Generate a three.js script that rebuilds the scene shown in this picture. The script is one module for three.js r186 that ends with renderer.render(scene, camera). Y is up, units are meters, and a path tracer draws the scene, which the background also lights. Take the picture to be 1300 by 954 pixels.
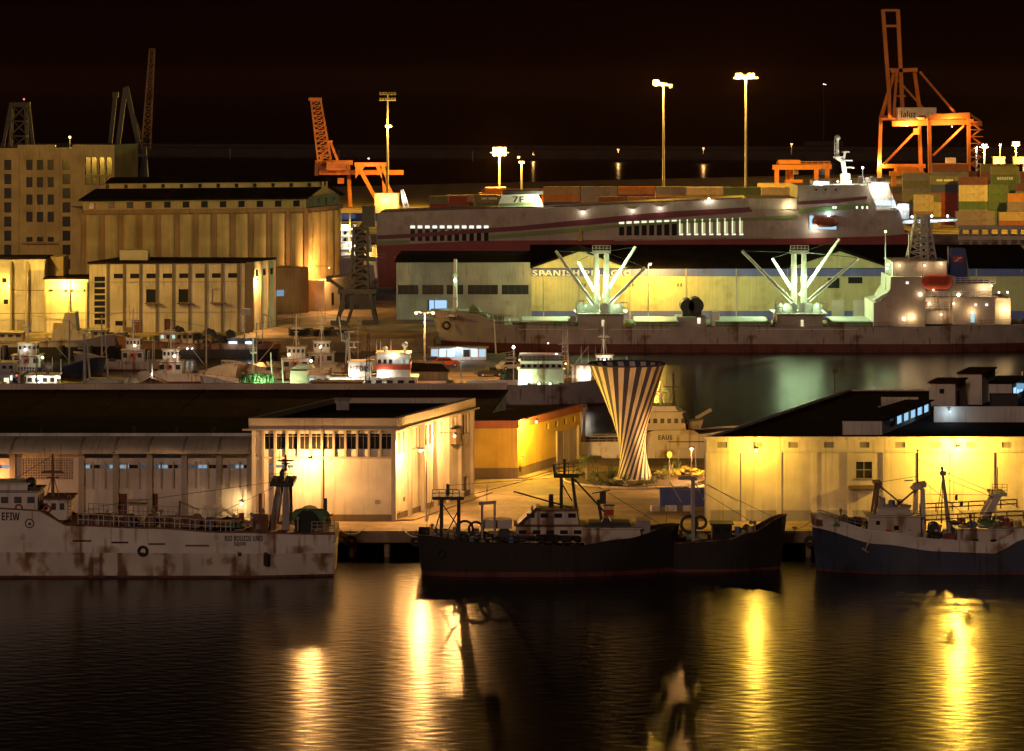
import * as THREE from 'three';
import { mergeGeometries } from 'three/addons/utils/BufferGeometryUtils.js';
import { FontLoader } from 'three/addons/loaders/FontLoader.js';
import { TextGeometry } from 'three/addons/geometries/TextGeometry.js';

// ------------------------------------------------------------------ camera, sky, city glow, exposure
const scene = new THREE.Scene();
const F = 4500, H = 49, HY = 100;                      // focal length in photograph pixels, eye height in metres, horizon row
const camera = new THREE.PerspectiveCamera(2 * Math.atan(477 / F) * 180 / Math.PI, 1300 / 954, 2, 30000);
camera.position.set(0, H, 0);
camera.lookAt(0, H, -100);
camera.setViewOffset(1300, 954, 0, 477 - HY, 1300, 954);
camera.updateProjectionMatrix();
const renderer = new THREE.WebGLRenderer({ antialias: true });
renderer.setSize(1024, 751);
renderer.toneMapping = THREE.LinearToneMapping;
renderer.toneMappingExposure = 2.6;
renderer.shadowMap.enabled = true;
{
  const w = 64, h = 128, data = new Float32Array(w * h * 4);
  for (let j = 0; j < h; j++) {
    const el = Math.abs((j + 0.5) / h - 0.5) * 180, k = Math.exp(-el / 16);
    for (let i = 0; i < w; i++) data.set([0.0002 + 0.0006 * k, 0.00007 + 0.00006 * k, 0.00009 + 0.00004 * k, 1], (j * w + i) * 4);
  }
  const sky = new THREE.DataTexture(data, w, h, THREE.RGBAFormat, THREE.FloatType);
  sky.mapping = THREE.EquirectangularReflectionMapping; sky.magFilter = THREE.LinearFilter; sky.needsUpdate = true;
  scene.background = sky; scene.environment = sky;
}
const cityGlow = new THREE.DirectionalLight(new THREE.Color(1, 0.62, 0.46), 0.19);  // directional stand-in for the warm city glow behind the camera
cityGlow.position.set(-150, 215, 260); cityGlow.target.position.set(0, 0, -400);
cityGlow.castShadow = true; cityGlow.shadow.radius = 14;
Object.assign(cityGlow.shadow.camera, { left: -700, right: 700, top: 700, bottom: -700, near: 1, far: 3000 });
scene.add(cityGlow, cityGlow.target);

// ------------------------------------------------------------------ helpers
let seed = 7;
const rnd = () => { seed = (seed * 1664525 + 1013904223) >>> 0; return seed / 4294967296; };
const rr = (a, b) => a + (b - a) * rnd();
const V = (x, y, z) => new THREE.Vector3(x, y, z);
const X = (px, d) => (px - 650) * d / F, Y = (py, d) => H - (py - HY) * d / F;
const C = (r, g, b) => new THREE.Color().setRGB(r, g, b);
const names = new Map();
function numbered(n) { const k = names.get(n) || 0; names.set(n, k + 1); return k ? n + '_' + String(k).padStart(3, '0') : n; }
function prep(g) {
  if (g.index) g = g.toNonIndexed();
  if (!g.attributes.normal) g.computeVertexNormals();
  const p = g.attributes.position, n = g.attributes.normal, uv = new Float32Array(p.count * 2);
  for (let i = 0; i < p.count; i += 3) {
    let ax = 0, ay = 0, az = 0;
    for (let k = 0; k < 3; k++) { ax += Math.abs(n.getX(i + k)); ay += Math.abs(n.getY(i + k)); az += Math.abs(n.getZ(i + k)); }
    for (let k = 0; k < 3; k++) {
      const x = p.getX(i + k), y = p.getY(i + k), z = p.getZ(i + k);
      uv.set(ay > ax && ay > az ? [x, -z] : ax > az ? [z, y] : [x, y], (i + k) * 2);
    }
  }
  const o = new THREE.BufferGeometry();
  o.setAttribute('position', p); o.setAttribute('normal', n); o.setAttribute('uv', new THREE.BufferAttribute(uv, 2));
  return o;
}
function mk(name, geos, mat, parent = scene, matrix) {
  const list = (Array.isArray(geos) ? geos.flat(9) : [geos]).map(g => { g = g.index ? g.toNonIndexed() : g; if (matrix) { g = g.clone(); g.applyMatrix4(matrix); } return prep(g); });
  const m = new THREE.Mesh(list.length > 1 ? mergeGeometries(list) : list[0], mat);
  m.name = parent === scene ? numbered(name) : name;
  m.castShadow = m.receiveShadow = true;
  parent.add(m);
  return m;
}
function tag(o, label, category, group) { Object.assign(o.userData, { label, category }); if (group) o.userData.group = group; return o; }
function thing(name, label, category, pos = [0, 0, 0], ry = 0, group) {
  const o = new THREE.Group(); o.name = numbered(name); o.position.set(...pos); o.rotation.y = ry; scene.add(o);
  return tag(o, label, category, group);
}
function copyOf(src, pos, ry, label, group) {
  const c = src.clone(); c.name = numbered(src.name.replace(/_\d{3}$/, '')); c.position.set(...pos); c.rotation.y = ry; scene.add(c);
  c.userData = { ...src.userData }; if (label) c.userData.label = label; if (group) c.userData.group = group;
  return c;
}
function structure(name, geos, mat) { const m = mk(name, geos, mat); m.userData.kind = 'structure'; return m; }
const box = (w, h, d, x, y, z, ry = 0, rx = 0, rz = 0) => { const g = new THREE.BoxGeometry(w, h, d); if (rx) g.rotateX(rx); if (rz) g.rotateZ(rz); if (ry) g.rotateY(ry); return g.translate(x, y, z); };
const bx = (x0, x1, y0, y1, z0, z1) => new THREE.BoxGeometry(Math.abs(x1 - x0), Math.abs(y1 - y0), Math.abs(z1 - z0)).translate((x0 + x1) / 2, (y0 + y1) / 2, (z0 + z1) / 2);
function beam(a, b, w, h = w) {                         // square bar between two points
  const d = b.clone().sub(a), L = d.length(), g = new THREE.BoxGeometry(w, L, h).translate(0, L / 2, 0);
  g.applyQuaternion(new THREE.Quaternion().setFromUnitVectors(V(0, 1, 0), d.normalize()));
  return g.translate(a.x, a.y, a.z);
}
function cyl(a, b, r0, r1 = r0, seg = 8) {
  const d = b.clone().sub(a), L = d.length(), g = new THREE.CylinderGeometry(r1, r0, L, seg).translate(0, L / 2, 0);
  g.applyQuaternion(new THREE.Quaternion().setFromUnitVectors(V(0, 1, 0), d.normalize()));
  return g.translate(a.x, a.y, a.z);
}
const ball = (r, x, y, z, s = 10) => new THREE.SphereGeometry(r, s, Math.ceil(s * 0.7)).translate(x, y, z);
const torus = (R, r, x, y, z, rx = 0, ry = 0) => new THREE.TorusGeometry(R, r, 6, 14).rotateX(rx).rotateY(ry).translate(x, y, z);
function prism(pts, y0, y1) {                           // footprint [[x, depth], ...] to a block
  const s = new THREE.Shape(pts.map(([x, d]) => new THREE.Vector2(x, d)));
  return new THREE.ExtrudeGeometry(s, { depth: y1 - y0, bevelEnabled: false }).rotateX(-Math.PI / 2).translate(0, y0, 0);
}
function profileX(pts, x0, x1) {                        // outline [[z, y], ...] drawn along x
  const s = new THREE.Shape(pts.map(([z, y]) => new THREE.Vector2(-z, y)));
  return new THREE.ExtrudeGeometry(s, { depth: x1 - x0, bevelEnabled: false }).rotateY(Math.PI / 2).translate(x0, 0, 0);
}
function outlineZ(pts, z0, z1) {                        // outline [[x, y], ...] drawn along z
  const s = new THREE.Shape(pts.map(([x, y]) => new THREE.Vector2(x, y)));
  return new THREE.ExtrudeGeometry(s, { depth: z1 - z0, bevelEnabled: false }).translate(0, 0, z0);
}
function frame(x0, d0, x1, d1) {                        // matrix: x along a wall seen from its outer side, y up, z outward
  const u = V(x1 - x0, 0, -(d1 - d0)).normalize();
  return new THREE.Matrix4().makeBasis(u, V(0, 1, 0), V(-u.z, 0, u.x)).setPosition(x0, 0, -d0);
}
function holed(x0, x1, y0, y1, z0, z1, holes) {         // wall slab with rectangular openings [xa, xb, ya, yb]
  const xs = [...new Set([x0, x1, ...holes.flatMap(h => [h[0], h[1]])])].filter(v => v >= x0 && v <= x1).sort((a, b) => a - b), out = [];
  for (let i = 0; i + 1 < xs.length; i++) {
    const a = xs[i], b = xs[i + 1], m = (a + b) / 2;
    const hs = holes.filter(h => h[0] < m && h[1] > m).sort((p, q) => p[2] - q[2]);
    let y = y0;
    for (const h of hs) { if (h[2] > y + 1e-4) out.push(bx(a, b, y, h[2], z0, z1)); y = Math.max(y, h[3]); }
    if (y < y1 - 1e-4) out.push(bx(a, b, y, y1, z0, z1));
  }
  return out;
}
const font = await new FontLoader().loadAsync('fonts/droid/droid_sans_bold.typeface.json');
function text(str, h, x, y, z, opt = {}) {
  const g = new TextGeometry(str, { font, size: h, depth: opt.t || 0.03, curveSegments: 3 });
  g.computeBoundingBox(); const b = g.boundingBox;
  if (opt.w) g.scale(opt.w / (b.max.x - b.min.x), 1, 1);
  g.computeBoundingBox(); const c = g.boundingBox;
  return g.translate(x - (c.min.x + c.max.x) / 2, y - (c.min.y + c.max.y) / 2, z);
}
function railing(pts, h = 1, step = 1.5, r = 0.03, bars = 2) {  // posts and bars along a polyline
  const out = [];
  for (let i = 0; i + 1 < pts.length; i++) {
    const a = pts[i], b = pts[i + 1], n = Math.max(1, Math.round(a.distanceTo(b) / step));
    for (let k = 0; k <= n; k++) { const q = a.clone().lerp(b, k / n); out.push(beam(q, q.clone().setY(q.y + h), r * 2)); }
    for (let k = 1; k <= bars; k++) out.push(beam(a.clone().setY(a.y + h * k / bars), b.clone().setY(b.y + h * k / bars), r * 2));
  }
  return out;
}
function lattice(a, b, w, n, r, w1 = w) {               // square trussed mast or jib
  const d = b.clone().sub(a).normalize(), s = Math.abs(d.z) > 0.9 ? V(1, 0, 0) : V(0, 0, 1), u = d.clone().cross(s).normalize(), v = d.clone().cross(u).normalize(), out = [];
  const at = (k, i) => { const q = a.clone().lerp(b, k / n), ww = (w + (w1 - w) * k / n) / 2; return q.addScaledVector(u, i === 0 || i === 3 ? ww : -ww).addScaledVector(v, i < 2 ? ww : -ww); };
  for (let i = 0; i < 4; i++) {
    out.push(beam(at(0, i), at(n, i), r));
    for (let k = 0; k < n; k++) { out.push(beam(at(k, i), at(k + 1, (i + 1) % 4), r * 0.7)); out.push(beam(at(k + 1, i), at(k + 1, (i + 1) % 4), r * 0.7)); }
  }
  return out;
}
// ------------------------------------------------------------------ textures
function noiseGrid(n) { const a = new Float32Array(n * n); for (let i = 0; i < n * n; i++) a[i] = rnd(); return a; }
const NG = noiseGrid(64);
function vn(x, y, per) {
  const xi = Math.floor(x), yi = Math.floor(y), fx = x - xi, fy = y - yi, sx = fx * fx * (3 - 2 * fx), sy = fy * fy * (3 - 2 * fy);
  const g = (i, j) => NG[(((j % per) + per) % per % 64) * 64 + (((i % per) + per) % per % 64)];
  return (g(xi, yi) * (1 - sx) + g(xi + 1, yi) * sx) * (1 - sy) + (g(xi, yi + 1) * (1 - sx) + g(xi + 1, yi + 1) * sx) * sy;
}
function fbm(u, v, per, oct = 4) { let s = 0, a = 0.5, p = per; for (let o = 0; o < oct; o++) { s += a * vn(u * p, v * p, p); a *= 0.5; p *= 2; } return s / (1 - Math.pow(0.5, oct)); }
function tex(n, metres, fn, srgb = true) {
  const data = new Uint8Array(n * n * 4);
  for (let j = 0; j < n; j++) for (let i = 0; i < n; i++) {
    const c = fn((i + 0.5) / n, (j + 0.5) / n);
    for (let k = 0; k < 3; k++) data[(j * n + i) * 4 + k] = Math.max(0, Math.min(255, 255 * (Array.isArray(c) ? c[k] : c)));
    data[(j * n + i) * 4 + 3] = 255;
  }
  const t = new THREE.DataTexture(data, n, n, THREE.RGBAFormat);
  t.wrapS = t.wrapT = THREE.RepeatWrapping; t.magFilter = THREE.LinearFilter; t.minFilter = THREE.LinearMipmapLinearFilter; t.generateMipmaps = true;
  if (srgb) t.colorSpace = THREE.SRGBColorSpace;
  t.repeat.set(1 / metres, 1 / metres); t.needsUpdate = true;
  return t;
}
const mix = (a, b, k) => a.map((v, i) => v + (b[i] - v) * k);
const clamp01 = v => Math.max(0, Math.min(1, v));
const WV = [];
for (let i = 0; i < 14; i++) { const a = rr(0, Math.PI * 2), k = rr(7, 34); WV.push([Math.round(Math.cos(a) * k), Math.round(Math.sin(a) * k * 1.3), rr(0.25, 0.6) * 10 / k, rr(0, 6.3)]); }
const T = {
  plaster: tex(512, 11, (u, v) => { const a = fbm(u, v, 4, 5), s = clamp01((vn(u * 48, v * 3, 48) - 0.66) * 2) * fbm(u, v, 8, 3); const k = 0.84 + 0.2 * (a - 0.5) * 1.4 - 0.30 * s; return [k, k * (0.99 - 0.03 * s), k * (0.97 - 0.08 * s)]; }),
  ground: tex(512, 23, (u, v) => { const a = fbm(u, v, 6, 6), p = clamp01((fbm(u + 0.3, v + 0.7, 3, 3) - 0.52) * 9), f = vn(u * 60, v * 60, 60); const k = 0.76 + 0.42 * (a - 0.5) - 0.16 * p + 0.12 * (f - 0.5); return [k, k * 0.98, k * 0.95]; }),
  rust: tex(512, 19, (u, v) => { const a = fbm(u, v, 7, 6), st = clamp01((vn(u * 64, v * 3, 64) - 0.66) * 3.5) * clamp01((fbm(u, v, 9, 3) - 0.45) * 5), r = clamp01((a - 0.66) * 6) * 0.6 + st * 0.6, k = 0.93 - 0.16 * (fbm(u + 0.5, v, 11, 4) - 0.4); return mix([k, k * 0.985, k * 0.96], mix([0.52, 0.31, 0.15], [0.38, 0.22, 0.12], fbm(u, v, 16, 2)), Math.min(0.75, r)); }),
  heavyrust: tex(1024, 29, (u, v) => { const a = fbm(u, v, 17, 6), st = clamp01((vn(u * 64, v * 6, 64) - 0.55) * 2.6) * clamp01((fbm(u, v, 9, 3) - 0.4) * 4), r = clamp01((a - 0.58) * 5) * 0.65 + st * 0.75, k = 0.9 - 0.2 * (fbm(u + 0.5, v, 11, 4) - 0.4); return mix([k, k * 0.98, k * 0.94], mix([0.50, 0.29, 0.13], [0.30, 0.18, 0.10], fbm(u, v, 20, 2)), Math.min(0.8, r)); }),
  roof: tex(512, 17, (u, v) => { const a = fbm(u, v, 5, 5), s = vn(u * 34, v * 2, 34); const k = 0.62 + 0.5 * (a - 0.5) + 0.14 * (s - 0.5); return [k, k * 0.96, k * 0.93]; }),
  steel: tex(512, 21, (u, v) => { const a = fbm(u, v, 9, 6), r = clamp01((a - 0.6) * 5), k = 0.9 - 0.12 * (fbm(u, v + 0.4, 13, 4) - 0.5) - 0.05 * (vn(u * 60, v * 4, 60) - 0.5); return mix([k, k, k], [0.55, 0.44, 0.34], r * 0.3); }),
  corr: tex(256, 2.4, (u) => 0.5 + 0.5 * Math.max(-1, Math.min(1, 1.7 * Math.sin(u * Math.PI * 2 * 9))), false),
  wave: tex(1024, 37, (u, v) => { let s = 0; for (const [p, q, a, ph] of WV) s += a * Math.sin((p * u + q * v) * Math.PI * 2 + ph + 2.2 * vn(u * 6, v * 6, 6)); return clamp01(0.5 + 0.16 * s + 0.35 * (fbm(u, v, 48, 3) - 0.5)); }, false),
};

const M = {}, mat = (color, o = {}) => new THREE.MeshStandardMaterial({ color, roughness: 0.8, metalness: 0, ...o });
const rep = (t, k) => { const c = t.clone(); c.repeat.multiplyScalar(k); c.needsUpdate = true; return c; };
Object.assign(M, {
  water: new THREE.MeshPhysicalMaterial({ color: C(0.006, 0.007, 0.007), roughness: 0.23, ior: 1.33, bumpMap: T.wave, bumpScale: 0.04 }),
  quay: mat(C(0.46, 0.36, 0.24), { map: T.ground, roughness: 0.75 }), 
  white: mat(C(0.80, 0.78, 0.74), { map: T.plaster }), cream: mat(C(0.74, 0.68, 0.56), { map: T.plaster }), grey: mat(C(0.42, 0.40, 0.38), { map: T.plaster }),
  plinth: mat(C(0.22, 0.17, 0.12), { map: T.plaster }), trim: mat(C(0.50, 0.46, 0.40), { map: T.plaster }), yellow: mat(C(0.72, 0.52, 0.10), { map: T.plaster }),
  brick: mat(C(0.42, 0.15, 0.08), { map: T.plaster }), door: mat(C(0.16, 0.06, 0.04), { map: T.steel }), darkroof: new THREE.MeshPhysicalMaterial({ color: C(0.035, 0.026, 0.022), map: T.roof, roughness: 1, specularIntensity: 0.1 }),
  redroof: new THREE.MeshPhysicalMaterial({ color: C(0.11, 0.024, 0.016), map: T.roof, roughness: 1, specularIntensity: 0.1 }), silo: mat(C(0.52, 0.41, 0.20), { map: T.plaster }), silotrim: mat(C(0.36, 0.22, 0.12), { map: T.plaster }),
  glass: mat(C(0.02, 0.022, 0.026), { roughness: 0.12 }), dark: mat(C(0.02, 0.02, 0.02), { roughness: 0.7 }), black: mat(C(0.035, 0.032, 0.03), { map: T.steel, roughness: 0.6 }),
  shipwhite: mat(C(0.74, 0.73, 0.70), { map: T.rust, roughness: 0.55 }), shiprust: mat(C(0.70, 0.68, 0.64), { map: T.heavyrust, roughness: 0.7 }), shipgrey: mat(C(0.36, 0.34, 0.34), { map: T.rust, roughness: 0.6 }),
  hullblack: mat(C(0.014, 0.011, 0.011), { map: T.rust, roughness: 0.75 }), hullblue: mat(C(0.035, 0.05, 0.10), { map: T.rust, roughness: 0.5 }), boot: mat(C(0.12, 0.03, 0.022), { map: T.rust, roughness: 0.7 }),
  ferryred: mat(C(0.26, 0.03, 0.025), { map: T.steel, roughness: 0.5 }), maroon: mat(C(0.13, 0.02, 0.035), { roughness: 0.5 }), ferrygreen: mat(C(0.16, 0.26, 0.08), { roughness: 0.5 }), ferrywhite: mat(C(0.48, 0.42, 0.36), { map: T.steel, roughness: 0.5 }),
  steel: mat(C(0.45, 0.45, 0.44), { map: T.steel, roughness: 0.5 }), mastwhite: mat(C(0.74, 0.74, 0.70), { map: T.steel, roughness: 0.5 }), deck: mat(C(0.16, 0.20, 0.12), { map: T.rust }), deckrust: mat(C(0.25, 0.13, 0.08), { map: T.heavyrust }),
  orange: mat(C(0.56, 0.18, 0.02), { map: T.steel, roughness: 0.55 }), rednet: mat(C(0.5, 0.07, 0.03), { map: T.steel }), greennet: mat(C(0.09, 0.20, 0.09), { roughness: 0.95 }), bluepaint: mat(C(0.06, 0.10, 0.32), { map: T.steel }),
  blueband: mat(C(0.14, 0.16, 0.48), { map: T.steel }), rope: mat(C(0.35, 0.30, 0.22)), rubber: mat(C(0.025, 0.025, 0.025), { roughness: 0.9 }), galv: mat(C(0.28, 0.27, 0.26), { map: T.steel, roughness: 0.7 }), rock: mat(C(0.03, 0.026, 0.023), { map: T.ground }), ledger: mat(C(0.03, 0.03, 0.035)),
  print: mat(C(0.03, 0.028, 0.03), { roughness: 0.7 }), printwhite: mat(C(0.78, 0.76, 0.70)), soil: mat(C(0.07, 0.042, 0.025), { map: T.ground }), kerb: mat(C(0.62, 0.58, 0.45), { map: T.plaster }),
  leaf: mat(C(0.07, 0.11, 0.035), { roughness: 0.75 }), trunk: mat(C(0.36, 0.30, 0.22)),
});
const SO = [1, 0.47, 0.13], SY = [1, 0.56, 0.06], MG = [0.66, 1, 0.48], WH = [1, 0.90, 0.72], CB = [0.62, 0.85, 1];
const glowCache = new Map();
function glow(c, k) { const id = c.join() + k; if (!glowCache.has(id)) glowCache.set(id, new THREE.MeshStandardMaterial({ color: 0x000000, emissive: C(...c.map(v => 0.14 + 0.86 * v)), emissiveIntensity: k * (c[2] < 0.2 ? 0.14 : 0.3) })); return glowCache.get(id); }
const litWin = (c, k) => { const id = 'w' + c.join() + k; if (!glowCache.has(id)) glowCache.set(id, new THREE.MeshStandardMaterial({ color: C(0.05, 0.05, 0.05), emissive: C(...c), emissiveIntensity: k * 0.55, roughness: 0.2 })); return glowCache.get(id); };
function shine(parent, x, y, z, c, I, r = 0.1) {
  const l = new THREE.PointLight(C(...c), I, 0, 2); l.position.set(x, y, z); l.castShadow = true; l.shadow.radius = r / 0.02; l.name = 'lamp_light'; parent.add(l); return l;
}
function bulb(parent, x, y, z, c, I, r = 0.2, k = 14, name = 'bulb') { // a glowing globe with its light inside
  const b = mk(name, ball(r, x, y, z, 10), glow(c, k), parent); b.castShadow = false;
  shine(parent, x, y, z, c, I, r * 0.8); return b;
}

// ------------------------------------------------------------------ the setting: water, piers, far land
{
  const g = new THREE.PlaneGeometry(16000, 14000).rotateX(-Math.PI / 2).translate(0, 0, -6000);
  structure('harbour_water', g, M.water);
}
const GY = 2.5;
function pier(name, pts, y = GY) {
  const m = structure(name, prism(pts, -3, y), M.quay);
  return m;
}
pier('near_pier', [[-160, 371], [140, 371], [140, 434], [11, 434], [11, 446], [2, 482], [-160, 482]]);
pier('middle_pier', [[-21, 541], [-2, 541], [-1, 600], [-21, 600]]);
pier('far_quay', [[-220, 634], [-14, 634], [-14, 655], [260, 655], [260, 770], [-26, 770], [-26, 790], [-220, 790]]);
pier('terminal_ground', [[-70, 1060], [420, 1060], [420, 1720], [160, 1720], [-110, 1500], [-110, 1060]]);
structure('overhung_pier_deck', prism([[-160, 362], [140, 362], [140, 371.02], [-160, 371.02]], 1.6, GY + 0.001), M.quay);  // overhang shaped so that the pier face falls into shade
{
  const edge = [];
  edge.push(bx(-160, 140, GY, GY + 0.28, -362.5, -362.05));
  structure('quay_kerb', edge, M.quay);
  const under = structure('added_pier_beams', [bx(-160, 140, 1.2, 1.6, -365.2, -364.6), bx(-160, 140, 1.2, 1.6, -368.8, -368.2)], M.quay);  // invented open underside, beams and piles added around a dark void
  for (let i = 0; i < 60; i++) for (const dd of [363.2, 367.6]) mk('added_pile', cyl(V(-110 + i * 3.6, -3, -dd), V(-110 + i * 3.6, 1.6, -dd), 0.3, 0.3, 10), M.quay, under);
  for (let i = 0; i < 16; i++) {
    const x = -50 + i * 6.7, f = thing('tyre_fender', 'black rubber tyre hung on the face of the pier', 'fender', [x, 1.75, -361.75], 0, 'tyre fenders along the pier face');
    mk('tyre', torus(0.42, 0.17, 0, 0, 0), M.rubber, f); mk('chain', beam(V(0, 0.4, -0.1), V(0, 1.2, -0.12), 0.05), M.black, f);
  }
  for (let i = 0; i < 9; i++) {
    const b = tag(mk('mooring_bollard', [cyl(V(0, 0, 0), V(0, 0.45, 0), 0.2, 0.16, 10), cyl(V(0, 0.4, 0), V(0, 0.58, 0), 0.3, 0.26, 10)], M.black), 'black iron mooring bollard on the pier edge', 'bollard', 'bollards along the pier edge');
    b.position.set(-46 + i * 12.5, GY, -363.2);
  }
}
structure('breakwater', [prism([[-500, 2300], [900, 1960], [900, 1985], [-500, 2325]], -3, 5.5), prism([[-500, 2325], [900, 1985], [900, 1992], [-500, 2332]], -3, 7.5)], M.rock);

// ------------------------------------------------------------------ lamp builders
function streetLamp(px, d, topY, c, I, label, opt = {}) {
  const o = thing('street_lamp', label, 'street lamp', [X(px, d), opt.base ?? GY, -d], 0, opt.group), h = topY - (opt.base ?? GY), n = opt.arms || 1;
  mk('base', cyl(V(0, 0, 0), V(0, 0.5, 0), 0.2, 0.16, 10), M.steel, o);
  mk('pole', cyl(V(0, 0.5, 0), V(0, h, 0), opt.r || 0.11, (opt.r || 0.11) * 0.6, 10), M.steel, o);
  for (let i = 0; i < n; i++) {
    const s = n === 1 ? (opt.side || 1) : i * 2 - 1, a = opt.reach ?? 1.2;
    mk('arm', beam(V(0, h, 0), V(s * a, h + 0.25, opt.out || 0), 0.09), M.steel, o);
    const hd = mk('lamp_head', bx(s * a - 0.35, s * a + 0.35, h + 0.22, h + 0.36, (opt.out || 0) - 0.16, (opt.out || 0) + 0.16), M.steel, o);
    bulb(o, s * a, h + 0.05, (opt.out || 0) + 0.02, c, I / n, opt.b || 0.2, opt.k || 16);
  }
  return o;
}
function wallLamp(x, y, z, c, I, label, opt = {}) {     // lantern on a bracket; (x, y, z) is the bulb
  const o = thing('wall_lamp', label, 'wall lamp', [x, y, z], opt.ry || 0, opt.group), L = opt.arm || 1.2;
  mk('bracket', [beam(V(0, 0.34, 0), V(0, 0.34, -L), 0.07), beam(V(0, 0.34, -L * 0.6), V(0, -0.2, -L), 0.05)], M.black, o);
  if (!opt.bare) mk('lamp_hood', [bx(-0.3, 0.3, 0.22, 0.3, -0.22, 0.22), bx(-0.2, 0.2, 0.3, 0.4, -0.15, 0.15)], M.steel, o);
  bulb(o, 0, 0, 0, c, I, opt.ry ? 0.16 : opt.b || 0.2, opt.k || 18);
  return o;
}

// ------------------------------------------------------------------ white warehouse with fins
const nearF = 372.3;
{
  const o = thing('white_warehouse', 'white two storey warehouse with finned upper windows and long gabled corner on the pier', 'warehouse');
  const A = [-27.3, 372.3], B = [-12.24, 372.3], D = [-4.57, 395.6], E = [-19.6, 395.6], top = 13.35;
  const W = 15.06, f1 = frame(...A, ...B), f2 = frame(...B, ...D), W2 = Math.hypot(D[0] - B[0], D[1] - B[1]);
  const px = p => (p - 320) * nearF / F, py = p => Y(p, nearF);
  // front
  const holes = [], fins = [];
  for (let i = 0; i < 12; i++) { const x = px(334 + i * 14.9) + 0.16; holes.push([x, Math.min(x + 0.95, W - 0.1), py(571), py(551)]); fins.push(px(334 + i * 14.9)); }
  holes.push([px(328), px(336), 2.5, py(627)]);
  mk('wall', holed(0, W, GY, top - 1.1, -0.35, 0, holes), M.white, o, f1);
  holes.slice(0, 12).forEach(h => { const w = mk('window', bx(h[0], h[1], h[2], h[3], -0.3, -0.24), M.glass, o, f1); mk('window_frame', [bx((h[0] + h[1]) / 2 - 0.03, (h[0] + h[1]) / 2 + 0.03, h[2], h[3], -0.24, -0.16), bx(h[0], h[1], h[2], h[2] + 0.06, -0.24, -0.14), bx(h[0], h[1], h[3] - 0.3, h[3] - 0.24, -0.24, -0.16)], M.trim, w, f1); });
  fins.forEach((x, i) => mk('fin', bx(x - 0.11, x + 0.11, i % 6 === 5 || i < 3 ? GY + 0.7 : py(580), top - 1.1, 0, 0.32), M.trim, o, f1));
  mk('door', bx(px(328), px(336), 2.5, py(627), -0.3, -0.22), M.door, o, f1);
  mk('pilaster', bx(-0.02, 0.35, GY, top - 1.1, 0, 0.36), M.white, o, f1);
  mk('pilaster', bx(W - 0.4, W + 0.04, GY, top - 1.1, 0, 0.38), M.grey, o, f1);
  mk('sill_course', bx(0.35, W - 0.4, py(582.5), py(580), 0, 0.2), M.trim, o, f1);
  mk('plinth', bx(0.35, W - 0.4, GY, GY + 0.7, 0, 0.06), M.plinth, o, f1);
  mk('strip_window', bx(px(342), px(372), py(594), py(590.5), 0.005, 0.05), litWin([0.12, 0.22, 0.32], 0.4), o, f1);
  // parapet all round and roof
  const par = (a, b, m) => mk('parapet', bx(-0.35, Math.hypot(a[0] - b[0], a[1] - b[1]) + 0.35, top - 1.1, top, -0.3, 0.42), m, o, frame(...a, ...b));
  par(A, B, M.cream); par(B, D, M.cream); par(D, E, M.cream);
  mk('parapet', prism([[A[0] - 0.35, A[1]], [A[0], A[1]], [E[0], E[1]], [E[0] - 0.35, E[1]]], top - 1.1, top - 0.02), M.cream, o);
  mk('gutter', bx(-1, W + 0.5, top - 1.28, top - 1.1, 0.05, 0.62), M.trim, o, f1);
  mk('gutter', bx(-0.2, W2 + 1.2, top - 1.28, top - 1.1, 0.05, 0.62), M.trim, o, f2);
  mk('roof', prism([[A[0] + 0.1, A[1] + 0.35], [B[0], B[1] + 0.35], [D[0] - 0.4, D[1] - 0.1], [E[0] + 0.1, E[1] - 0.1]], top - 1.0, top - 0.55), M.darkroof, o);
  mk('roof_vent', [bx(-19.2, -17.8, top - 0.55, top + 0.5, -388, -387), bx(-19.4, -17.6, top + 0.5, top + 0.62, -388.2, -386.8)], M.grey, o);
  // long side
  const h2 = [], n2 = 6, bay = W2 / n2;
  for (let i = 0; i < n2; i++) for (const k of [0.3, 0.66]) h2.push([bay * (i + k) - 0.42, bay * (i + k) + 0.42, 9.6, 11.7]);
  h2.push([W2 - 2.6, W2 - 1.0, GY, GY + 2.3]);
  mk('wall', holed(0, W2, GY, top - 1.1, -0.35, 0, h2), M.white, o, f2);
  h2.forEach((h, i) => {
    if (i === h2.length - 1) { mk('door', bx(h[0], h[1], h[2], h[3], -0.3, -0.2), M.plinth, o, f2); return; }
    const w = mk('window', bx(h[0], h[1], h[2], h[3], -0.3, -0.22), M.glass, o, f2); mk('window_frame', [bx((h[0] + h[1]) / 2 - 0.03, (h[0] + h[1]) / 2 + 0.03, h[2], h[3], -0.22, -0.15), bx(h[0] - 0.06, h[1] + 0.06, h[2] - 0.1, h[2], -0.1, 0.12)], M.trim, w, f2);
  });
  for (let i = 1; i <= n2; i++) mk('pilaster', bx(bay * i - 0.42, bay * i - 0.02, GY, top - 1.1, 0, 0.42), M.trim, o, f2);
  for (let i = 0; i < n2; i++) mk('plinth', bx(bay * i + (i ? 0 : 0.4), bay * i + bay - 0.44, GY, GY + 0.75, 0, 0.05), M.plinth, o, f2);
  mk('air_conditioner', [bx(bay * 4.1, bay * 4.5, 9.2, 10.6, 0.05, 0.9), bx(bay * 4.05, bay * 4.55, 9.0, 9.2, 0, 1)], M.plinth, o, f2);
  mk('downpipe', beam(V(bay * 2 + 0.5, GY + 0.7, 0.1), V(bay * 2 + 0.5, top - 1.3, 0.1), 0.1), M.trim, o, f2);
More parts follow.
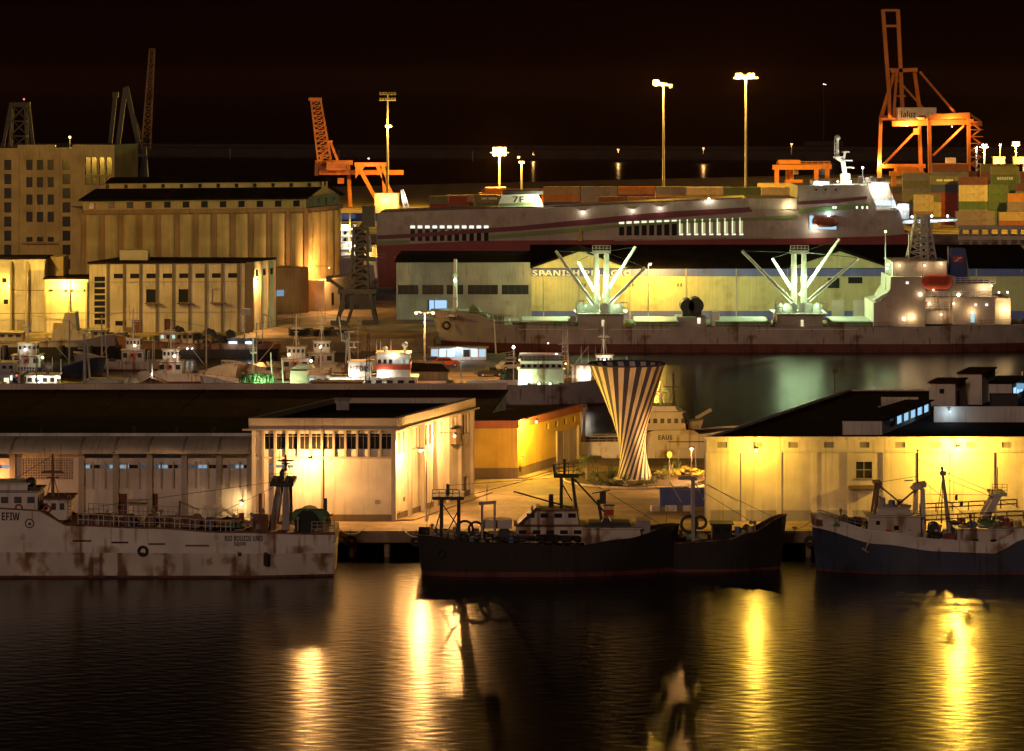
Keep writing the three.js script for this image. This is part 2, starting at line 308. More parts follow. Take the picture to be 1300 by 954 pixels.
  mk('pavement', prism([[B[0], B[1] - 0.01], [B[0] + 2, B[1] + 0.5], [D[0] + 2.4, D[1] + 2], [D[0], D[1]]], GY + 0.005, GY + 0.14), M.quay, o);
  mk('notice_board', bx(px(476), px(482), py(640), py(635), 0.005, 0.05), M.grey, o, f1);
  mk('round_sign', new THREE.CylinderGeometry(0.26, 0.26, 0.05, 16).rotateX(Math.PI / 2).translate(1.0, py(635), 0.6), M.plinth, o, f2);
}
wallLamp(X(394, 369.8), Y(585, 369.8), -369.8, SO, 140, 'sodium lamp on bracket over the blank front of the finned white warehouse', { arm: 2.4 });
streetLamp(541, 372.2, Y(573, 372.2), SO, 190, 'sodium street lamp on tall pole along the long side of the finned white warehouse', { side: -1, reach: 0.6 });
wallLamp(X(577, 383), Y(554, 383), -383, SO, 150, 'strong sodium lamp under the air conditioner on the white warehouse long side', { ry: 1.25, arm: 2.3 });
wallLamp(X(600, 400), Y(551, 400), -398.0, SO, 190, 'sodium lamp at the back corner of the white warehouse beside the yellow store', { arm: 1.8 });

// ------------------------------------------------------------------ long low shed with vaulted canopy
{
  const d = 376, o = thing('vaulted_shed', 'long low pier shed with vaulted canopy, breeze block screen and narrow fins', 'shed');
  const px = p => X(p, d), py = p => Y(p, d), x0 = px(-70), x1 = px(319), cols = [-70.5, -27, 16, 103.5, 147, 190, 234, 278, 317].map(px);
  const holes = [[px(28), px(93), py(609), py(577)], [px(150), px(161), GY, py(627)], [px(188), px(200), GY, py(627)]], strips = [];
  for (let i = 3; i < 8; i++) { const a = cols[i] + 0.4, b = (cols[i + 1] ?? x1) - 0.2; holes.push([a, b, py(595), py(590.5)]); strips.push([a, b]); }
  holes.push([px(-20), px(13), py(595), py(590.5)]); strips.push([px(-20), px(13)]);
  mk('wall', holed(x0, x1, GY, py(582), -d - 0.3, -d, holes), M.white, o);
  mk('wall', bx(cols[2] + 0.35, cols[3] - 0.35, py(582) + 0.002, py(573), -d - 0.3, -d - 0.02), M.white, o);
  mk('backing_wall', bx(x0, x1, GY, 11, -d - 4, -d - 3.8), M.white, o);
  mk('side_wall', bx(x0, x0 + 0.3, GY, 11, -d - 24, -d - 4), M.white, o); 
  // breeze block screen: slim bars crossing
  const sx0 = px(28), sx1 = px(93), sy0 = py(609), sy1 = py(577), bars = [];
  for (let i = 0; i <= 20; i++) bars.push(bx(sx0 + (sx1 - sx0) * i / 20 - 0.04, sx0 + (sx1 - sx0) * i / 20 + 0.04, sy0, sy1, -d - 0.22, -d - 0.05));
  for (let i = 0; i <= 10; i++) bars.push(bx(sx0, sx1, sy0 + (sy1 - sy0) * i / 10 - 0.04, sy0 + (sy1 - sy0) * i / 10 + 0.04, -d - 0.21, -d - 0.06));
  mk('breeze_block_screen', bars, M.cream, o);
  mk('screen_backing', bx(sx0, sx1, sy0, sy1, -d - 0.29, -d - 0.25), M.trim, o);
  cols.forEach((c, i) => { mk('column', bx(c - 0.3, c + 0.3, GY, py(572), -d, -d + 0.5), M.grey, o); if (i > 2 && i < 8) for (const k of [0.33, 0.68]) { const x = c + (cols[i + 1] - c) * k; if (cols[i + 1]) mk('fin', bx(x - 0.09, x + 0.09, py(620), py(587), -d, -d + 0.3), M.trim, o); } });
  strips.forEach(([a, b], i) => { const n = 6; for (let k = 0; k < n; k++) { const lit = (i * 7 + k * 5) % 6; mk('window', bx(a + (b - a) * k / n, a + (b - a) * (k + 0.9) / n, py(595), py(590.5), -d - 0.2, -d - 0.12), lit < 2 ? litWin([0.26, 0.46, 0.62], 0.5) : lit < 4 ? litWin([0.10, 0.15, 0.2], 0.25) : M.glass, o); } });
  for (const [a, b] of [[150, 161], [188, 200]]) mk('door', bx(px(a), px(b), GY, py(627), -d - 0.25, -d - 0.12), M.door, o);
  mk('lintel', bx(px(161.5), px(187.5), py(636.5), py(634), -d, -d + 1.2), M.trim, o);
  // vaulted canopy
  const arc = [], yb = py(573), yt = py(559);
  for (let i = 0; i <= 8; i++) { const a = i / 8 * Math.PI / 2; arc.push([-(d - 1.6) - 5.2 * (1 - Math.cos(a)), yb + (yt - yb) * Math.sin(a)]); }
  const inner = arc.map(([z, y]) => [z - 0.05, y - 0.12]).reverse();
  mk('vaulted_canopy', profileX([...arc, ...inner], x0, x1), M.cream, o);
  cols.forEach(c => mk('canopy_rib', profileX([...arc.map(([z, y]) => [z + 0.06, y + 0.05]), ...arc.map(([z, y]) => [z - 0.02, y]).reverse()], c - 0.1, c + 0.1), M.grey, o));
  for (const [a, b] of [[0, 1], [1, 2], [3, 4]]) mk('brace', [beam(V(cols[a], yb, -d + 1.7), V(cols[b], yt - 0.5, -d - 0.6), 0.06), beam(V(cols[b], yb, -d + 1.7), V(cols[a], yt - 0.5, -d - 0.6), 0.06)], M.black, o);
  mk('roof', bx(x0, x1 - 0.05, yt - 0.2, yt + 0.02, -d - 26, -d - 3.6), M.darkroof, o);
  for (const p of [40, 160, 215, 262]) mk('roof_vent', [cyl(V(px(p), yt, -d - 8), V(px(p), yt + 0.5, -d - 8), 0.22), cyl(V(px(p), yt + 0.5, -d - 8), V(px(p), yt + 0.7, -d - 8), 0.36, 0.1)], M.black, o);
}
wallLamp(X(306, 374), Y(640, 374), -374.4, [1, 0.62, 0.24], 8, 'bright lamp low on the vaulted shed beside the steel stair', { b: 0.12 });
wallLamp(X(-14, 374), Y(612, 374), -373.6, [1, 0.38, 0.09], 34, 'orange lamp on the vaulted shed wall past the breeze block screen', { arm: 2 });
{
  const o = thing('steel_stair', 'white handrailed steel stair against the vaulted shed by the lit bay', 'stair', [X(278, 372), GY, -372.2]);
  const st = []; for (let i = 0; i < 8; i++) mk('tread', bx(i * 0.32, i * 0.32 + 0.34, 1.6 - i * 0.2 - 0.06, 1.6 - i * 0.2, -0.5, 0.5), M.steel, o);
  mk('stringer', [beam(V(0, 1.55, 0.53), V(2.6, 0, 0.53), 0.16), beam(V(0, 1.55, -0.53), V(2.6, 0, -0.53), 0.16)], M.steel, o);
  mk('handrail', railing([V(0, 1.6, 0.53), V(2.6, 0.05, 0.53)], 1, 0.32, 0.02, 2), M.mastwhite, o);
  mk('landing', bx(-1.6, 0, 1.5, 1.6, -0.55, 0.55), M.steel, o); mk('support', [beam(V(-1.5, 0, 0.4), V(-1.5, 1.5, 0.4), 0.1), beam(V(-0.1, 0, 0.4), V(-0.1, 1.5, 0.4), 0.1), beam(V(-1.5, 0, -0.4), V(-1.5, 1.5, -0.4), 0.1)], M.steel, o);
}
// ------------------------------------------------------------------ big flat shed behind
{
  const o = thing('flat_roofed_shed', 'very long shed with dull red flat roof and pale back parapet', 'shed');
  const pts = [[-120, 424], [-3.2, 427], [-0.5, 468], [-120, 468]];
  mk('wall', prism(pts.map(([x, d], i) => [x + (i === 0 || i === 3 ? 0.3 : -0.3), d + (i < 2 ? 0.3 : -0.3)]), GY, 7.7), M.cream, o);
  mk('roof', prism(pts, 7.7, 8.0), M.redroof, o);
  mk('parapet', prism([[-120, 467.2], [-0.7, 467.2], [-0.7, 468.2], [-120, 468.2]], 8.003, 8.75), M.cream, o);
  mk('eave_strip', prism([[-120, 423.4], [-3.2, 426.4], [-3.2, 427.2], [-120, 424.2]], 8.003, 8.18), M.brick, o);
  for (let i = 0; i < 12; i++) mk('roof_seam', prism([[-118 + i * 9.6, 426], [-117.8 + i * 9.6, 426], [-117.4 + i * 9.6, 467], [-117.6 + i * 9.6, 467]], 8.003, 8.07), M.redroof, o);
}
// ------------------------------------------------------------------ yellow store
{
  const o = thing('yellow_store', 'yellow flat roofed store with brick red fascia and grey plinth beside the white warehouse', 'store building');
  const a = [-7, 411.5], b = [0.64, 412], c = [8.47, 433], top = 9.25;
  const f1 = frame(...a, ...b), f2 = frame(...b, ...c), W1 = Math.hypot(b[0] - a[0], b[1] - a[1]), W2 = Math.hypot(c[0] - b[0], c[1] - b[1]);
  mk('wall', bx(0, W1, GY, top - 0.9, -0.3, 0), M.yellow, o, f1);
  const vents = [0, 1, 2, 3].map(i => [W2 * (0.44 + 0.14 * i), W2 * (0.44 + 0.14 * i) + 0.9, 7.3, 8.0]), door = [W2 * 0.60, W2 * 0.94, GY, 6.6];
  mk('wall', holed(0, W2, GY, top - 0.9, -0.3, 0, [...vents, door]), M.yellow, o, f2);
  vents.forEach(v => mk('vent', bx(v[0], v[1], v[2], v[3], -0.28, -0.2), M.glass, o, f2));
  const n = 8; for (let i = 0; i < n; i++) mk('door_panel', bx(door[0] + (door[1] - door[0]) * i / n + 0.02, door[0] + (door[1] - door[0]) * (i + 1) / n - 0.02, GY, door[3], -0.25, -0.15 + (i % 2) * 0.03), M.trim, o, f2);
  mk('door_frame', [bx(door[0] - 0.25, door[0], GY, door[3] + 0.2, 0, 0.2), bx(door[1], door[1] + 0.25, GY, door[3] + 0.2, 0, 0.2)], M.trim, o, f2);
  mk('fascia', bx(-0.1, W1 + 0.1, top - 0.9, top, -0.4, 0.12), M.brick, o, f1);
  mk('fascia', bx(0.1, W2 + 0.1, top - 0.9, top, -0.4, 0.12), M.brick, o, f2);
  mk('plinth', bx(0, W1, GY, GY + 1.25, 0, 0.05), M.plinth, o, f1);
  mk('plinth', bx(0, door[0] - 0.26, GY, GY + 1.25, 0, 0.05), M.plinth, o, f2);
  mk('roof', prism([[a[0], a[1] + 0.45], [b[0] - 0.2, b[1] + 0.45], [c[0] - 0.5, c[1]], [1.5, 433], [-2.8, 423], [-7, 423]], top - 1, top - 0.25), M.redroof, o);
  mk('end_wall', bx(0, 6.6, GY, top - 0.3, -0.3, 0), M.yellow, o, frame(...c, 1.9, 433.4));
  mk('kerb', bx(-0.3, W2, GY + 0.005, GY + 0.16, 0.06, 1.2), M.quay, o, f2);
  mk('road_sign', [new THREE.CylinderGeometry(0.32, 0.32, 0.04, 18).rotateX(Math.PI / 2).translate(0.9, 5.0, 0.5), beam(V(0.9, 5.0, 0), V(0.9, 5.0, 0.5), 0.05)], M.trim, o, f2);
}
wallLamp(X(681, 412.6), Y(536, 412.6), -412.6, SY, 280, 'yellow sodium lamp high on the yellow store', { ry: 1.22, arm: 1.9 });

// ------------------------------------------------------------------ striped tower, island and planting
const TD = 409.5, TX = X(806, TD);
{
  const o = thing('striped_tower', 'hourglass shaped tower with twisted blue and cream stripes on the planted island', 'tower', [TX, GY + 0.35, -TD]);
  const n = 40, h = 13.2, rt = 4.45, rb = 2.05, twist = 1.95, seg = 16;
  const top = i => { const a = i / n * Math.PI * 2 + twist; return V(rt * Math.cos(a) - 0.95, h, -rt * Math.sin(a)); };
  const bot = i => { const a = i / n * Math.PI * 2; return V(rb * Math.cos(a), 0, -rb * Math.sin(a)); };
  const cm = [mat(C(0.82, 0.77, 0.66), { map: T.plaster }), mat(C(0.055, 0.055, 0.115), { map: T.plaster })];
  for (let i = 0; i < n; i++) {
    const pos = [];
    const p = (k, j) => bot(i + k).lerp(top(i + k), j / seg);
    for (let j = 0; j < seg; j++) for (const q of [p(0, j), p(1, j), p(1, j + 1), p(0, j), p(1, j + 1), p(0, j + 1)]) pos.push(q.x, q.y, q.z);
    const g = new THREE.BufferGeometry(); g.setAttribute('position', new THREE.Float32BufferAttribute(pos, 3)); g.computeVertexNormals();
    mk('stripe', g, cm[i % 2], o);
  }
  const ring = []; for (let i = 0; i < n; i++) ring.push(beam(top(i), top(i + 1), 0.16)); mk('rim', ring, cm[1], o);
  mk('inner_deck', new THREE.CylinderGeometry(3.55, 3.5, 0.1, 32).translate(-0.85, h - 1.6, 0), cm[0], o);
  mk('foot', new THREE.CylinderGeometry(2.45, 2.6, 0.36, 32).translate(0, -0.17, 0), M.kerb, o);
  const l = thing('island', 'round planted traffic island with pale kerb under the striped tower', 'traffic island', [TX, GY, -TD]);
  const kr = 8.2; for (let i = 0; i < 48; i++) { const a = i / 48 * Math.PI * 2, b = (i + 0.94) / 48 * Math.PI * 2; mk('kerb_stone', beam(V(kr * Math.cos(a), 0.12, kr * Math.sin(a)), V(kr * Math.cos(b), 0.12, kr * Math.sin(b)), 0.26), M.kerb, l); }
  mk('soil', new THREE.CylinderGeometry(kr - 0.1, kr, 0.3, 40).translate(0, 0.15, 0), M.soil, l);
}
function blade(len, w, a, up, bend, x, y, z) {          // pointed leaf strip
  const pos = [], n = 4, P = [];
  for (let i = 0; i <= n; i++) { const t = i / n, e = up - bend * t, ww = w * (1 - t) * (0.6 + t); P.push([len * t * Math.cos(e), len * t * Math.sin(e), ww]); }
  const ca = Math.cos(a), sa = Math.sin(a), q = (i, s) => [x + P[i][0] * ca - s * P[i][2] * sa, y + P[i][1], z + P[i][0] * sa + s * P[i][2] * ca];
  for (let i = 0; i < n; i++) pos.push(...q(i, -1), ...q(i, 1), ...q(i + 1, 1), ...q(i, -1), ...q(i + 1, 1), ...q(i + 1, -1));
  const g = new THREE.BufferGeometry(); g.setAttribute('position', new THREE.Float32BufferAttribute(pos, 3)); g.computeVertexNormals(); return g;
}
function rosette(px, py_d, r, label) {
  const o = thing('spiky_plant', label, 'plant', [X(px, py_d), GY + 0.3, -py_d], 0, 'spiky plants on the island'), L = [];
  for (let i = 0; i < 46; i++) L.push(blade(r * rr(0.75, 1.1), 0.07, rr(0, 6.28), rr(0.25, 1.45), rr(0, 0.5), 0, 0.3, 0));
  mk('leaves', L, M.leaf, o); mk('stem', cyl(V(0, -0.1, 0), V(0, 0.5, 0), 0.16, 0.12), M.trunk, o);
}
rosette(775, 405.5, 2.6, 'spiky yucca like plant in front of the striped tower'); rosette(793, 403.8, 1.3, 'spiky yucca like plant in front of the striped tower'); rosette(758, 407, 1.5, 'spiky yucca like plant in front of the striped tower');
{
  const o = thing('small_palm', 'small palm with pale trunk at the edge of the island', 'palm tree', [X(745, 408), GY + 0.3, -408], 0), L = [];
  mk('trunk', cyl(V(0, -0.1, 0), V(0.06, 2.5, 0), 0.16, 0.12), M.trunk, o);
  for (let i = 0; i < 30; i++) { const a = rr(0, 6.28), up = rr(-0.1, 1.2), len = rr(1.0, 1.7); L.push(blade(len, 0.09, a, up, 1.1, 0.06, 2.5, 0)); for (let k = 1; k < 5; k++) for (const s of [-1, 1]) { const t = k / 5, e = up - 1.1 * t; L.push(blade(0.4, 0.04, a + s * 0.9, e - 0.3, 0.4, 0.06 + len * t * Math.cos(e) * Math.cos(a), 2.5 + len * t * Math.sin(e), len * t * Math.cos(e) * Math.sin(a))); } }
  mk('crown', L, M.leaf, o);
}
function shrub(px, d, w, h, label) {
  const o = thing('shrub', label, 'shrub', [X(px, d), GY + 0.28, -d], 0, 'low shrubs on the island'), L = [];
  for (let i = 0; i < 260; i++) { const a = rr(0, 6.28), k = Math.sqrt(rnd()), y = rnd(); L.push(blade(rr(0.14, 0.3), 0.07, rr(0, 6.28), rr(-0.3, 1.3), 0.3, w * k * (1 - y * 0.5) * Math.cos(a), h * y * rr(0.7, 1), w * k * (1 - y * 0.5) * Math.sin(a))); }
  mk('foliage', L, M.leaf, o); const st = []; for (let i = 0; i < 5; i++) st.push(beam(V(0, -0.05, 0), V(w * rr(-0.5, 0.5), h * 0.7, w * rr(-0.5, 0.5)), 0.03)); mk('stems', st, M.trunk, o);
}
[[752, 410, 0.9, 1.2], [762, 403, 0.8, 0.7], [772, 402.5, 0.9, 0.6], [786, 402.4, 0.8, 0.6], [815, 403.5, 1, 0.7], [828, 405, 0.9, 0.8], [840, 409, 1.2, 1.1], [850, 412, 1.4, 1.9], [862, 416, 1.3, 1.7], [735, 413, 0.8, 1.1]].forEach(a => shrub(...a, 'low leafy shrub on the soil of the island'));
{
  for (let i = 0; i < 7; i++) { const s = tag(mk('island_stone', new THREE.IcosahedronGeometry(rr(0.15, 0.3), 1).scale(1.2, 0.7, 1), M.kerb), 'pale rounded stone among the island shrubs', 'stone', 'stones on the island'); s.position.set(X(rr(756, 830), 402.5), GY + 0.36, -402.5 + rr(-0.5, 0.5)); }
}
// ------------------------------------------------------------------ yard things by the roundabout
streetLamp(878, 408, Y(571, 408), SO, 380, 'short sodium street lamp beside the heap of yellow nets', { reach: 0.01, b: 0.2 });
{
  const o = thing('net_heap', 'heap of bright yellow bundled fishing nets on the pier', 'fishing nets', [X(868, 414), GY, -414]);
  const ym = mat(C(0.68, 0.60, 0.12), { roughness: 0.9, map: T.ground });
  for (let i = 0; i < 44; i++) { const x = rr(-3.2, 3.2), a = rr(0, 3.1), l = rr(0.5, 1.0), y = rr(0.25, 1.15) * (1 - Math.abs(x) / 5); mk('net_bundle', new THREE.CapsuleGeometry(rr(0.16, 0.27), l, 3, 7).rotateZ(1.57 + rr(-0.35, 0.35)).rotateY(a).translate(x, y, rr(-0.8, 0.8)), ym, o); }
  mk('pallet_base', bx(-3.3, 3.3, 0, 0.25, -1, 1), M.plinth, o);
  const s = thing('round_traffic_sign', 'round yellow traffic sign on post beside the net heap', 'traffic sign', [X(850, 413), GY, -413]);
  mk('post', cyl(V(0, 0, 0), V(0, 2.6, 0), 0.04), M.steel, s); mk('sign_plate', new THREE.CylinderGeometry(0.36, 0.36, 0.03, 20).rotateX(1.57).rotateY(0.5).translate(0, 2.7, 0.06), mat(C(0.75, 0.68, 0.10)), s);
  const b = thing('blue_container', 'open blue steel container on the pier by the warehouse corner', 'container', [X(868, 386), GY, -386]);
  mk('side_panel', [bx(-2.6, 2.4, 0.15, 1.75, 0.9, 1.0), bx(-2.6, 2.4, 0.15, 1.75, -1, -0.9), bx(-2.6, -2.5, 0.15, 1.75, -0.9, 0.9), bx(2.3, 2.4, 0.15, 1.75, -0.9, 0.9)], M.bluepaint, b); mk('floor_panel', bx(-2.55, 2.35, 0, 0.14, -0.95, 0.95), M.bluepaint, b);
  mk('top_rail', [bx(-2.66, 2.46, 1.751, 1.85, 0.86, 1.04), bx(-2.66, 2.46, 1.751, 1.85, -1.04, -0.86)], M.bluepaint, b); mk('rib', [0, 1, 2, 3, 4].map(i => bx(-2.3 + i * 1.1, -2.2 + i * 1.1, 0.15, 1.7, 1.0, 1.07)), M.bluepaint, b);
  for (const [x, w] of [[831.5, 0.9], [852, 1.3], [873, 1.05]]) { const k = tag(mk('concrete_block', outlineZ([[-w / 2, 0], [w / 2, 0], [w / 2 - 0.06, 0.6], [-w / 2 + 0.06, 0.6]], -0.3, 0.3), M.white), 'pale concrete barrier block set before the blue container', 'concrete block', 'concrete blocks on the pier'); k.position.set(X(x, 381), GY, -381); k.rotation.y = x < 840 ? 0.25 : 0; }
  const g = thing('goal_frame', 'thin grey pipe frame standing behind the net heap', 'pipe frame', [X(862, 420), GY, -420]); mk('pipe', [cyl(V(0, 0, 0), V(0, 2.6, 0), 0.05), cyl(V(0, 2.6, 0), V(2, 2.6, 0), 0.05), cyl(V(2, 2.6, 0), V(2, 0, 0), 0.05)], M.steel, g);
  const bn = thing('red_white_bin', 'small red and white cabinet standing on the pier behind the black trawler', 'cabinet', [X(773, 372), GY, -372]); mk('body', bx(-0.55, 0.55, 0, 1.7, -0.4, 0.4), M.white, bn); mk('red_panel', bx(-0.5, 0.5, 0.7, 1.3, 0.4, 0.43), M.rednet, bn); mk('lid', bx(-0.6, 0.6, 1.701, 1.8, -0.45, 0.45), M.black, bn);
}
for (let i = 0; i < 3; i++) streetMark(-6 + i * 9);
function streetMark(x) { const m = structure('road_line', prism([[x, 366.5], [x + 5, 366.5], [x + 5, 366.65], [x, 366.65]], GY + 0.004, GY + 0.008), M.printwhite); }

// ------------------------------------------------------------------ warehouse with plain bays and roof monitors
{
  const d = 372.6, o = thing('bayed_warehouse', 'long white warehouse of plain bays with louvred vents under its parapet', 'warehouse'), x0 = 20.35, x1 = 76, top = 11.35;
  const px = p => X(p, d), py = p => Y(p, d), z = -d;
  const vents = [], bays = []; for (let i = 0; i < 16; i++) { const c = px(917 + i * 45.2); if (c > x1 - 2) break; vents.push([c - 0.52, c + 0.52, py(571) + 0.18, py(561.5)]); bays.push(c); }
  const win = [px(1087), px(1107.5), py(607.5), py(586.5)];
  mk('wall', holed(x0, x1, GY, top - 0.25, z - 0.35, z, [...vents, win]), M.cream, o);
  vents.forEach(v => { mk('vent', bx(v[0], v[1], v[2], v[3], z - 0.33, z - 0.25), M.plinth, o); mk('vent_louvres', [0, 1, 2, 3, 4].map(k => box(v[1] - v[0], 0.025, 0.16, (v[0] + v[1]) / 2, v[2] + (v[3] - v[2]) * (k + 0.5) / 5, z - 0.14, 0, 0.6)), M.trim, o); });
  for (let i = 0; i < 2; i++) for (let j = 0; j < 2; j++) mk('pane', bx(win[0] + (win[1] - win[0]) * i / 2 + 0.05, win[0] + (win[1] - win[0]) * (i + 1) / 2 - 0.05, win[2] + (win[3] - win[2]) * j / 2 + 0.05, win[2] + (win[3] - win[2]) * (j + 1) / 2 - 0.05, z - 0.22, z - 0.18), M.glass, o);
  mk('window_frame', [bx(win[0], win[1], (win[2] + win[3]) / 2 - 0.04, (win[2] + win[3]) / 2 + 0.04, z - 0.24, z - 0.1), bx((win[0] + win[1]) / 2 - 0.04, (win[0] + win[1]) / 2 + 0.04, win[2], win[3], z - 0.24, z - 0.102), bx(win[0] - 0.1, win[1] + 0.1, win[2] - 0.1, win[2], z - 0.2, z + 0.12)], M.trim, o);
  mk('coping', bx(x0 - 0.1, x1, top - 0.25, top, z - 0.45, z + 0.1), M.cream, o);
  mk('string_course', bx(x0, x1, py(574.5), py(572.5), z, z + 0.3), M.cream, o);
  mk('plinth', bx(x0, x1, GY, py(648), z, z + 0.05), M.grey, o);
  for (let i = 0; i < 12; i++) { const c = px(899 + i * 45); mk('pilaster', bx(c - 0.25, c + 0.25, GY, py(574.5), z, z + 0.2), M.cream, o); }
  mk('canopy_slab', [bx(px(1077), px(1117), py(620), py(616), z, z + 0.9)], M.plinth, o);
  mk('garage_door', bx(px(1082), px(1115), py(648), py(626), z + 0.002, z + 0.05), M.cream, o);
  mk('downpipe', beam(V(px(1206.5), GY, z + 0.12), V(px(1206.5), py(574), z + 0.12), 0.1), M.trim, o);
  const B0 = [x0 + 0.3, d + 0.35], B1 = [x1, d + 0.35], B2 = [x1 + 20, 431], B3 = [41, 431];
  mk('roof', prism([B0, B1, B2, B3], top - 0.9, top - 0.35), M.darkroof, o);
  mk('side_wall', bx(0, Math.hypot(41 - x0, 431 - d), GY, top - 0.1, -0.3, 0), M.cream, o, frame(41, 431, x0, d + 0.4));
  mk('back_wall', bx(0, 40, GY, top - 0.2, -0.3, 0), M.cream, o, frame(81, 431.4, 41, 431.4));
  // long roof monitor
  const ma = [X(1070, 378), 378], mb = [X(1120, 378), 378], mc = [X(1182, 401), 401], md = [X(1150, 401), 401], mt = 12.55, r0 = top - 0.36;
  mk('monitor_front', bx(0, mb[0] - ma[0], r0, mt, -0.2, 0), M.white, o, frame(...ma, ...mb));
  const fs = frame(...mb, ...mc), WS = Math.hypot(mc[0] - mb[0], mc[1] - mb[1]), hs = []; for (let i = 0; i < 6; i++) hs.push([WS * (0.16 + i * 0.14), WS * (0.16 + i * 0.14) + 2.4, r0 + 0.45, mt - 0.25]);
  mk('monitor_side', holed(0, WS, r0, mt, -0.2, 0, hs), M.white, o, fs);
  hs.forEach((h, i) => mk('window', bx(h[0], h[1], h[2], h[3], -0.15, -0.1), i === 0 ? M.glass : litWin([0.35, 0.65, 0.95], 0.7), o, fs));
  mk('monitor_roof', prism([[ma[0] - 0.3, ma[1] - 0.3], [mb[0] + 0.4, mb[1] - 0.3], [mc[0] + 0.4, mc[1]], [md[0], md[1]]], mt, mt + 0.14), M.darkroof, o);
  const block = (pa, pb, da, db, h0, h1, name, roof = M.redroof) => { const xa = X(pa, da), xb = X(pb, da), sk = (db - da) * 0.33, pts = [[xa, da], [xb, da], [xb + sk, db], [xa + sk, db]]; mk(name, prism(pts, h0, h1), M.white, o); mk('flat_roof', prism(pts.map(([x, dd], i) => [x + (i === 0 || i === 3 ? -0.3 : 0.3), dd + (i < 2 ? -0.3 : 0.3)]), h1, h1 + 0.15), roof, o); return xa; };
  block(1180, 1213, 404, 410, r0, Y(487, 404), 'stair_house'); block(1217, 1247, 413, 421, r0, Y(475, 413), 'lift_house'); block(1252, 1285, 417, 426, r0, Y(487, 417), 'roof_office', M.darkroof);
  mk('stair_house_window', bx(X(1193, 404), X(1199, 404), Y(500, 404), Y(494, 404), -404.02, -403.97), M.glass, o);
  mk('stair_house_door', bx(0.6, 2.1, r0, r0 + 2.3, 0.01, 0.06), M.door, o, frame(X(1213, 404), 404, X(1213, 404) + 2, 410));
  mk('roof_wall', bx(X(1186, 392), X(1330, 392), r0, r0 + 1.75, -392.2, -391.95), M.white, o);
  mk('roof_plant', [bx(X(1258, 399), X(1292, 399), r0, r0 + 2.5, -400, -398.5)], M.black, o);
  [0, 1, 2].forEach(i => mk('office_window', bx(1 + i * 2.2, 2.6 + i * 2.2, r0 + 0.7, r0 + 1.5, 0.01, 0.05), litWin([0.35, 0.65, 0.95], 0.9), o, frame(X(1285, 417), 417, X(1285, 417) + 3, 426)));
  mk('low_parapet', bx(X(1128, 404), X(1176, 404), r0, r0 + 1.0, -412, -411.7), M.cream, o);
  mk('roof_stub', bx(X(1117, 396), X(1132, 396), r0, r0 + 1.3, -397.5, -396), M.white, o);
  mk('sky_light_panel', bx(X(1286, 420), X(1320, 420), r0 + 1.2, r0 + 1.9, -420, -419.9), litWin([0.25, 0.5, 0.75], 0.5), o);
}
{ // cool lamp on the warehouse roof
  const o = thing('roof_lamp', 'small cool white lamp on the warehouse roof wall', 'lamp', [X(1205, 392), 12.2, -391.0]); mk('bracket', beam(V(0, 0.1, 0), V(0, 0.1, -0.9), 0.06), M.steel, o); bulb(o, 0, 0, 0.1, CB, 2.2, 0.06, 3);
}
wallLamp(X(960, 369.8), Y(572.5, 369.8), -369.8, SY, 85, 'yellow sodium lamp near the seaward corner of the bayed warehouse', { arm: 2.7, b: 0.18 });
wallLamp(X(1217, 369.8), Y(570, 369.8), -369.8, SY, 270, 'strongest yellow sodium lamp on the bayed warehouse beyond the barred window', { arm: 2.7, b: 0.24 });
{
  const o = thing('signal_mast', 'thin dark signal mast on the back edge of the warehouse roof', 'mast', [X(1057, 436), GY, -433]);
  mk('pole', cyl(V(0, 0, 0), V(0, Y(466, 433) - GY, 0), 0.1, 0.06), M.black, o); mk('signal_box', bx(-0.3, 0.4, Y(474, 433) - GY, Y(468, 433) - GY, -0.2, 0.2), M.black, o);
}

// ------------------------------------------------------------------ ships
// Ship things lie along x; dir = +1 puts the bow at +x, -1 at -x. sheer(t): deck edge height, t = 0 stern to 1 bow.
function hullShape(o) {
  const { L, B, dir = 1, rake = 0.06, full = 0.62, stern = 0.8, flare = 0.35 } = o, sheer = o.sheer;
  const plan = (t, k) => { // half breadth share; k = 0 waterline, 1 deck edge
    let s = t > full ? Math.pow(Math.max(0, 1 - Math.pow((t - full) / (1 - full), 2.0 + k * 0.9)), 0.75 + 0.25 * (1 - k)) : 1;
    if (t < 0.16) s *= stern + (1 - stern) * Math.sin(t / 0.16 * Math.PI / 2) - (1 - k) * 0.22 * (1 - t / 0.16);
    return s * (t > full ? 1 - flare * (1 - k) * (t - full) / (1 - full) * 0.9 : 1);
  };
  return (t, y) => {
    const k = clamp01((y + 0.5) / (sheer(t) + 0.5)), f = Math.max(0, (t - 0.75) / 0.25);
    const ov = t < 0.12 ? -(1 - t / 0.12) * k * L * (o.over || 0.02) : 0;
    return [dir * ((t - 0.5) * L + f * f * k * rake * L + ov), y, B / 2 * plan(t, k)];
  };
}
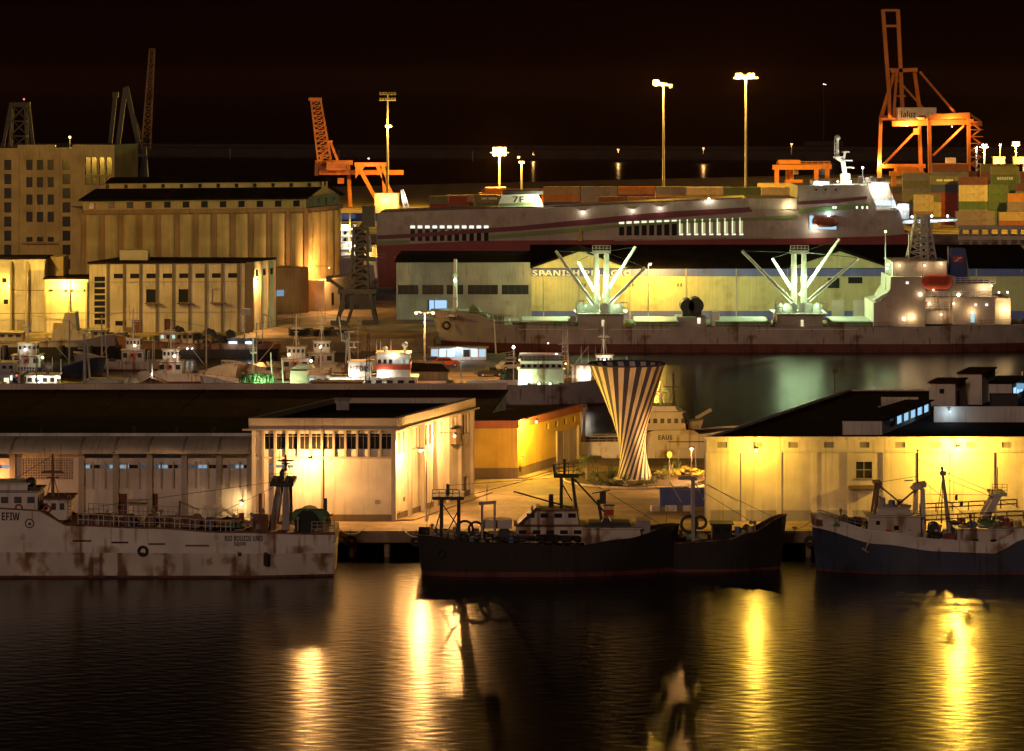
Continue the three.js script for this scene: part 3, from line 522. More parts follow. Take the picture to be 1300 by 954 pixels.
function hullBand(o, y0, y1, nt = 40, ny = 4, inset = 0) { // both sides of the hull between two levels (numbers or functions of t)
  const f = hullShape(o), pos = [], lv = (v, t) => Math.min(o.sheer(t), typeof v === 'function' ? v(t) : v);
  const q = (t, j, s) => { const a = lv(y0, t), b = lv(y1, t), p = f(t, a + (b - a) * j / ny); return [p[0], p[1], s * Math.max(0.02, p[2] - inset)]; };
  for (const s of [-1, 1]) for (let i = 0; i < nt; i++) for (let j = 0; j < ny; j++) {
    const a = q(i / nt, j, s), b = q((i + 1) / nt, j, s), c = q((i + 1) / nt, j + 1, s), d = q(i / nt, j + 1, s);
    if (Math.abs(a[1] - d[1]) + Math.abs(b[1] - c[1]) < 1e-4) continue;
    pos.push(...((s * (o.dir || 1) > 0) ? [a, b, c, a, c, d] : [a, c, b, a, d, c]).flat());
  }
  for (let j = 0; j < ny; j++) { const a = q(0, j, -1), b = q(0, j, 1), c = q(0, j + 1, 1), d = q(0, j + 1, -1); if (Math.abs(a[1] - d[1]) > 1e-4) pos.push(...[a, b, c, a, c, d].flat()); }
  let g = new THREE.BufferGeometry(); g.setAttribute('position', new THREE.Float32BufferAttribute(pos, 3)); g.computeVertexNormals();
  return g;
}
function hullDeck(o, drop = 0.9, nt = 30, t0 = 0, t1 = 1, inset = 0.05) {
  const f = hullShape(o), pos = [], yy = t => typeof drop === 'function' ? drop(t) : o.sheer(t) - drop;
  for (let i = 0; i < nt; i++) {
    const ta = t0 + (t1 - t0) * i / nt, tb = t0 + (t1 - t0) * (i + 1) / nt, a = f(ta, yy(ta)), b = f(tb, yy(tb)), wa = Math.max(0.02, a[2] - inset), wb = Math.max(0.02, b[2] - inset);
    pos.push(...[[a[0], a[1], -wa], [b[0], b[1], -wb], [b[0], b[1], wb], [a[0], a[1], -wa], [b[0], b[1], wb], [a[0], a[1], wa]].flat());
  }
  const g = new THREE.BufferGeometry(); g.setAttribute('position', new THREE.Float32BufferAttribute(pos, 3)); g.computeVertexNormals();
  if ((o.dir || 1) > 0) return g; return g;
}
function hullCap(o, w = 0.14, nt = 40, y) { // rail cap along the deck edge
  const f = hullShape(o), out = [];
  for (const s of [-1, 1]) for (let i = 0; i < nt; i++) { const p = t => { const q = f(t, y ? y(t) : o.sheer(t)); return V(q[0], q[1], s * Math.max(0.02, q[2])); }; out.push(beam(p(i / nt), p((i + 1) / nt), w)); }
  return out;
}
function house(parent, x0, x1, y0, y1, zh, m, opt = {}) { // deck house with eaves, windows on the camera side and ends
  const name = opt.name || 'deck_house', z = opt.z || 0, sl = opt.slope || 0;
  const h = mk(name, outlineZ([[x0, y0], [x1, y0], [x1 - (opt.slR ?? sl), y1], [x0 + (opt.slL ?? sl), y1]], z - zh, z + zh), m, parent);
  mk('roof', bx(x0 + (opt.slL ?? sl) - 0.2, x1 - (opt.slR ?? sl) + 0.2, y1, y1 + 0.12, z - zh - 0.2, z + zh + 0.2), opt.roof || m, h);
  const n = opt.win || 0, wy0 = opt.wy0 ?? y0 + (y1 - y0) * 0.5, wy1 = opt.wy1 ?? y0 + (y1 - y0) * 0.82;
  for (let i = 0; i < n; i++) {
    const a = x0 + (x1 - x0) * (i + 0.22) / n, b = x0 + (x1 - x0) * (i + 0.78) / n;
    mk('window', bx(a, b, wy0, wy1, z + zh + 0.005, z + zh + 0.04), opt.lit && opt.lit(i) ? litWin(opt.lc || [0.9, 0.85, 0.6], opt.lk || 0.9) : M.glass, h);
  }
  if (opt.ends) for (const [ex, s, k] of [[x1, 1, opt.slR ?? sl], [x0, -1, opt.slL ?? sl]]) { const nn = opt.ends; for (let i = 0; i < nn; i++) { const xx = ex - s * k * (wy0 + wy1 - 2 * y0) / 2 / (y1 - y0) + s * 0.03, za = z - zh + 2 * zh * (i + 0.2) / nn, zb = z - zh + 2 * zh * (i + 0.8) / nn; mk('window', bx(xx - 0.03, xx + 0.03, wy0, wy1, za, zb), M.glass, h); } }
  if (opt.door !== undefined) mk('door', bx(opt.door - 0.38, opt.door + 0.38, y0 + 0.1, y0 + 1.95, z + zh + 0.005, z + zh + 0.06), opt.dm || M.glass, h);
  return h;
}
function ring(parent, x, y, z) { mk('lifebuoy', torus(0.32, 0.09, x, y, z), M.rednet, parent); }
function deckLamp(parent, x, y, z, c, I, r = 0.16, k = 16) { return bulb(parent, x, y, z, c, I, r, k, 'deck_lamp'); }
function winch(parent, x, y, z, m = M.black, r = 0.6, w = 1.4) { mk('winch', [cyl(V(x, y + r, z - w / 2), V(x, y + r, z + w / 2), r * 0.6, r * 0.6, 12), cyl(V(x, y + r, z - w / 2 - 0.1), V(x, y + r, z - w / 2), r, r, 14), cyl(V(x, y + r, z + w / 2), V(x, y + r, z + w / 2 + 0.1), r, r, 14), bx(x - r, x + r, y, y + 0.3, z - w / 2 - 0.2, z + w / 2 + 0.2)], m, parent); }
function radarMast(parent, x, y0, y1, z, m = M.mastwhite, s = 1) {
  mk('mast', [cyl(V(x, y0, z), V(x, y1, z), 0.14 * s, 0.07 * s), beam(V(x - 0.7 * s, y0 + (y1 - y0) * 0.6, z), V(x + 0.7 * s, y0 + (y1 - y0) * 0.6, z), 0.08 * s), beam(V(x - 0.5 * s, y0, z), V(x, y0 + (y1 - y0) * 0.55, z), 0.06 * s), beam(V(x + 0.5 * s, y0, z), V(x, y0 + (y1 - y0) * 0.55, z), 0.06 * s), bx(x - 0.45 * s, x + 0.45 * s, y0 + (y1 - y0) * 0.45, y0 + (y1 - y0) * 0.45 + 0.06, z - 0.3 * s, z + 0.3 * s)], m, parent);
  mk('radar_scanner', [bx(x - 0.85 * s, x + 0.85 * s, y0 + (y1 - y0) * 0.5 + 0.2 * s, y0 + (y1 - y0) * 0.5 + 0.32 * s, z + 0.1, z + 0.28)], m, parent);
  for (const k of [1, -1]) mk('aerial', cyl(V(x + k * 0.6 * s, y0 + (y1 - y0) * 0.6, z), V(x + k * 0.62 * s, y1 + (k > 0 ? 0.9 : 0.4) * s, z), 0.025), M.black, parent);
}
function wires(parent, list, r = 0.025) { for (const [a, b] of list) mk('stay_wire', cyl(a, b, r, r, 4), M.black, parent); }
function hullParts(o, g, up, low, bootY, opt = {}) {
  if (opt.mid) { mk('hull', hullBand(o, opt.midY, 99), up, g); mk('hull_band', hullBand(o, bootY, opt.midY), opt.mid, g); } else mk('hull', hullBand(o, bootY, 99), up, g);
  mk('boot_topping', hullBand(o, -1.5, bootY, 40, 2), low, g);
  mk('deck', hullDeck(o, opt.drop ?? 0.9), opt.deck || M.deckrust, g);
  mk('bulwark_lining', hullBand(o, t => o.sheer(t) - (typeof opt.drop === 'number' ? opt.drop : 0.9), 99, 40, 1, 0.12), up, g);
  mk('rail_cap', hullCap(o), opt.cap || up, g);
}
const lerpKeys = keys => t => { for (let i = 0; i + 1 < keys.length; i++) if (t <= keys[i + 1][0]) { const k = (t - keys[i][0]) / (keys[i + 1][0] - keys[i][0]), s = keys[i][2] ? k : k * k * (3 - 2 * k); return keys[i][1] + (keys[i + 1][1] - keys[i][1]) * s; } return keys[keys.length - 1][1]; };

function netPile(w, h) {
  const g = new THREE.IcosahedronGeometry(1, 3), p = g.attributes.position;
  for (let i = 0; i < p.count; i++) { const x = p.getX(i), y = p.getY(i), z = p.getZ(i), k = 1 + 0.3 * (vn(x * 3 + 20, z * 3 + 20 + y * 2, 64) - 0.5) + 0.22 * (vn(x * 8 + 30, z * 8 + 30 + y * 5, 64) - 0.5); p.setXYZ(i, x * k * w, Math.max(0, y) * k * h, z * k * w * 0.8); }
  g.computeVertexNormals(); return g;
}
const floatMat = mat(C(0.5, 0.16, 0.04), { roughness: 0.6 }), boxMats = [mat(C(0.30, 0.30, 0.28)), mat(C(0.10, 0.16, 0.28)), mat(C(0.36, 0.28, 0.14)), mat(C(0.24, 0.07, 0.05))];
function clutter(g, x0, x1, y, z0, z1, n) {             // loose gear lying about a deck
  for (let i = 0; i < n; i++) {
    const x = rr(x0, x1), z = rr(z0, z1), k = rnd();
    if (k < 0.3) mk('fish_box', box(rr(0.6, 0.8), rr(0.25, 0.6), rr(0.4, 0.5), x, y + 0.3, z, rr(0, 1.5)), boxMats[Math.floor(rr(0, 4))], g);
    else if (k < 0.5) mk('rope_coil', torus(rr(0.25, 0.45), 0.09, x, y + 0.1, z, 1.57), M.rope, g);
    else if (k < 0.62) mk('net_float', ball(rr(0.14, 0.24), x, y + 0.25, z, 8), floatMat, g);
    else if (k < 0.76) mk('oil_drum', cyl(V(x, y, z), V(x, y + 0.88, z), 0.29, 0.29, 12), boxMats[Math.floor(rr(0, 4))], g);
    else if (k < 0.9) mk('net_pile', netPile(rr(0.5, 1.0), rr(0.4, 0.8)).translate(x, y, z), rnd() < 0.5 ? M.greennet : M.black, g);
    else mk('vent_pipe', [cyl(V(x, y, z), V(x, y + rr(0.8, 1.3), z), 0.1), ball(0.2, x, y + 1.2, z, 8)], M.shipgrey, g);
  }
}
function mooring(g, a, b, sag = 0.8) { const pts = []; for (let i = 0; i <= 8; i++) { const t = i / 8, q = a.clone().lerp(b, t); q.y -= sag * 4 * t * (1 - t); pts.push(q); } mk('mooring_rope', new THREE.TubeGeometry(new THREE.CatmullRomCurve3(pts), 12, 0.045, 5), M.rope, g); }
// white rust-streaked trawler lying bow out along the vaulted shed
{
  const d = 352, x0 = X(425, d), L = 50, cx = x0 - L / 2, g = thing('white_trawler', 'white rust streaked trawler lettered EFIW and RIO BOUZOS UNO, moored before the vaulted shed', 'trawler', [cx, 0, -d]);
  const lx = p => X(p, 347.5) - cx, ly = p => Y(p, 347.5);
  const o = { L, B: 8.8, dir: -1, rake: 0.05, full: 0.7, stern: 0.92, over: 0.004, sheer: lerpKeys([[0, ly(679)], [0.22, ly(676)], [0.35, ly(671)], [0.53, ly(667)], [0.545, ly(660), 1], [0.57, ly(649), 1], [0.75, ly(642)], [1, ly(620)]]) };
  hullParts(o, g, M.shipwhite, M.boot, 0.25, { mid: M.shiprust, midY: t => 2.35 + 0.3 * t, drop: 0.15, cap: M.deckrust });
  const zs = 4.43, put = (n, geo, m) => mk(n, geo, m, g);
  put('hull_lettering', text('RIO BOUZOS UNO', 0.52, lx(309), ly(684), zs, { w: 3.7 }), M.print); put('hull_lettering', text('GIJON', 0.36, lx(304), ly(691.5), zs, { w: 1.1 }), M.print);
  put('hull_lettering', text('EFIW', 0.78, lx(13), ly(656), zs, { w: 1.75 }), M.print);
  put('crest', [torus(0.42, 0.05, lx(37), ly(665), zs), bx(lx(35.5), lx(38.5), ly(667), ly(664), zs - 0.02, zs + 0.05)], M.print);
  for (const [a, b, y] of [[92, 115, 687], [141, 162, 689], [188, 209, 691], [235, 265, 693]]) put('rubbing_strake', bx(lx(a), lx(b), ly(y) - 0.07, ly(y) + 0.07, zs - 0.1, zs + 0.12), M.deckrust);
  for (const p of [180, 304, 337]) put('scupper', bx(lx(p) - 0.18, lx(p) + 0.18, ly(707), ly(702), zs - 0.2, zs + 0.02), M.dark);
  put('tyre_fender', torus(0.42, 0.14, lx(181), ly(700), zs + 0.1), M.rubber); put('tyre_fender', [cyl(V(lx(338), ly(718), zs + 0.2), V(lx(338), ly(704), zs + 0.2), 0.28, 0.28)], M.rubber);
  put('stern_platform', bx(lx(392), lx(425), ly(690), ly(677), -4, 3.9), M.deckrust);
  // wheelhouse towards the bow
  house(g, lx(-40), lx(44), ly(658), ly(628), 2.6, M.shipwhite, { name: 'wheelhouse', win: 5, wy0: ly(642), wy1: ly(634), ends: 3, roof: M.shipgrey });
  house(g, lx(-40), lx(30), ly(628), ly(619), 2.0, M.shipwhite, { name: 'bridge_top', win: 0 });
  house(g, lx(48), lx(80), ly(664), ly(638), 2.3, M.shipwhite, { name: 'deck_house', win: 3, slope: 0, slR: -0.4, slL: 0.3, roof: M.deckrust });
  put('vent_cowl', [cyl(V(lx(33), ly(628), 1), V(lx(33), ly(620), 1), 0.4, 0.4, 10), ball(0.55, lx(33), ly(618), 1), bx(lx(28), lx(46), ly(630), ly(624), -0.5, 1.4)], M.black);
  radarMast(g, lx(60), ly(638), ly(582), 0.5, M.deckrust, 1.3);
  // handrails along the waist
  const rp = []; for (let i = 0; i <= 10; i++) { const t = 0.2 + 0.3 * i / 10, q = hullShape(o)(t, o.sheer(t)); rp.push(V(q[0], o.sheer(t), q[2] - 0.1)); }
  put('railing', railing(rp, 1.1, 0.55, 0.025, 2), M.mastwhite);
  put('railing', railing(rp.map(q => V(q.x, q.y, -q.z)), 1.1, 0.55, 0.025, 2), M.shipgrey);
  for (const [a, b, c, e] of [[110, 140, 672, 662], [200, 240, 674, 665], [255, 300, 674, 668]]) put('hatch', bx(lx(a), lx(b), ly(c), ly(e), -2, 2.2), M.deckrust);
  for (const p of [160, 187, 245]) winch(g, lx(p), ly(673), 1, M.deckrust, 0.55);
  // stern gantry
  const gy = ly(676), gt = ly(620);
  for (const z of [-2.6, 2.6]) put('gantry_leg', [outlineZ([[lx(339), gy], [lx(348), gy], [lx(355), gt], [lx(349), gt]], z - 0.28, z + 0.28), outlineZ([[lx(356), gy], [lx(366), gy], [lx(365), gt], [lx(359), gt]], z - 0.28, z + 0.28)], M.shipgrey);
  put('gantry_top', [bx(lx(341), lx(371), gt, gt + 0.35, -3.2, 3.2), bx(lx(352), lx(358), gt + 0.35, gt + 1.2, -1.4, 1.4)], M.black);
  put('gantry_railing', railing([V(lx(341), gt + 0.35, 3.1), V(lx(371), gt + 0.35, 3.1)], 0.9, 0.6, 0.025, 2), M.black);
  radarMast(g, lx(359), gt + 1.2, ly(584), 0, M.black, 1);
  put('net_drum', [cyl(V(lx(388), ly(668), -2.2), V(lx(388), ly(668), 2.4), 1.25, 1.25, 16)], M.rubber); put('net_heap', [new THREE.CapsuleGeometry(0.8, 2.2, 4, 10).rotateZ(1.57).translate(lx(392), ly(661), 1.5)], M.greennet);
  put('stern_post', [bx(lx(409), lx(413), ly(676), ly(638), 1, 1.5), bx(lx(404), lx(420), ly(660), ly(658), 0.8, 1.7)], M.black);
  put('stern_railing', railing([V(lx(395), ly(677), 3.7), V(lx(424), ly(677), 3.7)], 1.0, 0.5, 0.03, 3), M.shipgrey);
  clutter(g, lx(95), lx(330), ly(674), -2.5, 3.6, 70); clutter(g, lx(370), lx(420), ly(677), -3, 3.4, 16);
  put('cargo_davit', [cyl(V(lx(225), ly(674), 2), V(lx(225), ly(640), 2), 0.12, 0.09), beam(V(lx(225), ly(641), 2), V(lx(250), ly(652), 2), 0.1)], M.deckrust); put('trawl_door', box(1.5, 2.1, 0.12, lx(330), ly(668), 3.6, 0, 0.15), M.deckrust); put('deck_ladder', railing([V(lx(82), ly(664), 2.3), V(lx(86), ly(664), 2.3)], 2.4, 0.4, 0.03, 7), M.shipgrey);
  ring(g, lx(56), ly(650), 2.36); ring(g, lx(20), ly(648), 2.66);
  mooring(g, V(lx(420), ly(680), -3.6), V(lx(455), GY + 0.5, -11)); mooring(g, V(lx(300), ly(676), -4), V(lx(340), GY + 0.5, -11), 0.4);
  wires(g, [[V(lx(345), ly(622), 2.6), V(lx(250), ly(668), 2)], [V(lx(345), ly(622), -2.6), V(lx(120), ly(650), 0)]]);
  wires(g, [[V(lx(358), ly(600), 0), V(lx(391), ly(627), 1)], [V(lx(60), ly(584), 0), V(lx(-30), ly(640), 0)]]);
}
// black trawler in the middle
{
  const d = 352, xa = X(537, d), xb = X(853, d), L = xb - xa, cx = (xa + xb) / 2, g = thing('black_trawler', 'old black hulled trawler with rusty white cabin and twin post mast', 'trawler', [cx, 0, -d]);
  const lx = p => X(p, 350) - cx, ly = p => Y(p, 348.5);
  const o = { L, B: 7, dir: 1, rake: 0.03, full: 0.6, stern: 0.85, sheer: lerpKeys([[0, ly(681)], [0.25, ly(690)], [0.6, ly(694)], [0.8, ly(686)], [1, ly(672)]]) };
  hullParts(o, g, M.hullblack, M.boot, 0.45, { drop: 0.7 });
  const put = (n, geo, m) => mk(n, geo, m, g);
  house(g, lx(655), lx(742), ly(692), ly(671), 2.0, M.shiprust, { name: 'cabin', win: 5, wy0: ly(681), wy1: ly(676), roof: M.deckrust });
  house(g, lx(665), lx(735), ly(671) + 0.13, ly(652), 1.6, M.shiprust, { name: 'wheelhouse', slL: 0.9, slR: 0.2, win: 4, roof: M.deckrust, ends: 3 });
  put('wheelhouse_screen', outlineZ([[lx(655), ly(671)], [lx(660), ly(671)], [lx(686), ly(648)], [lx(680), ly(648)]], -1.7, 1.75), M.black);
  house(g, lx(742), lx(815), ly(694), ly(674), 2.3, M.shiprust, { name: 'forecastle_house', slR: 0.2, slL: 0 });
  put('forecastle_roof_gear', [bx(lx(748), lx(800), ly(673), ly(667), -1.2, 1.5), cyl(V(lx(770), ly(668), -1), V(lx(770), ly(668), 1.6), 0.5, 0.5, 10)], M.black);
  put('cradle', [bx(lx(808), lx(826), ly(682), ly(665), -1.5, 1.4)], M.shipgrey);
  // stern gantry
  for (const z of [-2, 2]) for (const p of [560, 582]) put('gantry_leg', beam(V(lx(p), ly(688), z), V(lx(p), ly(637), z), 0.28), M.black);
  put('gantry_top', [bx(lx(549), lx(589), ly(637), ly(633), -2.3, 2.3), bx(lx(566), lx(570), ly(633), ly(620), -0.2, 0.2)], M.black);
  put('gantry_brace', [beam(V(lx(560), ly(650), 2), V(lx(551), ly(680), 2), 0.12), beam(V(lx(560), ly(640), 2), V(lx(582), ly(672), 2), 0.1), beam(V(lx(582), ly(650), 2), V(lx(569), ly(676), 2), 0.1)], M.black);
  put('gantry_railing', railing([V(lx(549), ly(633), 2.2), V(lx(583), ly(633), 2.2)], 0.7, 0.7, 0.03, 2), M.black);
  for (const [p, r] of [[590, 0.8], [604, 0.7]]) put('hoop', torus(r, 0.12, lx(p), ly(676), 1), M.black);
  put('a_frame', [beam(V(lx(612), ly(690), 1.4), V(lx(612), ly(645), 1.4), 0.22), beam(V(lx(628), ly(690), 1.4), V(lx(628), ly(642), 1.4), 0.22), beam(V(lx(608), ly(643), 1.4), V(lx(630), ly(641), 1.4), 0.3), cyl(V(lx(618), ly(643), 1.4), V(lx(618), ly(615), 1.4), 0.04)], M.shipgrey);
  put('gear_cover', [bx(lx(612), lx(650), ly(676), ly(665), -1.4, 0.8)], M.shiprust); winch(g, lx(640), ly(690), 1, M.black, 0.6);
  // twin post mast
  put('mast_post', cyl(V(lx(713), ly(675), 0), V(lx(713), ly(612), 0), 0.2, 0.16), M.black); put('mast_post', cyl(V(lx(736), ly(685), 1), V(lx(727), ly(612), 0), 0.2, 0.16), M.black);
  put('mast_platform', [bx(lx(704), lx(735), ly(611), ly(608), -0.9, 0.9)], M.black); put('mast_railing', railing([V(lx(704), ly(608), 0.9), V(lx(734), ly(605), 0.9)], 1.1, 0.5, 0.03, 3), M.black);
  put('mast_stay', [beam(V(lx(713), ly(618), 0), V(lx(727), ly(642), 0), 0.12), beam(V(lx(730), ly(614), 0), V(lx(768), ly(655), 0.5), 0.14), beam(V(lx(705), ly(612), 0), V(lx(703), ly(595), 0), 0.2), beam(V(lx(717), ly(608), 0), V(lx(717), ly(588), 0), 0.24)], M.black);
  put('striped_light_post', [0, 1, 2, 3].map(i => cyl(V(lx(706), ly(606 - i * 4), 0.3), V(lx(706), ly(604 - i * 4), 0.3), 0.16, 0.16)), M.shipwhite);
  put('derrick', [beam(V(lx(765), ly(670), 0), V(lx(760), ly(640), 0), 0.3), bx(lx(762), lx(770), ly(645), ly(630), -0.3, 0.3), beam(V(lx(752), ly(632), 0), V(lx(775), ly(628), 0), 0.1)], M.black);
  put('deck_gear', [0, 1, 2, 3, 4, 5].map(i => box(rr(0.5, 1.4), rr(0.4, 0.9), rr(0.5, 1.3), lx(660 + i * 14), ly(690) + 0.35, 2.2, rr(0, 1))), M.black);
  for (const p of [560, 640, 693]) put('tyre_fender', torus(0.36, 0.13, lx(p), ly(703), 3.5), M.rubber);
  clutter(g, lx(545), lx(655), ly(690), -2.2, 3, 44); clutter(g, lx(815), lx(845), ly(686), -1, 1, 8); clutter(g, lx(690), lx(735), ly(671) + 0.12, 0.4, 1.8, 8);
  const rp = []; for (let i = 0; i <= 9; i++) { const t = 0.03 + 0.45 * i / 9, q = hullShape(o)(t, o.sheer(t)); rp.push(V(q[0], o.sheer(t), q[2] - 0.1)); } put('railing', railing(rp, 0.75, 1.1, 0.03, 2), M.black);
  put('exhaust_stack', [cyl(V(lx(700), ly(652), -0.6), V(lx(700), ly(634), -0.6), 0.28, 0.24, 10)], M.black); ring(g, lx(672), ly(683), 2.05); put('cargo_boom', beam(V(lx(727), ly(650), 0.6), V(lx(652), ly(628), 1), 0.14), M.black);
  mooring(g, V(lx(541), ly(684), -2.5), V(lx(505), GY + 0.5, -11)); mooring(g, V(lx(845), ly(678), -1), V(lx(870), GY + 0.5, -11), 0.5);
  put('stern_fender', cyl(V(lx(539), ly(700), 2.2), V(lx(542), ly(686), 2.4), 0.22, 0.22), M.shipgrey);
  wires(g, [[V(lx(566), ly(622), 0), V(lx(704), ly(612), 0)], [V(lx(583), ly(636), 1), V(lx(704), ly(606), 0)], [V(lx(735), ly(608), 0), V(lx(840), ly(672), 0)], [V(lx(549), ly(633), 0), V(lx(540), ly(680), 0)]]);
}
// small black boat
{
  const d = 354, xa = X(842, d), xb = X(990, d), L = xb - xa, cx = (xa + xb) / 2, g = thing('small_boat', 'small dark wooden fishing boat with goal post gantry, bow to the bayed warehouse', 'boat', [cx, 0, -d]);
  const lx = p => X(p, 352) - cx, ly = p => Y(p, 352);
  const o = { L, B: 4.6, dir: 1, rake: 0.06, full: 0.45, stern: 0.8, sheer: lerpKeys([[0, ly(690)], [0.5, ly(686)], [0.75, ly(676)], [1, ly(657)]]) };
  hullParts(o, g, M.hullblack, M.boot, 0.3, { drop: 0.6, cap: M.deckrust });
  const put = (n, geo, m) => mk(n, geo, m, g);
  put('gantry', [beam(V(lx(881), ly(690), 1), V(lx(881), ly(611), 0.6), 0.34), beam(V(lx(881), ly(690), -1), V(lx(881), ly(611), -0.6), 0.3), bx(lx(862), lx(886), ly(612), ly(609), -0.7, 0.7), beam(V(lx(851), ly(614), 0.2), V(lx(866), ly(640), 0.2), 0.1), beam(V(lx(884), ly(616), 0.2), V(lx(896), ly(640), 0.2), 0.1)], M.shipgrey);
  put('winch_head', [torus(0.8, 0.16, lx(876), ly(668), 0.5), torus(0.6, 0.14, lx(890), ly(666), 0.5)], M.black);
  house(g, lx(905), lx(930), ly(688), ly(668), 1.2, M.hullblack, { name: 'cabin', win: 2 });
  winch(g, lx(950), ly(680), 0, M.black, 0.4, 1);
  wires(g, [[V(lx(884), ly(612), 0), V(lx(984), ly(660), 0)], [V(lx(890), ly(625), 0.3), V(lx(960), ly(668), 0.5)], [V(lx(900), ly(618), 0.2), V(lx(938), ly(640), 0)], [V(lx(851), ly(614), 0.2), V(lx(845), ly(690), 0)]]);
  put('tyre_fender', torus(0.3, 0.11, lx(905), ly(700), 2.3), M.rubber); clutter(g, lx(852), lx(902), ly(688), -1.3, 1.6, 18); clutter(g, lx(932), lx(968), ly(682), -0.8, 0.8, 10);
}
// blue and white trawler
{
  const d = 353, xa = X(1037, d), L = 30, cx = xa + L / 2, g = thing('blue_white_trawler', 'small trawler, white topsides over dark blue hull, before the bayed warehouse', 'trawler', [cx, 0, -d]);
  const lx = p => X(p, 350.5) - cx, ly = p => Y(p, 349.5);
  const o = { L, B: 6.6, dir: -1, rake: 0.02, full: 0.68, stern: 0.85, sheer: lerpKeys([[0, ly(668)], [0.34, ly(672)], [0.36, ly(678), 1], [0.42, ly(690), 1], [0.6, ly(686)], [0.8, ly(676)], [1, ly(658)]]) };
  hullParts(o, g, M.shipwhite, M.boot, 0.15, { mid: M.hullblue, midY: t => o.sheer(t) - 1.35 + 0.5 * (1 - t), drop: 0.7 });
  const put = (n, geo, m) => mk(n, geo, m, g);
  house(g, lx(1101), lx(1170), ly(693), ly(659), 2.0, M.shiprust, { name: 'wheelhouse', slL: 0.2, slR: 0, win: 0, ends: 3 });
  put('wheelhouse_window', bx(lx(1136), lx(1142), ly(676), ly(670), 2.0, 2.05), M.glass); put('wheelhouse_window', bx(lx(1113), lx(1118), ly(669), ly(664), 2.0, 2.05), M.glass);
  house(g, lx(1112), lx(1160), ly(658), ly(649), 1.5, M.shiprust, { name: 'bridge_top', slL: 0.5, slR: 0.4 });
  put('fore_gantry', [beam(V(lx(1109), ly(680), 1.6), V(lx(1117), ly(618), 0.9), 0.24), beam(V(lx(1109), ly(680), -1.6), V(lx(1117), ly(618), -0.9), 0.24), beam(V(lx(1112), ly(662), 1.3), V(lx(1119), ly(618), 0.9), 0.16), bx(lx(1112), lx(1122), ly(620), ly(616), -1.2, 1.2)], M.deckrust);
  put('boom', [beam(V(lx(1119), ly(621), 0.5), V(lx(1160), ly(655), 0.5), 0.16), beam(V(lx(1166), ly(626), 0.5), V(lx(1136), ly(652), 0.5), 0.16)], M.black);
  put('funnel', [outlineZ([[lx(1163), ly(690)], [lx(1170), ly(690)], [lx(1169), ly(623)], [lx(1165), ly(623)]], -0.9, -0.3), outlineZ([[lx(1172), ly(690)], [lx(1179), ly(690)], [lx(1177), ly(625)], [lx(1172), ly(625)]], 0.2, 0.9), outlineZ([[lx(1160), ly(626)], [lx(1165), ly(620)], [lx(1179), ly(617)], [lx(1179), ly(622)], [lx(1167), ly(627)]], -1, 1)], M.shiprust);
  put('aerial', [cyl(V(lx(1169), ly(622), 0), V(lx(1169), ly(577), 0), 0.07, 0.05), ball(0.12, lx(1169), ly(577), 0), beam(V(lx(1152), ly(616), 0), V(lx(1163), ly(615), 0), 0.1)], M.black);
  put('mast', [cyl(V(lx(1210), ly(692), 0.6), V(lx(1199), ly(597), 0.6), 0.26, 0.12), bx(lx(1197), lx(1204), ly(608), ly(603), 0.3, 0.9), beam(V(lx(1193), ly(605), 0.6), V(lx(1209), ly(605), 0.6), 0.07)], M.shipgrey);
  put('mast_stay', [beam(V(lx(1200), ly(612), 0.6), V(lx(1193), ly(665), 0), 0.07), beam(V(lx(1200), ly(612), 0.6), V(lx(1197), ly(668), 1.5), 0.07)], M.black);
  put('aft_gantry', [outlineZ([[lx(1250), ly(662)], [lx(1260), ly(662)], [lx(1276), ly(632)], [lx(1266), ly(632)]], -1.8, -1.3), outlineZ([[lx(1248), ly(662)], [lx(1258), ly(662)], [lx(1274), ly(632)], [lx(1264), ly(632)]], 1.3, 1.8), bx(lx(1261), lx(1280), ly(633), ly(629), -2, 2)], M.shiprust);
  put('aft_railing', railing([V(lx(1261), ly(629), 1.9), V(lx(1280), ly(629), 1.9)], 0.9, 0.45, 0.025, 3), M.black); put('aft_aerial', cyl(V(lx(1271), ly(629), 0), V(lx(1271), ly(598), 0), 0.05, 0.04), M.black);
  house(g, lx(1215), lx(1330), ly(700), ly(674), 2.9, M.shiprust, { name: 'fish_deck', win: 0 });
  for (const p of [1238, 1261]) put('side_door', bx(lx(p) - 0.3, lx(p) + 0.3, ly(695), ly(686), 2.9, 2.95), M.glass);
  put('shelter_rail', [...railing([V(lx(1175), ly(668), 2.2), V(lx(1300), ly(662), 2.2)], 0.85, 1.6, 0.06, 2)], M.deckrust);
  put('shelter_rail', [...railing([V(lx(1175), ly(660), -2.2), V(lx(1300), ly(654), -2.2)], 0.85, 1.6, 0.06, 2)], M.deckrust);
  for (const [p, z] of [[1190, 0], [1218, -1], [1228, 1], [1240, -0.5]]) winch(g, lx(p), ly(684), z, M.black, 0.6, 1.2);
  put('deck_gear', [0, 1, 2, 3, 4, 5, 6].map(i => box(rr(0.3, 1), rr(0.4, 1), rr(0.4, 1), lx(1044 + i * 8), ly(668), rr(-0.8, 0.8), rr(0, 1))), M.deckrust);
  put('anchor', [beam(V(lx(1098), ly(700), 3), V(lx(1106), ly(680), 3), 0.14), beam(V(lx(1094), ly(697), 3), V(lx(1102), ly(703), 3), 0.16)], M.shiprust);
  put('bow_railing', railing([V(lx(1042), ly(660), 0.6), V(lx(1066), ly(665), 2.2), V(lx(1096), ly(671), 2.9)], 0.6, 0.8, 0.03, 2), M.shipgrey);
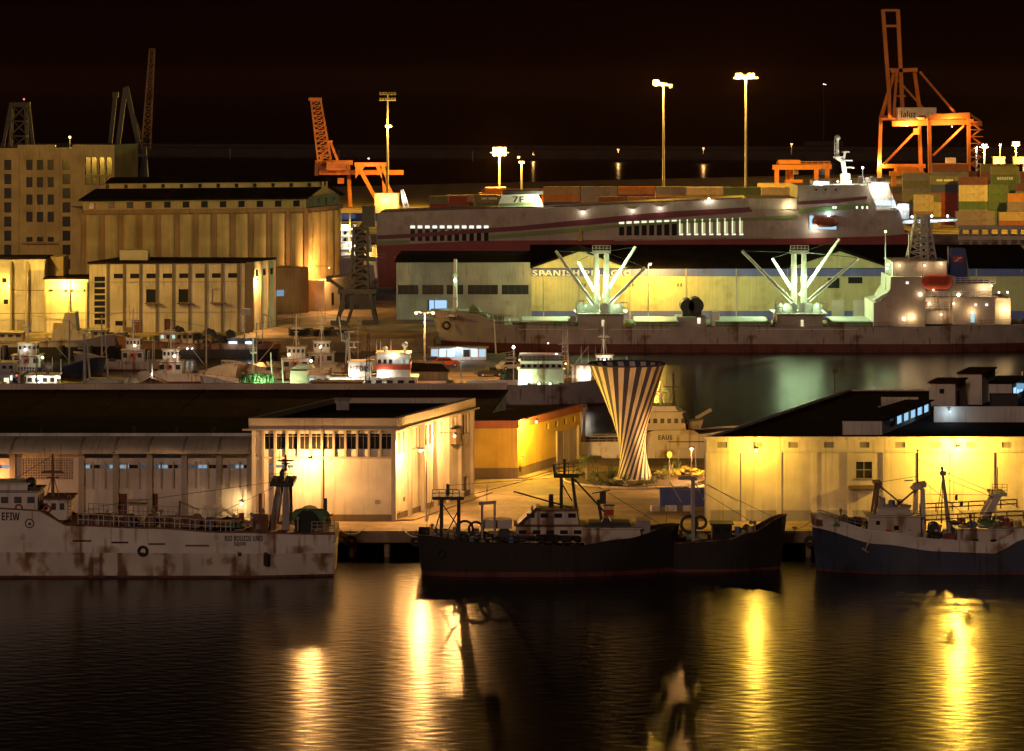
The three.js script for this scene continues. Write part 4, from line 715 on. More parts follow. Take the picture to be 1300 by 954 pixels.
  clutter(g, lx(1182), lx(1212), ly(688), -2, 2.4, 26); clutter(g, lx(1222), lx(1298), ly(674) + 0.1, -2, 2.6, 30); clutter(g, lx(1048), lx(1098), ly(671), -1.4, 1.6, 16); clutter(g, lx(1118), lx(1155), ly(649) + 0.1, -1, 1.3, 8);
  mooring(g, V(lx(1040), ly(662), -0.6), V(lx(1008), GY + 0.5, -10), 0.6); ring(g, lx(1128), ly(680), 2.05);
  put('hanging_block', [bx(lx(1216), lx(1219), ly(640), ly(633), 0.4, 0.7), bx(lx(1222), lx(1226), ly(648), ly(641), 0.4, 0.7)], M.black);
  wires(g, [[V(lx(1118), ly(618), 0), V(lx(1169), ly(610), 0)], [V(lx(1200), ly(603), 0.6), V(lx(1268), ly(632), 0)], [V(lx(1202), ly(612), 0.6), V(lx(1300), ly(650), 0)], [V(lx(1179), ly(619), 0), V(lx(1240), ly(668), 0)], [V(lx(1170), ly(590), 0), V(lx(1199), ly(600), 0.6)], [V(lx(1180), ly(633), 0), V(lx(1262), ly(634), 0)]]);
}
// white trawler lettered EAUS behind the tower
{
  const d = 441, xa = X(690, d), xb = X(942, d), L = xb - xa, cx = (xa + xb) / 2, g = thing('white_coaster', 'white fishing vessel lettered EAUS berthed behind the striped tower', 'fishing vessel', [cx, 0, -d]);
  const lx = p => X(p, 438) - cx, ly = p => Y(p, 437);
  const o = { L, B: 7.4, dir: 1, rake: 0.03, full: 0.66, stern: 0.9, sheer: lerpKeys([[0, ly(563)], [0.45, ly(562)], [0.5, ly(560), 1], [0.53, ly(548), 1], [0.74, ly(547)], [0.78, ly(553), 1], [1, ly(546)]]) };
  hullParts(o, g, M.shipwhite, M.boot, 1.9, { drop: 0.1, deck: M.deckrust });
  const put = (n, geo, m) => mk(n, geo, m, g);
  put('hull_lettering', text('EAUS', 0.55, lx(844.5), ly(556), 3.75, { w: 1.75 }), M.print);
  put('rubbing_strake', bx(lx(848), lx(895), ly(562), ly(561), 3.4, 3.78), M.black);
  house(g, lx(810), lx(872), ly(548), ly(526), 2.6, M.shipwhite, { name: 'wheelhouse', win: 7, wy0: ly(539), wy1: ly(533), slR: 0.6, slL: 0, ends: 4 });
  house(g, lx(818), lx(862), ly(526) + 0.15, ly(519), 2.2, M.shipwhite, { name: 'bridge_top', slR: 0.5 });
  radarMast(g, lx(840), ly(519), ly(488), 0, M.mastwhite, 1.2); radarMast(g, lx(856), ly(519), ly(477), 0.5, M.black, 1.4);
  put('fore_gear', [outlineZ([[lx(874), ly(548)], [lx(890), ly(548)], [lx(894), ly(536)], [lx(876), ly(538)]], -1.5, 1.5), beam(V(lx(885), ly(535), 0), V(lx(905), ly(524), 0), 0.4)], M.shipgrey);
  put('cable_reel', cyl(V(lx(868), ly(531), -1), V(lx(868), ly(531), 1.5), 0.6, 0.6), M.black);
  put('waist_railing', railing([V(lx(700), ly(563), 3.5), V(lx(800), ly(562), 3.5)], 1, 1, 0.03, 3), M.shipgrey);
  put('aft_gantry', [beam(V(lx(742), ly(563), 2), V(lx(742), ly(520), 2), 0.3), beam(V(lx(742), ly(563), -2), V(lx(742), ly(520), -2), 0.3), bx(lx(738), lx(746), ly(522), ly(519), -2.3, 2.3)], M.shipgrey);
}

// ------------------------------------------------------------------ ships and pier in the middle basin
{ // white trawler with red belt lettered UFDR
  const d = 536, xa = X(262, d), xb = X(560, d), L = xb - xa, cx = (xa + xb) / 2, g = thing('red_belted_trawler', 'white trawler lettered UFDR with red belt round its bridge and green netting on deck', 'trawler', [cx, 0, -d]);
  const lx = p => X(p, d) - cx, ly = p => Y(p, d);
  const o = { L, B: 8, dir: -1, rake: 0.03, full: 0.7, stern: 0.9, sheer: lerpKeys([[0, ly(487)], [0.5, ly(490)], [0.8, ly(486)], [1, ly(477)]]) };
  hullParts(o, g, M.shipwhite, M.boot, 0.5, { drop: 0.9 });
  const put = (n, geo, m) => mk(n, geo, m, g), dy = ly(495);
  house(g, lx(420), lx(530), dy, ly(478), 2.8, M.shipwhite, { name: 'deck_house', win: 8 });
  house(g, lx(443), lx(472), ly(478) + 0.13, ly(459), 2.4, M.shipwhite, { name: 'funnel_house', win: 0 });
  put('hull_lettering', text('UFDR', 0.8, lx(457), ly(467), 2.43, { w: 2.7 }), M.print);
  put('red_belt', bx(lx(479) - 0.1, lx(521) + 0.1, ly(468), ly(461), -2.62, 2.62), M.rednet);
  house(g, lx(479), lx(521), ly(478) + 0.13, ly(448), 2.5, M.shipwhite, { name: 'bridge', win: 6, wy0: ly(460), wy1: ly(455), ends: 4, lit: i => i > 2, lc: [0.5, 0.7, 0.6], lk: 0.5 });
  put('radome', [ball(0.4, lx(489), ly(443), 0), cyl(V(lx(489), ly(448), 0), V(lx(489), ly(444), 0), 0.2), ball(0.48, lx(514), ly(438), 0.5), cyl(V(lx(514), ly(447), 0.5), V(lx(514), ly(440), 0.5), 0.2)], M.mastwhite);
  for (const p of [478, 483, 496]) put('aerial', cyl(V(lx(p), ly(448), 0), V(lx(p), ly(433), 0), 0.06, 0.04), M.mastwhite);
  put('main_mast', [beam(V(lx(430), ly(402), 0), V(lx(434), ly(434), 0), 0.16), beam(V(lx(433), ly(432), 0), V(lx(441), ly(434), 0), 0.22), beam(V(lx(441), ly(430), 0), V(lx(444), ly(462), 0), 0.4), beam(V(lx(440), ly(432), 0), V(lx(439), ly(462), 0.5), 0.14), bx(lx(437), lx(449), ly(422), ly(421), -0.4, 0.4), beam(V(lx(443), ly(421), 0), V(lx(443), ly(432), 0), 0.22), bx(lx(442), lx(452), ly(442), ly(441), -0.4, 0.4), beam(V(lx(449), ly(441), 0), V(lx(449), ly(434), 0), 0.25), bx(lx(443), lx(456), ly(435), ly(434), -0.2, 0.2)], M.mastwhite);
  put('main_mast_railing', railing([V(lx(434), ly(430), 0.4), V(lx(441), ly(430), 0.4)], 0.8, 0.3, 0.025, 3), M.mastwhite);
  put('fore_mast', [cyl(V(lx(321), ly(488), 0), V(lx(321), ly(430), 0), 0.2, 0.12), bx(lx(318), lx(326), ly(449), ly(447), -0.5, 0.5)], M.mastwhite); put('fore_mast_cage', railing([V(lx(317.5), ly(447), 0.5), V(lx(326), ly(447), 0.5)], 0.7, 0.3, 0.025, 2), M.mastwhite);
  // heaped net as coils
  const nt = []; for (let i = 0; i < 26; i++) nt.push(new THREE.TorusGeometry(rr(0.5, 0.9), 0.1, 5, 10).rotateY(1.2 + rr(-0.3, 0.3)).translate(lx(306 + i * 1.7), ly(481) + rr(-0.1, 0.25), rr(0.6, 2.4))); put('green_net', nt, M.greennet);
  put('deck_railing', railing([V(lx(325), ly(488), 3.6), V(lx(392), ly(492), 3.6)], 1.1, 0.9, 0.03, 3), M.mastwhite);
  put('deck_box', [bx(lx(369), lx(391), ly(490), ly(470), -1.5, 1.5)], M.cream); put('canvas_cover', outlineZ([[lx(369), ly(468)], [lx(377), ly(463)], [lx(396), ly(463)], [lx(399), ly(467)]], -1.4, 1.4), M.grey);
  for (const p of [346, 360]) put('derrick_post', cyl(V(lx(p), ly(490), 1), V(lx(p - 2), ly(p > 350 ? 455 : 447), 1), 0.12, 0.08), M.mastwhite);
  house(g, lx(392), lx(420), dy, ly(476), 2.0, M.shipgrey, { name: 'galley_house', win: 3, lit: i => i === 0, lc: [0.5, 0.8, 0.9] });
  for (const [p, q, c, I] of [[332, 486, MG, 30], [365, 488, MG, 20], [415, 491, WH, 10], [438, 491, WH, 10], [450, 492, WH, 12]]) deckLamp(g, lx(p), ly(q), 3.4, c, I, 0.13);
  deckLamp(g, lx(450), ly(473), 3.0, WH, 9, 0.11); deckLamp(g, lx(488), ly(474), 3.1, WH, 9, 0.11); deckLamp(g, lx(500), ly(446), 3.2, WH, 5, 0.07);
  wires(g, [[V(lx(430), ly(404), 0), V(lx(480), ly(450), 0)], [V(lx(321), ly(432), 0), V(lx(434), ly(425), 0)]]);
}
{ // dull brown trawler in front of it
  const d = 516, cx = X(425, d), g = thing('brown_trawler', 'dim brown trawler lying outside the red belted trawler', 'trawler', [cx, 0, -d]), lx = p => X(p, d) - cx, ly = p => Y(p, d);
  const o = { L: 22, B: 6, dir: 1, full: 0.66, sheer: lerpKeys([[0, 1.9], [0.6, 2], [1, 3.6]]) }; hullParts(o, g, M.boot, M.hullblack, 0.4, { drop: 0.7 });
  house(g, lx(395), lx(460), 1.4, ly(485), 1.8, M.deckrust, { name: 'wheelhouse', win: 6 }); mk('mast', lattice(V(lx(466), 2, 0), V(lx(468), ly(424), 0), 0.8, 9, 0.08, 0.3), M.black, g); mk('crosstree', [beam(V(lx(458), ly(447), 0), V(lx(476), ly(447), 0), 0.14)], M.black, g);
}
function litShip(px0, px1, d, label, seedling, cfg) {
  const xa = X(px0, d), xb = X(px1, d), L = xb - xa, cx = (xa + xb) / 2, g = thing(cfg.name || 'fishing_boat', label, 'fishing boat', [cx, 0, -d]), lx = p => X(p, d) - cx, ly = p => Y(p, d);
  const o = { L, B: cfg.B || 7, dir: cfg.dir || 1, full: 0.66, rake: 0.03, sheer: lerpKeys(cfg.sheer || [[0, ly(497)], [0.6, ly(498)], [1, ly(490)]]) };
  hullParts(o, g, cfg.hull || M.shipwhite, M.boot, 0.4, { drop: 0.8 });
  cfg.build(g, lx, ly); return g;
}
litShip(-60, 104, 530, 'white trawler with red belted deck house and bright deck lamps in the middle basin', 3, { name: 'lit_trawler', build: (g, lx, ly) => {
  house(g, lx(-40), lx(28), ly(497), ly(474), 2.6, M.shipgrey, { name: 'aft_house', win: 6, lit: i => i === 4 });
  house(g, lx(-30), lx(20), ly(474) + 0.13, ly(460), 2.1, M.shipgrey, { name: 'upper_house', win: 6, wy0: ly(467), wy1: ly(463) });
  house(g, lx(36), lx(74), ly(497), ly(476), 2.8, M.shipwhite, { name: 'bridge', win: 4, wy0: ly(483), wy1: ly(478), ends: 3 });
  mk('red_belt', bx(lx(20), lx(72), ly(491), ly(485), 2.83, 2.95), M.rednet, g);
  mk('radome', [ball(0.75, lx(60), ly(466), 0), cyl(V(lx(60), ly(476), 0), V(lx(60), ly(468), 0), 0.25)], M.shipgrey, g);
  for (const p of [4, 12, 24, 54, 66, 77]) mk('aerial', cyl(V(lx(p), ly(476), 0), V(lx(p), ly(452 + (p % 5) * 2), 0), 0.05, 0.03), M.mastwhite, g);
  mk('roof_railing', railing([V(lx(28), ly(474), 2), V(lx(46), ly(474), 2)], 1.3, 0.4, 0.03, 2), M.mastwhite, g);
  for (const [p, q, I] of [[53, 478, 7], [78, 477, 6], [52, 494, 7], [86, 494, 9]]) deckLamp(g, lx(p), ly(q), 3.4, WH, I, 0.2);
  mk('window', bx(lx(16), lx(18.5), ly(481), ly(475), 2.75, 2.8), litWin([0.9, 0.95, 0.8], 1.2), g); mk('signal_light', ball(0.16, lx(24), ly(475), 2.8), glow([1, 0.1, 0.08], 3), g);
} });
litShip(96, 214, 540, 'unlit grey trawler with tripod mast beside the lit trawler in the middle basin', 4, { name: 'grey_trawler', hull: M.shipgrey, build: (g, lx, ly) => {
  house(g, lx(112), lx(160), ly(500), ly(482), 2.4, M.shipgrey, { name: 'wheelhouse', win: 5 });
  mk('tripod_mast', [cyl(V(lx(107), ly(498), 0), V(lx(107), ly(424), 0), 0.28, 0.2), cyl(V(lx(116), ly(498), 0.8), V(lx(110), ly(437), 0), 0.2, 0.14), bx(lx(97), lx(108), ly(450), ly(448), -0.6, 0.6), bx(lx(99), lx(108), ly(443), ly(442), -0.6, 0.6), beam(V(lx(98), ly(450), 0), V(lx(104), ly(456), 0), 0.12)], M.shipgrey, g);
  mk('after_mast', cyl(V(lx(137), ly(484), 0), V(lx(133), ly(425), 0), 0.14, 0.08), M.shipgrey, g);
  mk('brown_canopy', outlineZ([[lx(170), ly(498)], [lx(176), ly(486)], [lx(192), ly(478)], [lx(210), ly(485)], [lx(215), ly(498)]], -2, 2), M.deckrust, g);
  mk('light_pole', cyl(V(lx(193), ly(479), 0), V(lx(193), ly(462), 0), 0.06), M.mastwhite, g); deckLamp(g, lx(193), ly(475), 0.5, WH, 3, 0.11);
  for (let i = 0; i < 6; i++) deckLamp(g, lx(116 + i * 10.6), ly(498), 3.6, WH, 0.7, 0.11, 12);
  mk('lit_cabin', bx(lx(203), lx(217), ly(499), ly(493), 1.6, 2.9), M.cream, g); mk('window', bx(lx(204), lx(216), ly(498), ly(494.5), 2.9, 2.94), litWin([0.65, 0.9, 0.75], 0.9), g);
} });
{ // vessel with green-white floodlit bridge, bow to the tower
  const d = 534, g = thing('floodlit_vessel', 'vessel with green white floodlit bridge front at the end of the middle pier', 'vessel', [X(688, d), 0, -d], 0), cx = X(688, d), lx = p => X(p, d) - cx, ly = p => Y(p, d);
  const o = { L: 22, B: 9, dir: 1, full: 0.5, rake: 0.05, sheer: lerpKeys([[0, ly(487)], [0.55, ly(486)], [0.8, ly(482)], [1, ly(474)]]) };
  hullParts(o, g, M.shipgrey, M.boot, 0.3, { drop: 0.8 });
  house(g, lx(658), lx(716), ly(489), ly(468), 2.2, M.shipwhite, { name: 'bridge_front', win: 0 });
  house(g, lx(660), lx(714), ly(468) + 0.13, ly(458), 2.0, M.shipwhite, { name: 'wheelhouse', win: 7, wy0: ly(465.5), wy1: ly(461.5) });
  house(g, lx(661), lx(712), ly(457), ly(450), 1.8, M.shipgrey, { name: 'bridge_top' });
  house(g, lx(726), lx(750), ly(486), ly(464), 1.5, M.shiprust, { name: 'fore_house', win: 0 });
  mk('lattice_mast', lattice(V(lx(718), ly(470), -1), V(lx(717), ly(412), -1), 1.1, 10, 0.09, 0.5), M.shipgrey, g); mk('crosstree', [beam(V(lx(709), ly(438), -1), V(lx(726), ly(437), -1), 0.14)], M.shipgrey, g);
  for (const p of [738, 747, 756]) mk('aerial', cyl(V(lx(p), ly(466), 0), V(lx(p), ly(440), 0), 0.06), M.shipgrey, g);
  mk('roof_railing', railing([V(lx(659), ly(458), 2), V(lx(716), ly(458), 2)], 0.9, 0.7, 0.03, 2), M.mastwhite, g);
  for (let i = 0; i < 4; i++) mk('bollard', cyl(V(lx(670 + i * 14), ly(489), 3.3), V(lx(670 + i * 14), ly(484), 3.3), 0.3, 0.3), M.black, g);
  for (const [p, q] of [[668, 484], [684, 485], [698, 485]]) deckLamp(g, lx(p), ly(q), 3.5, MG, 34, 0.17);
  deckLamp(g, lx(652), ly(441), 0, WH, 24, 0.22); mk('lamp_pole', cyl(V(lx(652), 3, 0), V(lx(652), ly(442), 0), 0.09), M.steel, g); deckLamp(g, lx(706), ly(449), 1.5, WH, 5, 0.15); deckLamp(g, lx(742), ly(476), 2.2, WH, 10, 0.2); deckLamp(g, lx(718), ly(461), 1.5, SO, 5, 0.14); deckLamp(g, lx(696), ly(436), 0, [1, 0.3, 0.2], 2, 0.1);
}
{ // long pale hull on the far side of the middle pier
  const d = 606, xa = X(470, d), xb = X(652, d), L = xb - xa, cx = (xa + xb) / 2, g = thing('pale_hulled_ship', 'pale hulled ship with raised bow rail behind the middle pier', 'ship', [cx, 0, -d]), lx = p => X(p, d) - cx, ly = p => Y(p, d);
  const o = { L, B: 8.4, dir: 1, full: 0.62, rake: 0.02, sheer: lerpKeys([[0, ly(468)], [0.5, ly(467)], [1, ly(455)]]) };
  hullParts(o, g, M.shipwhite, M.boot, 0.8, { drop: 0.3 });
  const rp = []; for (let i = 0; i <= 8; i++) { const t = 0.45 + 0.54 * i / 8, q = hullShape(o)(t, o.sheer(t)); rp.push(V(q[0], o.sheer(t), q[2])); } mk('bow_railing', railing(rp, 1.2, 1.5, 0.04, 3), M.mastwhite, g);
  mk('bow_mast', cyl(V(lx(630), ly(456), 0), V(lx(627), ly(405), 0), 0.16, 0.09), M.mastwhite, g); mk('windlass', [bx(lx(624), lx(640), ly(457), ly(452), -1, 1)], M.shipgrey, g);
}
function smallBoat(px, d, len, dir, label, m, lamps) {
  const g = thing('small_fishing_boat', label, 'fishing boat', [X(px, d), 0, -d]), o = { L: len, B: len * 0.3, dir, full: 0.55, rake: 0.04, sheer: lerpKeys([[0, 1.6], [0.55, 1.5], [1, 3.0]]) };
  hullParts(o, g, m, M.boot, 0.3, { drop: 0.6 });
  const a = -dir * len * 0.18, h = len * 0.11; const cm = m === M.hullblue || m === M.shipwhite ? M.shiprust : M.shipgrey; house(g, a - len * 0.13, a + len * 0.13, 1.0, 3.4, h, cm, { name: 'cabin', win: 3 }); house(g, a - len * 0.08, a + len * 0.09, 3.53, 5.3, h * 0.8, cm, { name: 'wheelhouse', win: 4, ends: 3 });
  radarMast(g, a, 5.4, 10.5, 0, M.mastwhite, 1); mk('fore_mast', [cyl(V(dir * len * 0.2, 1, 0), V(dir * len * 0.2, 9.2, 0), 0.15, 0.09), beam(V(dir * len * 0.2, 2.4, 0), V(-dir * len * 0.02, 6.8, 0.4), 0.11), beam(V(dir * len * 0.2 - 0.7, 7.6, 0), V(dir * len * 0.2 + 0.7, 7.6, 0), 0.08)], M.shipgrey, g);
  mk('stern_gantry', [beam(V(-dir * len * 0.42, 1, h), V(-dir * len * 0.42, 5, h * 0.8), 0.16), beam(V(-dir * len * 0.42, 1, -h), V(-dir * len * 0.42, 5, -h * 0.8), 0.16), beam(V(-dir * len * 0.42, 5, h * 0.8), V(-dir * len * 0.42, 5, -h * 0.8), 0.16)], M.shipgrey, g);
  winch(g, dir * len * 0.08, 1, 0, M.black, 0.5, 1); wires(g, [[V(a, 10, 0), V(dir * len * 0.2, 9, 0)], [V(dir * len * 0.2, 9, 0), V(dir * len * 0.5, 3, 0)]]); ring(g, a, 2.6, h + 0.05);
  lamps.forEach(([x, y, c, I]) => deckLamp(g, a + x, y, h + 1.0, c, I * 0.35, 0.2, 20)); return g;
}
smallBoat(238, 572, 15, 1, 'small white fishing boat with one deck lamp behind the grey trawler', M.shipwhite, [[0.8, 4.4, WH, 7]]);
smallBoat(352, 578, 17, -1, 'rusty fishing boat with two masts behind the green netting', M.shiprust, [[-1, 4.2, [1, 0.7, 0.35], 8], [2.6, 3.2, WH, 4]]);
smallBoat(60, 585, 18, 1, 'blue hulled fishing boat in the middle basin behind the lit trawler', M.hullblue, [[0, 4.5, WH, 8], [2.8, 3.2, MG, 4]]);
smallBoat(150, 596, 14, -1, 'small grey fishing boat alone in the middle basin', M.shipgrey, [[0.5, 4.3, [1, 0.7, 0.35], 5]]);
smallBoat(18, 508, 16, 1, 'cream fishing boat nosing behind the long flat roofed shed', M.cream, [[0.4, 5.7, WH, 6], [2, 4.6, CB, 3]]);
smallBoat(745, 560, 15, -1, 'white fishing boat with floodlit cabin next to the striped tower', M.shipwhite, [[0, 4.6, WH, 14], [2, 3.6, MG, 10]]);
smallBoat(430, 590, 16, 1, 'rusty fishing boat lying behind the red belted trawler', M.shiprust, [[0, 4.5, [1, 0.7, 0.35], 8]]);
smallBoat(1272, 466, 15, -1, 'pale fishing boat whose mast shows behind the warehouse roof office', M.cream, [[0, 6.4, [1, 0.7, 0.35], 30]]);
// canteen row lit blue, cars and lamps on the middle pier
{
  const d = 586, cx = X(582, d), g = thing('canteen_kiosk', 'low white canteen with blue white lit front on the middle pier', 'kiosk', [cx, GY, -d]), W = 9.2;
  mk('wall', bx(-W / 2, W / 2, 0, 2.0, -2, 0), M.white, g); mk('roof', bx(-W / 2 - 0.4, W / 2 + 0.4, 2.001, 2.15, -2.2, 0.7), M.grey, g);
  for (let i = 0; i < 7; i++) mk('window', bx(-W / 2 + W * i / 7 + 0.12, -W / 2 + W * (i + 1) / 7 - 0.12, 0.5, 1.75, 0.005, 0.05), i === 4 ? M.glass : litWin([0.55, 0.78, 1], i % 3 ? 1.0 : 0.6), g);
  shine(g, 0, 1.7, 0.9, CB, 7, 0.3); mk('strip_lamp', bx(-3, 3, 1.78, 1.84, 0.55, 0.65), glow(CB, 3), g);
}
streetLamp(539, 543.5, Y(398, 543.5), SO, 900, 'double headed sodium street lamp on the middle pier', { arms: 2, reach: 1.3, b: 0.24, k: 20, r: 0.16 });
streetLamp(585, 540.0, Y(458, 543), [0.7, 1, 0.5], 0.6, 'short dark lamp post on the middle pier near the parked pickup', { reach: 0.3, b: 0.06, k: 1.5 });
function car(px, d, ry, m, label, pickup) {
  const g = thing('parked_car', label, 'car', [X(px, d), GY + 0.01, -d], ry, 'cars parked on the middle pier');
  mk('body', [outlineZ([[-2.2, 0.35], [2.2, 0.35], [2.25, 0.75], [1.9, 0.92], [-2.15, 0.95], [-2.25, 0.7]], -0.85, 0.85)], m, g);
  mk('cabin', outlineZ(pickup ? [[-0.3, 0.93], [1.25, 0.92], [0.75, 1.5], [-0.25, 1.5]] : [[-1.9, 0.95], [1.2, 0.92], [0.6, 1.45], [-1.3, 1.45]], -0.74, 0.74), m, g);
  mk('side_window', outlineZ(pickup ? [[-0.15, 1.0], [1.05, 1.0], [0.7, 1.42], [-0.12, 1.42]] : [[-1.6, 1.0], [0.98, 1.0], [0.52, 1.38], [-1.2, 1.38]], -0.76, 0.76), M.glass, g);
  for (const x of [-1.35, 1.4]) for (const z of [-0.8, 0.8]) { const w = mk('wheel', cyl(V(x, 0.33, z - 0.1), V(x, 0.33, z + 0.1), 0.33, 0.33, 14), M.rubber, g); mk('rim', cyl(V(x, 0.33, z - 0.11), V(x, 0.33, z + 0.11), 0.18, 0.18, 10), M.steel, w); }
  for (const z of [-0.6, 0.6]) mk('headlight', bx(2.2, 2.26, 0.62, 0.76, z - 0.18, z + 0.18), M.mastwhite, g);
  return g;
}
car(621, 553, 0.35, M.black, 'dark pickup truck parked on the middle pier', true); car(529, 566, -0.2, M.mastwhite, 'white car parked by the double street lamp'); car(550, 574, 0.1, M.bluepaint, 'blue car parked on the middle pier before the canteen'); car(648, 565, 0.5, M.steel, 'silver car parked at the end of the middle pier'); car(566, 572, 0.1, M.rednet, 'red car parked on the middle pier before the canteen');
{
  const g = thing('dark_hut', 'dark low hut with pitched roof on the middle pier by the street lamp', 'hut', [X(540, 542), GY, -544]);
  mk('wall', bx(-4, 3.4, 0, 1.7, -2, 2), M.plinth, g); mk('roof', outlineZ([[-4.4, 1.7], [3.8, 1.7], [2.6, 2.9], [-2, 3.1]], -2.3, 2.3), M.darkroof, g);
}

// ------------------------------------------------------------------ far quay on the grain silo side
function pilasterBlock(o, f, W, y0, y1, n, m, tm) { mk('wall', bx(0, W, y0, y1, -0.3, 0), m, o, f); for (let i = 0; i <= n; i++) mk('pilaster', bx(Math.max(0, W * i / n - 0.22), Math.min(W, W * i / n + 0.22), y0, y1, 0, 0.35), tm, o, f); }
{
  const o = thing('quay_warehouse', 'pale five storey quay warehouse of many bays with small square windows', 'warehouse'), d = 648, W = X(310, d) - X(113, d), ff = frame(X(113, d), d, X(310, d), d + 3), f2 = frame(X(310, d), d + 3, X(348, d + 14), d + 16), W2 = Math.hypot(X(348, d + 14) - X(310, d), 13);
  const py = p => Y(p, d), top = py(335), px = p => (p - 113) * d / F, holes = [];
  for (let i = 0; i < 8; i++) holes.push([px(144 + i * 20.7), px(144 + i * 20.7) + 1.75, py(354), py(348)]);
  for (let i = 0; i < 8; i++) holes.push([px(119.5), px(133), py(357.5 + i * 7.8), py(351.5 + i * 7.8)]);
  for (const p of [185, 226, 268]) holes.push([px(p), px(p + 13.5), py(385), py(368)]);
  holes.push([px(146), px(159), py(414), py(408)]); holes.push([px(167), px(179.5), GY, py(407)]); holes.push([px(208), px(221), GY, py(406)]);
  mk('wall', holed(0, W, GY, top, -0.4, 0, holes), M.cream, o, ff);
  holes.forEach((h, i) => mk(i > 19 ? 'door' : 'window', bx(h[0], h[1], h[2], h[3], -0.35, -0.25), i > 19 ? M.door : i === 18 ? M.cream : M.glass, o, ff));
  for (let i = 0; i <= 9; i++) mk('pilaster', bx(Math.max(0, px(136 + i * 20.7) - 0.2), Math.min(W, px(136 + i * 20.7) + 0.2), GY, top, 0, 0.3), M.plinth, o, ff);
  mk('floor_course', bx(0, W, py(358) - 0.15, py(358), 0, 0.12), M.trim, o, ff); mk('floor_course', bx(0, W, py(397) - 0.15, py(397), 0, 0.12), M.trim, o, ff);
  for (const p of [183, 224, 266]) mk('balcony', bx(px(p), px(p + 20), py(386.5), py(385), 0.3, 1), M.plinth, o, ff);
  mk('side_wall', bx(0, W2, GY, top, -0.4, 0), M.cream, o, f2); for (let i = 1; i < 5; i++) mk('pilaster', bx(W2 * i / 4 - 0.4, W2 * i / 4, GY, top, 0, 0.3), M.plinth, o, f2);
  for (let i = 0; i < 4; i++) mk('window', bx(W2 * (i + 0.35) / 4, W2 * (i + 0.65) / 4, py(354), py(346), 0.005, 0.05), M.glass, o, f2);
  mk('roof', prism([[X(113, d) - 0.3, d - 0.3], [X(310, d), d + 2.6], [X(348, d + 14) + 0.3, d + 16], [X(150, d + 14), d + 18]], top, top + 0.35), M.darkroof, o);
  mk('roof_tank_house', [bx(X(147, d), X(183, d), top + 0.35, py(320), -d - 10, -d - 6)], M.grey, o); mk('plinth', bx(px(159.5), px(167), GY, GY + 1, 0, 0.2), M.plinth, o, ff);
}
wallLamp(X(327, 655), Y(357, 655), -653.6, SO, 320, 'bright sodium lamp on the end wall of the many bayed quay warehouse', { b: 0.24, arm: 2.4, k: 22 });
{
  const o = thing('lit_quay_store', 'yellow lit white store block with stepped roof on the quay below the grain tower', 'store building'), d = 650, py = p => Y(p, d), x = p => X(p, d);
  const part = (a, b, t, dd, dep = 12) => { mk('wall', bx(X(a, dd), X(b, dd), GY, Y(t, dd), -dd - dep, -dd), M.white, o); mk('roof', bx(X(a, dd) - 0.3, X(b, dd) + 0.3, Y(t, dd), Y(t, dd) + 0.3, -dd - dep, -dd + 0.3), M.darkroof, o); };
  part(-40, 56, 329, 651, 10); part(56.5, 112, 355, 649.5, 12);
  mk('upper_block', bx(X(56.5, 656), X(80, 656), Y(355, 656), Y(326, 656), -664, -656), M.silo, o);
  for (const p of [-10, 14, 34, 57.5, 88, 110]) mk('pilaster', bx(x(p) - 0.15, x(p) + 0.15, GY, py(p > 57 ? 358 : 332), -650.6, -649), M.trim, o);
  for (const [p, q] of [[3, 353], [5, 380], [-16, 353], [63, 367], [82, 367], [89, 367], [106, 367]]) mk('window', bx(x(p), x(p + (p > 60 ? 4 : 5.5)), py(q + (p > 60 ? 3 : 6)), py(q), -649.48, -649.4), M.glass, o);
  mk('door', bx(x(22), x(32), GY, py(407), -649.5, -649.3), M.grey, o); mk('door', bx(x(68), x(78), GY, py(410), -649.45, -649.3), M.plinth, o);
  mk('cable', [cyl(V(x(-10), py(398), -649.2), V(x(112), py(397), -649.1), 0.05), cyl(V(x(-10), py(368), -649.2), V(x(112), py(369), -649.1), 0.05)], M.black, o);
}
wallLamp(X(84, 648), Y(362, 648), -647.6, SY, 190, 'very bright yellow lamp on the low wing of the lit quay store', { b: 0.24, arm: 1.8, k: 24 });
wallLamp(X(10, 648), Y(363, 648), -649.2, SY, 80, 'yellow lamp on the tall wing of the lit quay store', { b: 0.2, arm: 1.6, k: 20 });
